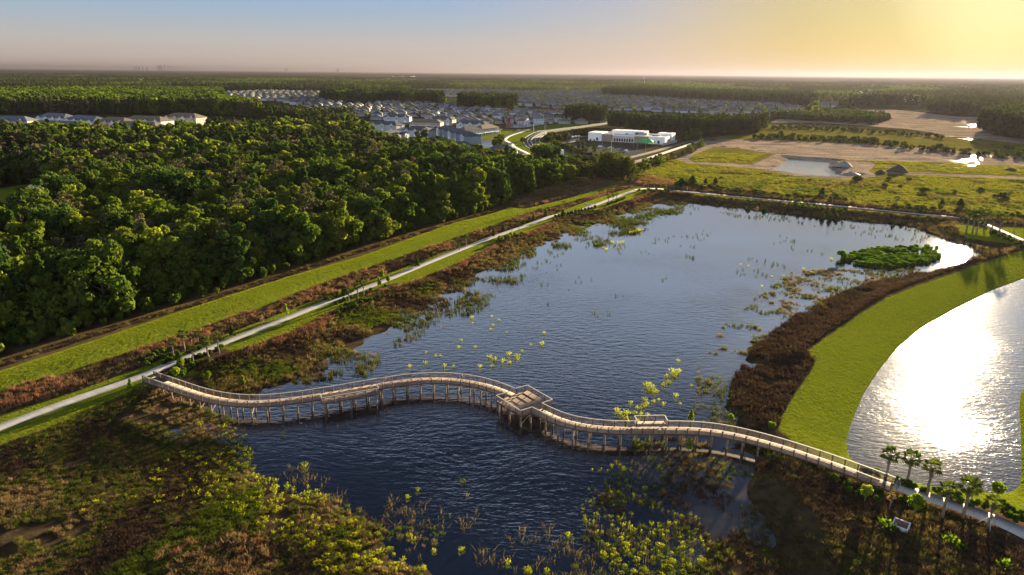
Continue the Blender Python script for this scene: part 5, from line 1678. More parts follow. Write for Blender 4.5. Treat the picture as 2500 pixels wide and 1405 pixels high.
shrub_row(sorted(q7([(1560, 560), (1600, 590), (1730, 600), (1780, 620), (1800, 660), (1910, 690), (1985, 690), (2050, 720), (2200, 760), (2270, 740), (2330, 770), (2290, 810), (2390, 800), (2350, 850), (2420, 840), (2240, 700), (1690, 620)])), 'in the bed between lower path and pond', .95)
for px, py, s in ((2160, 1290, 1.1), (2175, 1300, .9), (2325, 1330, .9), (2345, 1345, .9), (2450, 1390, 1.0), (2310, 1322, .8)):
    p = G(px, py, 1.6)
    ob('bush', TUFT['bright'][rnd.randint(0, 1)], None, 'bright green leafy bush %s' % {2160: 'just left of the concrete drain box', 2175: 'with yellow leaves touching the other bush left of the drain box', 2325: 'on the lower right slope, middle of three', 2345: 'on the lower right slope, right of three', 2450: 'near the bottom right corner', 2310: 'on the lower right slope, left of three'}[px], 'bush', 'bushes of the dark slope',
       loc=(*p, 1.5), rot=(0, 0, rnd.random() * 6), scale=s)

# ------------------------------------------------------------------ concrete drain box
M['conc_box'] = simple('drain concrete', (0.55, 0.55, 0.55), (0.40, 0.40, 0.40), 2, bump=.15)
M['grate'] = simple('rusty grate', (0.16, 0.09, 0.06), (0.08, 0.05, 0.04), 8)
p = G(2196, 1300, 1.2)
db = ob('drain_box', None, None, 'white concrete drain box with sloped rusty grate on the dark slope', 'drain inlet', None, loc=(*p, .85), rot=(0, 0, rad(-42)))
b = MB()
w2, d2, hb_, hf, th = .95, .62, 1.95, 1.5, .14
for sx in (-1, 1):
    x0, x1 = sx * w2, sx * (w2 - th)
    b.poly([(x0, -d2, 0), (x0, d2, 0), (x0, d2, hb_), (x0, -d2, hf), (x1, -d2, 0), (x1, d2, 0), (x1, d2, hb_), (x1, -d2, hf)], [(0, 3, 2, 1), (4, 5, 6, 7), (3, 7, 6, 2), (0, 4, 7, 3), (1, 2, 6, 5)])
b.box((0, -d2 + th / 2, hf / 2 - .002), (2 * w2 - 2 * th, th, hf - .004))
b.box((0, d2 - th / 2, hb_ / 2 - .002), (2 * w2 - 2 * th, th, hb_ - .1))
ob('wall', b.mesh('wall', M['conc_box']), db)
b = MB()
for i in range(14):
    x = -w2 + th + (i + .5) * (2 * w2 - 2 * th) / 14
    b.bar((x, -d2 + th, hf - .12), (x, d2 - th, hb_ - .12), .06, .05)
for t in (.2, .5, .8):
    y = -d2 + th + t * (2 * d2 - 2 * th); zq = hf - .15 + t * (hb_ - hf)
    b.bar((-w2 + th, y, zq), (w2 - th, y, zq), .05, .05)
ob('grate', b.mesh('grate', M['grate']), db)
b = MB(); b.box((0, -d2 - .01, hf * .72), (.32, .04, .16))
ob('overflow_slot', b.mesh('overflow_slot', M['black']), db)
b = MB(); b.box((0, -d2 - .75, .06), (1.9, 1.45, .12))
ob('apron', b.mesh('apron', simple('grey apron', (.25, .26, .29))), db)

# ------------------------------------------------------------------ people
def person(loc, rz, lab, shirt, pants, skin=(.45, .28, .2), hair=(.05, .035, .025), stride=.25, arm=.3, h=1.74, cap=None, lean=0.0):
    k = h / 1.74
    J_ = {'pel': (0, 0, .93), 'sp': (0, lean * .3, 1.15), 'ch': (0, lean * .6, 1.38), 'nk': (0, lean * .8, 1.50), 'hd': (0, lean + .02, 1.62), 'tp': (0, lean + .015, 1.72),
          'hL': (.10, 0, .90), 'kL': (.11, stride * .55 + .03, .50), 'aL': (.11, stride, .08), 'tL': (.12, stride + .16, .03),
          'hR': (-.10, 0, .90), 'kR': (-.11, -stride * .35 + .05, .50), 'aR': (-.11, -stride, .10), 'tR': (-.12, -stride + .15, .03),
          'sL': (.19, lean * .6, 1.42), 'eL': (.24, -arm * .5, 1.16), 'wL': (.23, -arm * .4 + .12, .93), 'fL': (.22, -arm * .4 + .17, .85),
          'sR': (-.19, lean * .6, 1.42), 'eR': (-.24, arm * .5, 1.16), 'wR': (-.23, arm * .8 + .12, .95), 'fR': (-.22, arm * .8 + .18, .88)}
    R_ = {'pel': .145, 'sp': .135, 'ch': .15, 'nk': .055, 'hd': .10, 'tp': .075, 'hL': .10, 'hR': .10, 'kL': .062, 'kR': .062, 'aL': .042, 'aR': .042, 'tL': .035, 'tR': .035,
          'sL': .065, 'sR': .065, 'eL': .045, 'eR': .045, 'wL': .032, 'wR': .032, 'fL': .036, 'fR': .036}
    E_ = [('pel', 'sp'), ('sp', 'ch'), ('ch', 'nk'), ('nk', 'hd'), ('hd', 'tp'), ('pel', 'hL'), ('hL', 'kL'), ('kL', 'aL'), ('aL', 'tL'), ('pel', 'hR'), ('hR', 'kR'), ('kR', 'aR'), ('aR', 'tR'),
          ('ch', 'sL'), ('sL', 'eL'), ('eL', 'wL'), ('wL', 'fL'), ('ch', 'sR'), ('sR', 'eR'), ('eR', 'wR'), ('wR', 'fR')]
    names = list(J_)
    m = bpy.data.meshes.new('person')
    m.from_pydata([tuple(c * k for c in J_[a]) for a in names], [(names.index(a), names.index(b_)) for a, b_ in E_], [])
    o = bpy.data.objects.new('tmp', m)
    COL.objects.link(o)
    sk = o.modifiers.new('skin', 'SKIN'); sk.use_smooth_shade = True
    m.skin_vertices.new() if not m.skin_vertices else None
    for i, a in enumerate(names):
        m.skin_vertices[0].data[i].radius = (R_[a] * k, R_[a] * k * (.75 if a in ('pel', 'sp', 'ch') else 1))
    m.skin_vertices[0].data[0].use_root = True
    o.modifiers.new('sub', 'SUBSURF').levels = 1
    bpy.context.view_layer.update()
    dg = bpy.context.evaluated_depsgraph_get()
    bm_ = bpy.data.meshes.new_from_object(o.evaluated_get(dg))
    bpy.data.objects.remove(o)
    bm_.name = 'person'
    bm_.materials.clear()
    def flat(nm, c): return simple(nm, c, tuple(v * .85 for v in c), 6)
    for x in (flat('skin', skin), flat('shirt cloth', shirt), flat('trouser cloth', pants), flat('shoe', (.05, .05, .05))): bm_.materials.append(x)
    for pl in bm_.polygons:
        c = pl.center / k
        if c.z > 1.49: q = 0
        elif c.z > .95: q = 0 if (abs(c.x) > .20 and c.z < 1.24) else 1
        elif c.z > .09: q = 0 if (abs(c.x) > .185 and c.z > .78) else 2
        else: q = 3
        pl.material_index = q
    t = ob('person', bm_, None, lab, 'person', None, loc=loc, rot=(0, 0, rz))
    b = MB()
    N_ = 10
    pts, fc = [], []
    hc = Vector((0, lean + .01, 1.655)) * k
    for i in range(5):
        ph = math.pi / 2 * i / 4
        for j in range(N_):
            a = 2 * math.pi * j / N_
            pts.append(hc + Vector((.108 * math.cos(ph) * math.cos(a), .118 * math.cos(ph) * math.sin(a), .105 * math.sin(ph))) * k)
    fc = [(i * N_ + j, i * N_ + (j + 1) % N_, (i + 1) * N_ + (j + 1) % N_, (i + 1) * N_ + j) for i in range(4) for j in range(N_)]
    b.poly(pts, fc)
    if cap: b.box(tuple(hc + Vector((0, .13, .01)) * k), (.15 * k, .12 * k, .02))
    ob('cap' if cap else 'hair', b.mesh('hair', flat('hair', cap or hair)), t)
    return t


def onwalk(C, px, py, side=0.0):
    q = G(px, py, ZD)
    i = near_i(C, q)
    T = C[min(i + 1, len(C) - 1)] - C[max(i - 1, 0)]
    T /= np.linalg.norm(T)
    return C[i] + np.array((-T[1], T[0])) * side, math.atan2(T[1], T[0])


p, a = onwalk(CLw, 942, 942, .2)
person((*p, ZD + .005), a + rad(90), 'person in a coral red top walking on the boardwalk left of the platform', (.55, .10, .08), (.30, .10, .10), stride=.18, h=1.66)
p, a = onwalk(CLw, 1125, 934, -.1)
person((*p, ZD + .005), a - rad(90), 'person in dark clothes striding on the boardwalk behind the platform', (.10, .07, .09), (.02, .025, .035), stride=.33)
p, a = onwalk(CRw, 2162, 1176, .35)
person((*p, ZD + .005), a - rad(90), 'person in a white cap on the right end of the boardwalk', (.035, .035, .05), (.03, .03, .04), cap=(.8, .8, .8), stride=.2)
p, a = onwalk(CRw, 2168, 1178, -.35)
person((*p, ZD + .005), a - rad(90), 'person in black beside the white-capped walker on the boardwalk end', (.012, .012, .02), (.012, .012, .02), stride=.26)
p = G(2191, 1194, 1.9)
person((*p, 1.905), rad(145), 'person in a white hat striding on the path at the right boardwalk end', (.06, .07, .10), (.08, .09, .13), cap=(.8, .8, .82), stride=.34)
p = G(1678, 466, 1.9)
person((*p, 1.91), rad(90), 'person in pale clothes walking on the far path right of the corner', (.7, .65, .6), (.5, .45, .4), stride=.3)
# ------------------------------------------------------------------ buildings
WALLC = {'white': (.42, .45, .49), 'cream': (.38, .36, .32), 'tan': (.30, .26, .21), 'grey': (.26, .28, .30), 'blue-grey': (.17, .22, .29), 'pale blue': (.30, .36, .43), 'beige': (.34, .31, .27), 'dark grey': (.16, .165, .18)}
ROOFC = {'charcoal': (.095, .10, .12), 'brown': (.17, .14, .11), 'grey': (.18, .185, .20), 'slate': (.13, .145, .18)}
WALLM = {a: simple(a + ' wall', c, tuple(v * .9 for v in c), .6) for a, c in WALLC.items()}
ROOFM = {a: simple(a + ' shingles', c, tuple(v * .7 for v in c), .8, rough=.9, spec=.1) for a, c in ROOFC.items()}
M['garage'] = simple('garage door', (.75, .75, .74), (.68, .68, .67), 1)
M['tpo'] = simple('white flat roof', (.66, .62, .58), (.58, .55, .52), .15)
M['brick'] = simple('brown brick', (.24, .11, .07), (.13, .06, .04), 2.5, bump=.2)
M['green_cloth'] = simple('green shade cloth', (.02, .42, .06), (.015, .34, .05), .6)


def wall_mesh(w_, d_, h_, m):
    b = MB(); b.box((0, 0, h_ / 2), (w_, d_, h_)); return b.mesh('wall', m)


def hip_mesh(w_, d_, z, rise, m, over=.5, name='roof', inset=None, th=.18):
    a, c = w_ / 2 + over, d_ / 2 + over
    rl = max(a - (c if inset is None else inset), .02)
    b = MB()
    P = [(-a, -c, z), (a, -c, z), (a, c, z), (-a, c, z), (-rl, 0, z + rise), (rl, 0, z + rise), (-a, -c, z - th), (a, -c, z - th), (a, c, z - th), (-a, c, z - th)]
    b.poly(P, [(0, 1, 5, 4), (2, 3, 4, 5), (1, 2, 5), (3, 0, 4), (7, 6, 9, 8), (6, 7, 1, 0), (7, 8, 2, 1), (8, 9, 3, 2), (9, 6, 0, 3)])
    return b.mesh(name, m)


def gable_mb(b, x, y0, y1, wd, z, rise, m=0, over=.3):
    """a gabled bay whose ridge runs along y"""
    a = wd / 2 + over
    P = [(x - a, y0, z), (x + a, y0, z), (x, y0, z + rise), (x - a, y1, z), (x + a, y1, z), (x, y1, z + rise)]
    b.poly(P, [(0, 2, 5, 3), (2, 1, 4, 5)], m)


win_m, pane_m = {}, {}


def window_pair(w_, h_):
    k = (w_, h_)
    if k not in win_m:
        b = MB()
        for s in (-1, 1):
            b.box((s * (w_ / 2 + .06), 0, 0), (.12, .14, h_ + .24)); b.box((0, 0, s * (h_ / 2 + .06)), (w_, .14, .12))
        win_m[k] = b.mesh('window', M['white'])
        b = MB(); b.box((0, .01, 0), (w_, .08, h_)); pane_m[k] = b.mesh('pane', M['glass'])
    return win_m[k], pane_m[k]


def add_window(par, x, y, z, rz=0, w_=1.0, h_=1.4):
    a, b = window_pair(w_, h_)
    o = ob('window', a, par, loc=(x, y, z), rot=(0, 0, rz))
    ob('pane', b, o)
    return o


def gz(px, py, z=1.8):
    return (*G(px, py, z), z)


# -- townhouse rows: (front-left pixel, front-right pixel, depth, wall, roof, units, label)
def townhouse(fl, fr, depth, wall, roof, units, label, h_=6.1, rise=3.2, gables=True, grp='townhouse rows'):
    a, b_ = G(*fl), G(*fr)
    L_ = float(np.hypot(*(b_ - a)))
    ang = math.atan2(*(b_ - a)[::-1])
    mid = (a + b_) / 2
    nrm = np.array((-math.sin(ang), math.cos(ang)))
    c_ = mid + nrm * depth / 2
    t = ob('townhouse_row', None, None, label, 'townhouses', grp, loc=(*c_, 1.8), rot=(0, 0, ang))
    ob('wall', wall_mesh(L_, depth, h_, WALLM[wall]), t)
    ob('roof', hip_mesh(L_, depth, h_, rise, ROOFM[roof]), t)
    y = -depth / 2
    uw = L_ / units
    for i in range(units):
        x = -L_ / 2 + (i + .5) * uw
        if gables:
            b = MB()
            gw = uw * .46
            P = [(x - gw / 2, y - .9, 0), (x + gw / 2, y - .9, 0), (x + gw / 2, y - .9, h_), (x, y - .9, h_ + 1.7), (x - gw / 2, y - .9, h_), (x - gw / 2, y, 0), (x + gw / 2, y, 0), (x + gw / 2, y, h_), (x - gw / 2, y, h_)]
            b.poly(P, [(0, 1, 2, 3, 4), (1, 6, 7, 2), (5, 0, 4, 8)])
            ob('gable_front', b.mesh('gable_front', WALLM['white' if i % 2 == 0 else wall]), t)
            b = MB(); gable_mb(b, x, y - 1.2, y + 3.5, gw, h_ - .05, 1.95)
            ob('gable_roof', b.mesh('gable_roof', ROOFM[roof]), t)
            add_window(t, x, y - .93, h_ * .72, 0, 1.5, 1.3)
            b = MB(); b.box((x, y - .93, 1.15), (2.4, .1, 2.2))
            ob('garage_door', b.mesh('garage_door', M['garage']), t)
        else:
            add_window(t, x - uw * .22, y - .03, h_ * .72, 0, 1.1, 1.3); add_window(t, x + uw * .22, y - .03, h_ * .72, 0, 1.1, 1.3)
            b = MB(); b.box((x, y - .05, 1.1), (uw * .45, .1, 2.1))
            ob('sliding_door', b.mesh('sliding_door', M['glass']), t)
            b = MB(); b.box((x, y - 1.4, 2.75), (uw * .8, 2.7, .16)); b.box((x - uw * .38, y - 2.6, 1.35), (.2, .2, 2.65)); b.box((x + uw * .38, y - 2.6, 1.35), (.2, .2, 2.65))
            ob('porch', b.mesh('porch', M['white']), t)
    for s in (-1, 1):
        add_window(t, s * (L_ / 2 + .03), depth * .12, h_ * .72, s * math.pi / 2, 1.0, 1.3)
    return t


TH = [((983, 334), (1046, 337), 15, 'white', 'charcoal', 3, 'white gabled townhouse row facing the parking, nearest to the woods', True),
      ((1064, 330), (1138, 352), 13, 'blue-grey', 'charcoal', 5, 'long dark-roofed townhouse row running towards the pond, white gables', True),
      ((1114, 316), (1184, 320), 14, 'white', 'charcoal', 3, 'white townhouse row with three dark gables before the brick tower', True),
      ((1135, 337), (1178, 333), 12, 'white', 'brown', 3, 'white townhouse row with brown roof above the small pond', False),
      ((1178, 332), (1218, 327), 12, 'blue-grey', 'brown', 3, 'blue-grey townhouse row beside the curved lawn', False),
      ((902, 318), (968, 322), 13, 'white', 'charcoal', 3, 'white gabled townhouse row at the left, behind the tree tops', True),
      ((1190, 389), (1262, 390), 13, 'blue-grey', 'charcoal', 2, 'single dark blue-grey house block in front of the road end', False),
      ((945, 352), (1000, 344), 16, 'grey', 'charcoal', 3, 'dark-roofed townhouse row half hidden by the woods', True),
      ((1118, 380), (1160, 377), 11, 'grey', 'charcoal', 2, 'low dark-roofed block peeping over the trees by the pond', False),
      ((938, 299), (1000, 300), 12, 'white', 'charcoal', 3, 'white-gabled row just left of the first fountain pond', True),
      ((1045, 305), (1104, 307), 12, 'tan', 'charcoal', 3, 'charcoal-roofed row right of the first fountain pond', True),
      ((1000, 313), (1075, 315), 12, 'tan', 'brown', 4, 'brown-roofed row below the first fountain pond', False)]
for q in TH: townhouse(*q[:7], gables=q[7])
AP = [((-60, 316), (70, 318), 'beige', 'slate', 'grey roofed apartment row at the left picture edge'), ((90, 306), (160, 310), 'white', 'slate', 'white-gabled apartment row, second from left'), ((60, 330), (210, 334), 'beige', 'brown', 'brown-roofed apartment row in front of the second one'), ((160, 312), (232, 318), 'white', 'slate', 'white-gabled apartment row in the middle'),
      ((235, 318), (305, 322), 'beige', 'brown', 'brown-roofed apartment row right of the middle'), ((300, 314), (395, 318), 'white', 'brown', 'long brown-roofed apartment row with white dormers'), ((270, 332), (385, 336), 'white', 'brown', 'nearest brown-roofed apartment row above the trees'), ((262, 342), (330, 345), 'blue-grey', 'slate', 'blue-grey low apartment block nearest the trees'), ((400, 305), (480, 308), 'beige', 'brown', 'rightmost brown-roofed apartment row, behind the trees')]
for fl, fr, wl_, rf_, lb in AP:
    townhouse(fl, fr, 17, wl_, rf_, 4, lb, 8.2, 4.2, True, 'apartment rows behind the woods')

# -- the farmhouse in the clearing
a = G(118, 468)
t = ob('farmhouse', None, None, 'pale metal-roofed farmhouse in the dark clearing at the left', 'house', None, loc=(*a, 1.8), rot=(0, 0, rad(-20)))
ob('wall', wall_mesh(11, 7, 3.2, WALLM['pale blue']), t)
ob('roof', hip_mesh(11, 7, 3.2, 2.2, simple('tin roof', (.38, .40, .44)), .7, inset=.2), t)
b = MB()
for i in range(5): b.box((-5 + 2.5 * i, -5.2, 1.3), (.18, .18, 2.6))
b.box((0, -4.4, 2.7), (11.5, 2.4, .14))
ob('porch', b.mesh('porch', M['white']), t)
for x in (-3.4, 0, 3.4): add_window(t, x, -3.53, 1.7)

# -- detached houses in the estates
TOWN = [PG(q) for q in ([(862, 262), (960, 251), (1130, 259), (1260, 273), (1375, 284), (1480, 297), (1440, 303), (1330, 302), (1240, 303), (1200, 309), (1130, 306), (1060, 302), (1045, 297), (1040, 287), (1000, 288), (985, 294), (900, 292), (872, 280)],
                         [(555, 229), (640, 225), (800, 228), (800, 240), (780, 246), (850, 258), (880, 262), (870, 276), (760, 266), (690, 250), (600, 243), (560, 236)],
                         [(1240, 226), (1480, 223), (1560, 240), (1760, 251), (1900, 258), (1970, 268), (1900, 275), (1790, 283), (1650, 275), (1480, 270), (1380, 266), (1240, 258)],
                         [(1000, 222), (1240, 222), (1250, 236), (1110, 238), (1000, 232)], [(1960, 262), (2010, 255), (2110, 252), (2120, 256), (2010, 264)])]
hx, hy = np.meshgrid(np.arange(-900, 1500, 16.5), np.arange(780, 3200, 31.0))
hx = hx + (np.arange(hx.shape[0]) % 2)[:, None] * 5 + 18 * np.sin(hy / 170.)
hy = hy + 22 * np.sin(hx / 210.) + (np.arange(hx.shape[0]) % 2)[:, None] * 5
hr = np.random.default_rng(91)
hx = hx + hr.normal(size=hx.shape) * 1.2; hy = hy + hr.normal(size=hy.shape) * 1.5
rowid = np.repeat(np.arange(hx.shape[0])[:, None], hx.shape[1], 1)
hx, hy, rowid = hx.ravel(), hy.ravel(), rowid.ravel()
inn = np.zeros(len(hx), int)
for i, q in enumerate(TOWN):
    inn[inside(q, hx, hy)] = i + 1
k = inn > 0
hx, hy, rowid, inn = hx[k], hy[k], rowid[k], inn[k]
hang = np.arctan2(22 / 210. * np.cos(hx / 210.), 1) + (hr.random(len(hx)) < .12) * math.pi / 2
od = np.argsort(np.hypot(hx, hy))
WK = ['white', 'white', 'cream', 'tan', 'grey', 'beige', 'pale blue']
RK = ['charcoal', 'charcoal', 'slate', 'brown', 'grey']
HM = {}


def house_parts(v, wall, roof):
    """wall, upper wall and roof meshes of house plan v"""
    if v not in HM:
        two = v < 2
        wd, dp = ((12.5, 11), (11.5, 12.5), (13.5, 13))[v]
        h_ = 5.7 if two else 3.1
        b = MB(); b.box((0, 0, h_ / 2), (wd, dp, h_))
        if two: b.box((wd * .12, -dp / 2 - 1.5, 1.45), (wd * .62, 3.0, 2.9))
        HM[v] = (wd, dp, h_, b.V, b.F, b.M)
    return HM[v]


hmesh = {}
cntr = {}
TN = {1: 'estate by fountain ponds', 2: 'estate left beyond woods', 3: 'estate beyond right pine wood', 4: 'estate strip behind pine islands', 5: 'far right estate'}
rows_in = {e: sorted(set(rowid[inn == e])) for e in TN}
sel = od[:300]
for i in sorted(sel, key=lambda q: float(J(hx[q], hy[q])[0])):
    e = int(inn[i]); v = int(hr.integers(0, 3)) if e != 3 else int(hr.choice([0, 2, 2]))
    wall, roof = WK[hr.integers(0, 7)], RK[hr.integers(0, 5)]
    key = (v, wall, roof)
    wd, dp, h_, V0, F0, M0 = house_parts(v, wall, roof)
    if key not in hmesh:
        b = MB(); b.V, b.F, b.M = V0, F0, M0
        wm = b.mesh('wall', WALLM[wall])
        rf = MB()
        for (cx, cy, w0, d0, z0, rs) in ([(0, 0, wd, dp, h_, 3.3)] + ([(wd * .12, -dp / 2 - 1.5, wd * .62, 3.4, 2.9, 1.1)] if v < 2 else [])):
            a_, c_ = w0 / 2 + .5, d0 / 2 + .5
            if a_ >= c_: rl, rc = a_ - c_ + .02, 0
            else: rl, rc = 0.0, c_ - a_
            P = [(cx - a_, cy - c_, z0), (cx + a_, cy - c_, z0), (cx + a_, cy + c_, z0), (cx - a_, cy + c_, z0)]
            if a_ >= c_:
                P += [(cx - rl, cy, z0 + rs), (cx + rl, cy, z0 + rs)]; Fq = [(0, 1, 5, 4), (2, 3, 4, 5), (1, 2, 5), (3, 0, 4)]
            else:
                P += [(cx, cy - rc, z0 + rs), (cx, cy + rc, z0 + rs)]; Fq = [(1, 2, 5, 4), (3, 0, 4, 5), (0, 1, 4), (2, 3, 5)]
            rf.poly(P, Fq + [(3, 2, 1, 0)])
        hmesh[key] = (wm, rf.mesh('roof', ROOFM[roof]))
    rw = rows_in[e].index(rowid[i]) + 1
    cntr[(e, rw)] = cntr.get((e, rw), 0) + 1
    t = ob('house', None, None, '%s house, %s roof, %s from left in %s row, %s' % (wall, roof, ordinal(cntr[(e, rw)]), ordinal(rw), TN[e]), 'house', 'detached houses of the estates', loc=(hx[i], hy[i], 1.8), rot=(0, 0, hang[i] + (math.pi if rowid[i] % 2 else 0)))
    ob('wall', hmesh[key][0], t); ob('roof', hmesh[key][1], t)
    if math.hypot(hx[i], hy[i]) < 1020:
        sgn = -1
        for x in (-wd * .3, 0, wd * .3):
            add_window(t, x, dp / 2 + .03, (h_ * .72 if v < 2 else 1.6), math.pi, 1.2, 1.3)
            if v < 2: add_window(t, x, -dp / 2 - .03, h_ * .74, 0, 1.2, 1.3)
# the farther houses as one mass
rest_h = od[300:]
srcs = []
for (wall, roof) in (('white', 'charcoal'), ('cream', 'brown'), ('grey', 'slate'), ('tan', 'grey')):
    b = MB(); b.box((0, 0, 2.4), (12.5, 12, 4.8), m=0)
    P = [(-6.9, -6.6, 4.8), (6.9, -6.6, 4.8), (6.9, 6.6, 4.8), (-6.9, 6.6, 4.8), (-1, 0, 7.6), (1, 0, 7.6)]
    b.poly(P, [(0, 1, 5, 4), (2, 3, 4, 5), (1, 2, 5), (3, 0, 4)], 1)
    srcs.append(source('s', b.mesh('house', [WALLM[wall], ROOFM[roof]])))
N = len(rest_h)
scatter('houses', np.c_[hx[rest_h], hy[rest_h], np.full(N, 1.8)], srcs, hr.integers(0, 4, N), np.c_[np.zeros((N, 2)), hang[rest_h]], np.full((N, 3), 1.0), 'mass of farther estate houses')
# garden trees of the estates
gx, gy = hx + hr.normal(size=len(hx)) * 2, hy + 14 + hr.normal(size=len(hx)) * 3
gx, gy = np.concatenate((gx, hx + 8)), np.concatenate((gy, hy - 13 + hr.normal(size=len(hx)) * 2))
gi = np.concatenate((inn, inn))
k = hr.random(len(gx)) < np.where(gi == 3, .95, np.where(gi == 1, .36, .55))
gx, gy = gx[k], gy[k]
wood('garden_trees', gx, gy, (hr.random(len(gx)) > .5).astype(int), LSRC, {0: [0, 1, 2], 1: [3, 4]}, 'small garden trees between the estate houses', .30, .28)

# -- white commercial building
F0, F1 = G(1437, 343.5), G(1622, 353.5)
ang = math.atan2(*(F1 - F0)[::-1])
L_ = float(np.hypot(*(F1 - F0)))
D_ = 33.0
n_ = np.array((-math.sin(ang), math.cos(ang)))
c_ = (F0 + F1) / 2 + n_ * D_ / 2
t = ob('commercial_building', None, None, 'long white and tan flat-roofed commercial building beside the parking lot', 'building', None, loc=(*c_, 1.8), rot=(0, 0, ang))
TAN = simple('tan panel', (.46, .40, .34), (.42, .37, .31), .4); DGR = simple('brown-grey panel', (.24, .20, .165), (.21, .18, .15), .4)
b = MB(); b.box((0, 0, 2.6), (L_, D_, 5.2)); ob('wall', b.mesh('wall', TAN), t)
b = MB(); b.box((0, .15, 5.25), (L_ - 1.2, D_ - 1.5, .14)); ob('roof', b.mesh('roof', M['tpo']), t)
b = MB()
for q in ((0, -D_ / 2 + .2, L_, .4), (0, D_ / 2 - .2, L_, .4)): b.box((q[0], q[1], 5.55), (q[2], q[3], .7))
for s in (-1, 1): b.box((s * (L_ / 2 - .2), 0, 5.55), (.4, D_ - .8, .7))
ob('parapet', b.mesh('parapet', M['white']), t)
for (x0, x1, y0, y1, h_, m_) in ((-L_ / 2 - .4, -L_ / 2 + 12, -D_ / 2 - .4, -D_ / 2 + 16, 7.2, M['white']), (-L_ / 2 + 14, -L_ / 2 + 44, D_ / 2 - 12, D_ / 2 + .4, 8.2, M['white']), (-L_ / 2 + 12.2, -L_ / 2 + 22, -D_ / 2 - .25, -D_ / 2 + 3, 6.3, DGR),
                                 (L_ / 2 - 26, L_ / 2 - 14, -D_ / 2 - .25, -D_ / 2 + 3, 5.95, DGR), (L_ / 2 - 13.8, L_ / 2 + .4, -D_ / 2 - .5, -D_ / 2 + 5, 6.1, M['white']), (L_ / 2 - 12, L_ / 2 + .5, D_ / 2 - 12, D_ / 2 + .5, 7.4, M['white'])):
    b = MB(); b.box(((x0 + x1) / 2, (y0 + y1) / 2, h_ / 2), (x1 - x0, y1 - y0, h_)); ob('wall_block', b.mesh('wall_block', m_), t)
for (x, y, w_, d_, h_) in ((8, 4, 11, 7, 2.0), (24, -6, 7, 4, 1.6), (-4, -2, 2, 2, 1.1)):
    b = MB(); b.box((x, y, 5.32 + h_ / 2), (w_, d_, h_)); b.box((x - w_ * .3, y - d_ / 2 - .05, 5.32 + h_ * .5), (w_ * .2, .1, h_ * .6), m=1)
    ob('rooftop_unit', b.mesh('rooftop_unit', [WALLM['grey'], M['black']]), t)
for i in range(8):
    add_window(t, -L_ / 2 + 24 + i * (L_ - 52) / 7, -D_ / 2 - .06, 1.9, 0, 1.6, 2.6)
for x in (-L_ / 2 + 8, L_ / 2 - 5): add_window(t, x, -D_ / 2 - .56, 1.7, 0, 1.8, 2.6)
for i in range(5): add_window(t, L_ / 2 + .06, -6 + i * 3.2, 2.2, math.pi / 2, 1.4, 2.4)

# green shade canopy
c_ = G(1578, 357)
t = ob('shade_canopy', None, None, 'green peaked shade canopy in front of the white building', 'canopy', None, loc=(*c_, 1.8), rot=(0, 0, ang))
ob('cloth', hip_mesh(13, 8, 3.2, 2.6, M['green_cloth'], .4, 'cloth', th=.1), t)
for sx in (-1, 1):
    for sy in (-1, 1):
        b = MB(); b.tube([(sx * 6, sy * 3.6, 0), (sx * 6, sy * 3.6, 3.15)], [.1, .1], 6); ob('post', b.mesh('post', M['metal']), t)

# boundary walls
def lowwall(name, pts, h_, th, m, label, cat_='wall'):
    C = resample(PG(pts), 6)
    b = MB()
    for p, q in zip(C[:-1], C[1:]): b.bar((*p, 1.8 + h_ / 2), (*q, 1.8 + h_ / 2), th, h_)
    return ob(name, b.mesh(name, m), None, label, cat_)


lowwall('boundary_wall', [(1530, 404), (1580, 390), (1640, 370), (1700, 350), (1716, 344)], 1.5, .3, WALLM['cream'], 'long low cream wall between pasture and access road')
lowwall('boundary_wall', [(1617, 357), (1640, 351), (1652, 348)], 2.2, .3, WALLM['cream'], 'short tan wall at the right end of the white building')
lowwall('fence', [(1352, 351), (1372, 359), (1410, 371), (1450, 381)], 1.3, .1, M['black'], 'dark fence between the side road and the parking lot', 'fence')

# -- brick tower
a = G(1241, 313)
t = ob('brick_tower', None, None, 'square brown brick tower with flat cap by the fountain pond', 'tower', None, loc=(*a, 1.8), rot=(0, 0, rad(20)))
b = MB(); b.box((0, 0, 5.0), (3.6, 3.6, 10.0)); b.box((0, 0, .5), (4.4, 4.4, 1.0)); ob('shaft', b.mesh('shaft', M['brick']), t)
b = MB(); b.box((0, 0, 10.2), (4.4, 4.4, .4)); b.box((0, 0, 10.8), (3.2, 3.2, .8)); ob('cap', b.mesh('cap', simple('dark cap', (.07, .06, .06))), t)
for i in range(4):
    an = i * math.pi / 2
    b = MB(); b.box((1.82 * math.cos(an), 1.82 * math.sin(an), 7.8), (.08 if i % 2 == 0 else 1.3, 1.3 if i % 2 == 0 else .08, 2.2)); ob('recess', b.mesh('recess', simple('dark recess', (.06, .035, .03))), t)

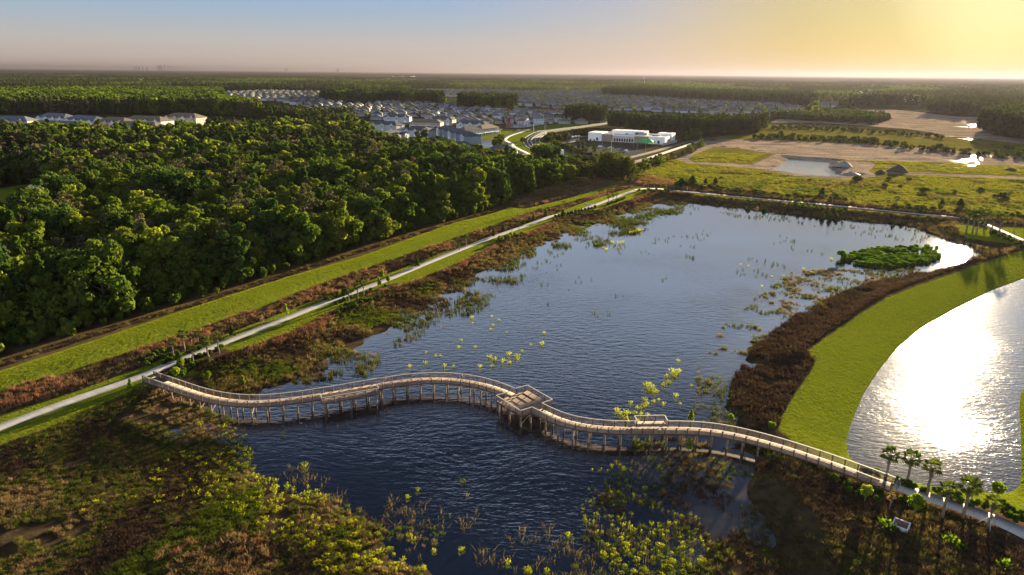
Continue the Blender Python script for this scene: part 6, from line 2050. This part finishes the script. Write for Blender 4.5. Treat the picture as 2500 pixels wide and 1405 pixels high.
# -- fountains
M['spray'] = leafmat('spray', (.75, .75, .75), (.8, .8, .8), trans=.6, tcol=(1, 1, 1))
for px, py, hh, wd, lab in ((1287, 306, 7.5, 5.5, 'larger white fountain spray in the pond by the brick tower'), (1070, 291, 9.5, 4.5, 'smaller white fountain spray in the left town pond')):
    r = np.random.default_rng(int(px))
    n0 = 650
    th = r.random(n0) * 6.283; ti = r.random(n0)
    vr = wd * (.2 + .8 * r.random(n0)); vz = hh * (.45 + .55 * r.random(n0) ** .5 * np.exp(-(vr / wd) ** 2 * .9))
    P = np.c_[vr * ti * np.cos(th), vr * ti * np.sin(th), np.maximum(0, vz * 4 * ti * (1 - ti))]
    v, f = cards(P, r.normal(size=(n0, 3)), .3 + .4 * r.random(n0), r)
    ob('fountain', me('fountain', v, f, M['spray'], attrs={'tint': np.full(len(v), .5)}), None, lab, 'fountain', loc=(*G(px, py), 1.9))

# -- lamp posts
lm = MB(); lm.tube([(0, 0, 0), (0, 0, 8.5)], [.14, .09], 6)
lm_m = lm.mesh('pole', M['metal'])
hm_ = MB(); hm_.bar((0, 0, 8.45), (1.3, 0, 8.6), .08, .08); hm_.box((1.6, 0, 8.6), (.8, .35, .14)); hm_m = hm_.mesh('lamp_head', M['metal'])
LP = [(1331, 345, 'beside the road bend, left of the small pond'), (1334, 318, 'at the road junction, tallest in view'), (1396, 338, 'behind the little pond left of the white building'), (1412, 360, 'at the left end of the parking lot'), (1470, 362, 'second along the parking lot'), (1492, 371, 'third along the parking lot, beside the white car'),
      (1547, 363, 'in front of the dark panel of the building'), (1554, 373, 'fourth along the parking lot'), (1576, 369, 'right of the green canopy, tall'), (1347, 377, 'beside the box truck road'), (1365, 306, 'on the far road, first'), (1420, 302, 'on the far road, second'), (1303, 322, 'left of the junction'), (1330, 326, 'before the junction'), (1467, 297, 'on the far road, by the pine wood')]
for px, py, lab in LP:
    t = ob('street_lamp', None, None, 'grey street lamp ' + lab, 'street lamp', 'street lamps', loc=gz(px, py), rot=(0, 0, rnd.random() * 6))
    ob('pole', lm_m, t); ob('lamp_head', hm_m, t)

# -- cars and the truck
def car_meshes(col_):
    b = MB()
    prof = [(-2.2, .35), (-2.2, .85), (-1.5, .95), (-.9, 1.42), (.6, 1.45), (1.25, .98), (2.1, .85), (2.2, .35)]
    n0 = len(prof)
    P = [(x, -.88, z) for x, z in prof] + [(x, .88, z) for x, z in prof]
    b.poly(P, [tuple(range(n0)), tuple(range(2 * n0 - 1, n0 - 1, -1))] + [(i, i + n0, (i + 1) % n0 + n0, (i + 1) % n0) for i in range(n0)])
    return b.mesh('body', col_)


whb = MB()
whb.poly([(.33 * math.cos(i * math.pi / 6), s, .33 * math.sin(i * math.pi / 6)) for s in (-.11, .11) for i in range(12)], [tuple(range(11, -1, -1)), tuple(range(12, 24))] + [(i, (i + 1) % 12, 12 + (i + 1) % 12, 12 + i) for i in range(12)])
wheel_m = whb.mesh('wheel', M['black'])
gb = MB(); gb.poly([(-1.38, y, 1.0) for y in (-.9, .9)] + [(-.86, y, 1.36) for y in (.9, -.9)] + [(.55, y, 1.38) for y in (-.9, .9)] + [(1.12, y, 1.0) for y in (.9, -.9)], [(0, 3, 4, 7), (1, 6, 5, 2)])
glass_m = gb.mesh('windows', M['glass'])
PAINT = {c: simple(c + ' car paint', v, v, 1, rough=.3, spec=.6) for c, v in {'white': (.75, .75, .75), 'silver': (.45, .46, .48), 'black': (.02, .02, .022), 'red': (.35, .03, .03)}.items()}
BODY = {c: car_meshes(m_) for c, m_ in PAINT.items()}
for px, py, c_, lab, rz in ((1466, 361, 'white', 'white parked car in the parking lot, left', .4), (1491, 364, 'silver', 'silver parked car beside the third lamp of the parking lot', .3), (1528, 371, 'white', 'white parked car in the right of the parking lot', 1.9), (1398, 337, 'white', 'white parked car behind the little pond, left', 1.2), (1406, 336, 'white', 'white parked car behind the little pond, middle', 1.2), (1413, 335, 'silver', 'silver parked car behind the little pond, right', 1.2),
                            (1050, 341, 'black', 'black parked car between townhouse rows', .2), (1058, 344, 'white', 'white parked car between townhouse rows, left', .9), (1066, 348, 'white', 'white parked car between townhouse rows, right', .9), (1062, 351, 'silver', 'silver parked car nearest the tree tops', .9), (1345, 303, 'white', 'white car on the far road', .2)):
    t = ob('parked_car', None, None, lab, 'car', 'parked cars', loc=(*G(px, py), 2.0), rot=(0, 0, rz))
    ob('body', BODY[c_], t); ob('windows', glass_m, t)
    for x in (-1.35, 1.35):
        for y in (-.82, .82): ob('wheel', wheel_m, t, loc=(x, y, .33))
t = ob('box_truck', None, None, 'white box truck parked at the road end near the blue-grey house', 'truck', None, loc=(*G(1367, 381), 2.0), rot=(0, 0, rad(115)))
b = MB(); b.box((-.9, 0, 2.55), (5.6, 2.4, 3.3)); ob('cargo_box', b.mesh('cargo_box', M['white']), t)
b = MB(); b.poly([(2.0, y, z) for y in (-1.05, 1.05) for z in (.6, 2.6)] + [(3.3, y, 2.5) for y in (-1.05, 1.05)] + [(3.7, y, 1.6) for y in (-1.05, 1.05)] + [(4.3, y, 1.4) for y in (-1.05, 1.05)] + [(4.3, y, .6) for y in (-1.05, 1.05)],
          [(0, 10, 8, 6, 4, 1), (2, 3, 5, 7, 9, 11), (1, 4, 5, 3), (4, 6, 7, 5), (6, 8, 9, 7), (8, 10, 11, 9), (0, 1, 3, 2)])
ob('cab', b.mesh('cab', PAINT['white']), t)
b = MB(); b.box((.3, 0, .75), (7.2, .9, .3)); ob('chassis', b.mesh('chassis', M['black']), t)
for x in (-2.4, 3.2):
    for y in (-1.0, 1.0): ob('wheel', wheel_m, t, loc=(x, y, .45), scale=1.35)

# -- flagpole far off
a = G(1573, 209)
t = ob('flagpole', None, None, 'very tall flagpole with red and white flag above the far woods', 'flagpole', None, loc=(*a, 1.8))
b = MB(); b.tube([(0, 0, 0), (0, 0, 42)], [.5, .3], 8); ob('pole', b.mesh('pole', M['white']), t)
b = MB()
for j in range(7): b.box((-4.5, 0, 34.6 + j * .8), (9, .12, .8), m=j % 2)
b.box((-1.8, 0, 38.0), (3.4, .18, 2.6), m=2)
ob('flag', b.mesh('flag', [simple('flag red', (.45, .03, .04)), M['white'], simple('flag blue', (.03, .04, .16))]), t)

# -- dirt mounds on the cleared land
def mound(px, py, wpx, hgt, lab, m_):
    c_ = G(px, py)
    Rg = math.sqrt(c_[0] ** 2 + c_[1] ** 2 + H * H)
    rx = wpx * Rg / F / 2
    r = np.random.default_rng(int(px))
    n_, k_ = 36, 10
    V_, Fq = [], []
    for i in range(k_ + 1):
        f_ = 1 - i / k_
        for j in range(n_):
            a_ = 2 * math.pi * j / n_
            q = 1 + .18 * math.sin(3 * a_ + px) + .1 * math.sin(7 * a_)
            x, y = rx * f_ * q * math.cos(a_), rx * .7 * f_ * q * math.sin(a_)
            V_.append((x, y, hgt * (1 - f_ ** 1.3) * (.85 + .3 * float(vnoise(x + px, y, 2.5, 1))) - .05))
    for i in range(k_):
        for j in range(n_): Fq.append((i * n_ + j, i * n_ + (j + 1) % n_, (i + 1) * n_ + (j + 1) % n_, (i + 1) * n_ + j))
    ob('dirt_mound', me('dirt_mound', V_, [np.array(Fq)], m_, True), None, lab, 'dirt mound', 'dirt mounds', loc=(*c_, 1.85))


SOIL = simple('dark soil', (.075, .055, .042), (.035, .028, .024), .5, bump=.4); CLAY = simple('grey clay', (.26, .24, .22), (.15, .14, .13), .5, bump=.4)
for q in ((2192, 420, 44, 4.6, 'large dark soil mound right of the retention pond', SOIL), (2150, 424, 26, 2.2, 'small dark soil mound left of the large one', SOIL), (2060, 407, 40, 3.4, 'grey clay heap at the right rim of the retention pond', CLAY), (2040, 402, 26, 2.4, 'grey clay heap behind the rim of the retention pond', CLAY),
          (2468, 416, 28, 1.6, 'flat dark mound at the far right', SOIL), (2192, 372, 12, 2.0, 'small grey mound by the shrub belt', CLAY), (1740, 344, 20, 2.2, 'dark mound at the end of the cream wall', SOIL), (1700, 359, 18, 1.4, 'low dark mound in the pasture corner', SOIL), (2075, 427, 40, 1.8, 'grey spoil bank before the retention pond', CLAY)):
    mound(*q)

# -- skyline on the horizon
SK = simple('distant concrete', (.10, .115, .15), (.08, .09, .12), .01, spec=0)
skr = random.Random(3)
for i, (px, top, wpx) in enumerate([(382, 159.5, 3), (386, 160.5, 3), (388, 159, 2.2), (391, 160.5, 2.5), (398, 158.8, 3.2), (404, 161, 2), (409, 161, 2.4), (413, 161.6, 2), (419, 162, 2.6), (424, 163, 3), (433, 164, 3), (438, 163.4, 2), (445, 164, 2.4), (462, 165, 3),
                                  (324, 162.8, 2.4), (329, 163, 4), (336, 163.2, 5), (345, 163.6, 4), (356, 163.8, 5), (695, 167.2, 6), (640, 167.3, 3), (820, 169, 8)]):
    Y0 = 25000.
    yb = 163 + px * 24 / 2500. + 1.6
    X0 = (px - 1250) / F * Y0 / math.cos(PI_) * 1.0
    z1 = H + (yb - 2.6 - top) * Y0 / F / 1.0 * .98 + 0
    X0 = (px - 1250) / F * (Y0 * math.cos(PI_) + 0) / 1.0
    lo, hi = 20., 500.
    for _ in range(30):
        m_ = (lo + hi) / 2
        q = J(np.array([X0]), np.array([Y0]), m_)
        if q[1][0] > top: lo = m_
        else: hi = m_
    w_ = wpx / F * Y0
    hh = lo - 1.8
    b = MB(); b.box((0, 0, hh * .43), (w_, w_ * .8, hh * .86)); b.box((w_ * .05, 0, hh * .93), (w_ * .7, w_ * .55, hh * .14))
    ob('office_tower', b.mesh('office_tower', SK), None, 'hazy distant tower, %s from left on the city skyline' % ordinal(1 + sum(1 for z in (382, 386, 388, 391, 398, 404, 409, 413, 419, 424, 433, 438, 445, 462, 324, 329, 336, 345, 356, 695, 640, 820) if z < px)), 'tower', 'towers of the distant skyline', loc=(X0, Y0, 1.8))

# ------------------------------------------------------------------ middle and far woods
def pw(name, pts, sp, mapk, label, s0=.85, s1=.3, seed=1, src=None, kd=None):
    X, Y = jitter_grid(PG(pts), sp, seed)
    k = inview(X, Y)
    X, Y = X[k], Y[k]
    q = vnoise(X, Y, 30, seed % 8)
    kd_ = np.where(q > .55, 1, 0)
    return wood(name, X, Y, kd_, src or LSRC, mapk, label, s0, s1, seed=seed)


PINES = {0: [5, 6], 1: [5, 6, 4]}
MIX = {0: [0, 1, 2, 5], 1: [3, 4, 6]}
pw('pine_wood', [(1480, 314), (1540, 322), (1640, 331), (1760, 334), (1830, 332), (1872, 318), (1866, 309), (1800, 318), (1700, 318), (1560, 312), (1485, 308)], 5.5, PINES, 'dark pine wood behind the white building', .7, .3, 51)
pw('pine_wood', [(1378, 298), (1420, 302), (1478, 302), (1482, 294), (1430, 289), (1385, 291)], 5.5, PINES, 'dark pine clump behind the far road', .8, .3, 53)
pw('pine_wood', [(1118, 267), (1180, 272), (1262, 275), (1262, 266), (1200, 260), (1125, 259)], 6.5, {0: [5, 6], 1: [5, 0]}, 'right pine island between the estates', 1.0, .4, 54)
pw('pine_wood', [(945, 253), (1000, 257), (1085, 260), (1080, 253), (1000, 248), (950, 247)], 7, {0: [5, 6], 1: [5, 0]}, 'left pine island between the estates', 1.0, .4, 55)
pw('pine_wood', [(785, 249), (870, 255), (948, 254), (945, 244), (860, 240), (795, 242)], 7.5, {0: [5, 6], 1: [0, 1]}, 'wooded island behind the left estate', 1.0, .4, 56)
pw('woodland', [(632, 290), (700, 296), (800, 302), (868, 302), (858, 292), (760, 285), (640, 280)], 8, MIX, 'woods between the apartments and the left estate', .6, .3, 57)
pw('pine_wood', [(1470, 236), (1560, 240), (1700, 250), (1900, 258), (1995, 262), (1990, 250), (1850, 242), (1700, 236), (1480, 228)], 9, PINES, 'dark wood behind the right estate', .9, .4, 58)
pw('pine_wood', [(2380, 322), (2430, 335), (2520, 352), (2700, 372), (2700, 300), (2500, 292), (2440, 300)], 7, PINES, 'dark wood at the right edge beyond the cleared land', 1.05, .35, 59)
pw('pine_wood', [(2260, 278), (2330, 284), (2430, 290), (2520, 296), (2700, 308), (2700, 262), (2500, 255), (2300, 256)], 11, PINES, 'hazy wood beyond the cleared land', .9, .35, 60)
pw('scrub_belt', [(1880, 290), (1990, 298), (2130, 303), (2180, 292), (2080, 282), (1940, 284), (1890, 286)], 7, {0: [0, 3], 1: [1, 4]}, 'scrubby trees on the far cleared land', .4, .3, 61)
BM = {0: [0], 1: [1]}
pw('scrub_belt', [(1870, 322), (1900, 306), (2050, 314), (2250, 330), (2330, 343), (2420, 360), (2500, 375), (2700, 396), (2700, 388), (2500, 368), (2380, 350), (2260, 336), (2050, 322), (1920, 318)], 10.5, BM, 'upper belt of scrub bushes right of the pine wood', .5, .8, 62, BSRC)
pw('scrub_belt', [(1830, 336), (1900, 330), (2000, 335), (2120, 343), (2300, 366), (2500, 384), (2700, 402), (2700, 410), (2500, 394), (2280, 372), (2100, 352), (1950, 344), (1850, 343)], 8.5, BM, 'lower belt of scrub bushes along the cleared land', .5, .9, 63, BSRC)
pw('scrub_belt', [(1560, 412), (1600, 398), (1680, 372), (1716, 352), (1720, 356), (1690, 376), (1610, 404), (1570, 418)], 6.5, {0: [0, 1], 1: [2, 3]}, 'bushes and small trees along the cream wall', .22, .2, 64)
pw('woodland', [(1660, 345), (1700, 345), (1725, 338), (1700, 332), (1665, 336)], 8, MIX, 'small trees right of the white building', .35, .25, 65)
pw('scrub_belt', [(1360, 340), (1400, 326), (1440, 322), (1440, 330), (1395, 335), (1362, 346)], 5, BM, 'dark bushes behind the little pond', .9, .6, 66, BSRC)
pw('scrub_belt', [(1352, 347), (1372, 356), (1410, 370), (1445, 380), (1440, 386), (1400, 376), (1362, 362), (1346, 352)], 5.5, BM, 'hedge along the side road', .7, .6, 67, BSRC)
pw('scrub_belt', [(1395, 425), (1300, 412), (1275, 400), (1400, 392), (1450, 388), (1540, 396), (1545, 410), (1470, 412)], 6.0, BM, 'wet scrub between the road end and the lone oak', .6, .7, 68, BSRC)
pw('woodland', [(1400, 366), (1440, 360), (1470, 374), (1445, 380), (1415, 376)], 9, MIX, 'small planted trees in the parking lot', .25, .2, 69)
pw('scrub_belt', [(1205, 360), (1222, 336), (1228, 338), (1222, 352), (1216, 364)], 5, BM, 'bushes at the right bank of the small town pond', 1.1, .7, 70, BSRC)
pw('scrub_belt', [(1268, 350), (1280, 325), (1284, 325), (1282, 348)], 9, BM, 'young trees in the curved lawn', .9, .5, 71, BSRC)
pw('scrub_belt', [(1330, 346), (1345, 330), (1352, 332), (1345, 348)], 6, BM, 'bushes by the road bend', 1.1, .7, 72, BSRC)
# dark bushes scattered over the pasture
for i, (px, py, s) in enumerate([(2094, 442, 1.5), (2168, 440, .9), (2218, 440, .7), (2256, 470, 1.2), (2100, 441, .9), (2395, 466, .8), (2452, 485, 1.5), (2330, 470, .6), (1976, 442, .6), (2430, 482, .7), (1760, 436, .6), (2160, 457, .9), (2200, 456, .6)]):
    p = G(px, py)
    ob('bush', BUSHL[i % 2], None, 'dark low bush on the pasture, %s in reading order from left' % ordinal(i + 1) if False else 'low dark bush on the green pasture, at %s from left' % ordinal(1 + sorted([2094, 2168, 2218, 2256, 2100, 2395, 2452, 2330, 1976, 2430, 1760, 2160, 2200]).index(px)), 'bush', 'bushes on the pasture', loc=(*p, 1.8), rot=(0, 0, i), scale=(s, s, s * .6))
# dark tussock line where the pasture drops to the path
X, Y, r = area(PG([(1650, 447), (1760, 460), (1900, 474), (2040, 487), (2200, 504), (2340, 514), (2560, 530), (2560, 537), (2340, 522), (2200, 511), (2040, 494), (1900, 481), (1760, 467), (1650, 452)]), .16, 95)
k = fbm(X, Y, 12, 2) > .44
N = int(k.sum())
scatter('hedge_bank', np.c_[X[k], Y[k], np.full(N, 1.75)], BSRC, r.integers(0, 2, N), np.c_[np.zeros((N, 2)), r.random(N) * 6], np.repeat((.25 + .35 * r.random(N))[:, None], 3, 1) * np.array((1.3, 1, .8)), 'dark overgrown bank where the pasture meets the far path')

# open country out to the horizon: single trees to 4.6 km, then a canopy surface
NOTREE = TOWN + [FIELD, FIELD2] + DIRT + [PG([(1255, 400), (1250, 300), (1500, 285), (1500, 330), (1700, 330), (1740, 345), (1560, 415), (1400, 405)])]
r = np.random.default_rng(97)
PX, PY = [], []
for y0, y1, sp in ((760, 1500, 9.5), (1500, 2600, 13), (2600, 4800, 19)):
    X, Y = np.meshgrid(np.arange(-y1 * .82, y1 * .82, sp), np.arange(y0, y1, sp))
    X, Y = X.ravel() + r.normal(size=X.size) * sp * .3, Y.ravel() + r.normal(size=X.size) * sp * .3
    k = inview(X, Y, 8, 60)
    PX.append(X[k]); PY.append(Y[k])
X, Y = np.concatenate(PX), np.concatenate(PY)
bad = np.zeros(len(X), bool)
for q in NOTREE + [MID1]: bad |= inside(q, X, Y)
qx, qy = J(X, Y)
bad |= (qx > 1990) & (qx < 2440) & (qy > 262) & (qy < 330)
bad |= (qx < 900) & (qy > 276) & (qy < 350)
bad |= (qx > 860) & (qx < 1480) & (qy > 284)
bad |= (qx > 1480) & (qy > 300)
bad |= (qx > 990) & (qx < 1985) & (qy > 226) & (qy < 305)
bad |= (qx > 545) & (qx < 1000) & (qy > 224) & (qy < 305)
g1, g2 = fbm(X * .6, Y, 240, 1, 3), vnoise(X, Y, 90, 4)
thin = (g1 > .66) | ((g2 > .80) & (Y < 2600))
k = ~bad & (~thin | (r.random(len(X)) < .10))
X, Y = X[k], Y[k]
kd = np.where(fbm(X, Y, 300, 5, 2) > .52, 1, np.where(r.random(len(X)) > .8, 2, 0))
sclx = 1.0 + .35 * smooth(1500, 4800, Y)
N = len(X)
s = (.65 + .5 * r.random(N)) * (.75 + .5 * vnoise(X, Y, 160, 6))
far_ = Y > 1400
for nm_, sel_, src, mp_ in (('distant_woods', ~far_, LSRC, {0: [0, 1, 2, 0], 1: [5, 6, 5], 2: [3, 4]}), ('distant_woods', far_, FSRC, {0: [0], 1: [1], 2: [2]})):
    n0 = int(sel_.sum())
    idx = np.zeros(n0, int)
    for a_, o_ in mp_.items():
        w_ = np.where(kd[sel_] == a_)[0]
        idx[w_] = np.array(o_)[r.integers(0, len(o_), len(w_))]
    s_ = s[sel_]
    scatter(nm_, np.c_[X[sel_], Y[sel_], np.full(n0, 1.6)], src, idx, np.c_[np.zeros((n0, 2)), r.random(n0) * 6.28], np.c_[s_ * sclx[sel_], s_ * sclx[sel_], s_], 'woods stretching away over the flat plain')

az = np.linspace(rad(-47), rad(47), 620)
rr = [4300.]
while rr[-1] < 46000: rr.append(rr[-1] * 1.012)
rr = np.array(rr)
RR, AZ = np.meshgrid(rr, az, indexing='ij')
X, Y = RR * np.sin(AZ), RR * np.cos(AZ)
r = np.random.default_rng(98)
hgt = 5 + 9 * (fbm(X, Y, 900, 2, 3) > .40) + 5 * fbm(X, Y, 260, 5, 3) + 3.5 * r.random(X.shape)
hgt *= smooth(.25, .42, fbm(X * .5, Y, 1400, 3, 3)) * .9 + .1
hgt[0] = 0
ii = np.arange(X.size).reshape(X.shape)
q = np.stack((ii[:-1, :-1].ravel(), ii[:-1, 1:].ravel(), ii[1:, 1:].ravel(), ii[1:, :-1].ravel()), 1)
M['canopy'] = leafmat('far canopy', (.014, .024, .010), (.026, .036, .013), (.045, .045, .018), trans=.0)
ob('far_woods', me('far_woods', np.c_[X.ravel(), Y.ravel(), hgt.ravel() + 1.0], q, M['canopy'], False, {'tint': np.clip(fbm(X, Y, 500, 1, 4) + .2 * r.normal(size=X.shape), 0, 1)}), None, 'wooded plain fading into the haze at the horizon', None, None, 'stuff')
# pale roofs far away
for i, (px, py, n0) in enumerate([(336, 201, 3), (402, 201, 3), (970, 191, 6), (980, 193, 5), (995, 190, 3), (880, 186, 3), (2110, 240, 3), (2215, 258, 2)]):
    for j in range(n0):
        p = G(px + rnd.uniform(-16, 16), py + rnd.uniform(-1, 1))
        b = MB(); b.box((0, 0, 3.5), (26, 15, 7)); b.poly([(-14, -8.5, 7), (14, -8.5, 7), (14, 8.5, 7), (-14, 8.5, 7), (-9, 0, 11), (9, 0, 11)], [(0, 1, 5, 4), (2, 3, 4, 5), (1, 2, 5), (3, 0, 4)], 1)
        ob('far_house', b.mesh('far_house', [M['white'], ROOFM['grey']]), None, 'pale far house near the horizon, %s' % ['in small group above left apartments', 'in second group above left apartments', 'in bright group left of centre', 'in bright group left of centre', 'in bright group left of centre', 'in group above the left estate', 'in sunlit haze at far right', 'beside far scrub at right'][i],
           'house', 'far houses in the woods', loc=(*p, 8), rot=(0, 0, rnd.random() * 3))
# ------------------------------------------------------------------ the hazy air
hm = bpy.data.materials.new('haze')
hm.use_nodes = True
hn, hl = hm.node_tree.nodes, hm.node_tree.links
for x in list(hn):
    if x.type == 'BSDF_PRINCIPLED': hn.remove(x)
pv = hn.new('ShaderNodeVolumePrincipled')
pv.inputs['Color'].default_value = (0.100, 0.097, 0.125, 1)
pv.inputs['Density'].default_value = HAZE_D
pv.inputs['Anisotropy'].default_value = HAZE_G
hl.new(pv.outputs[0], hn['Material Output'].inputs['Volume'])
hb = MB()
hb.box((0, 25500, 98), (130000, 53000, 206))
ob('haze', hb.mesh('haze', hm), kind='stuff')
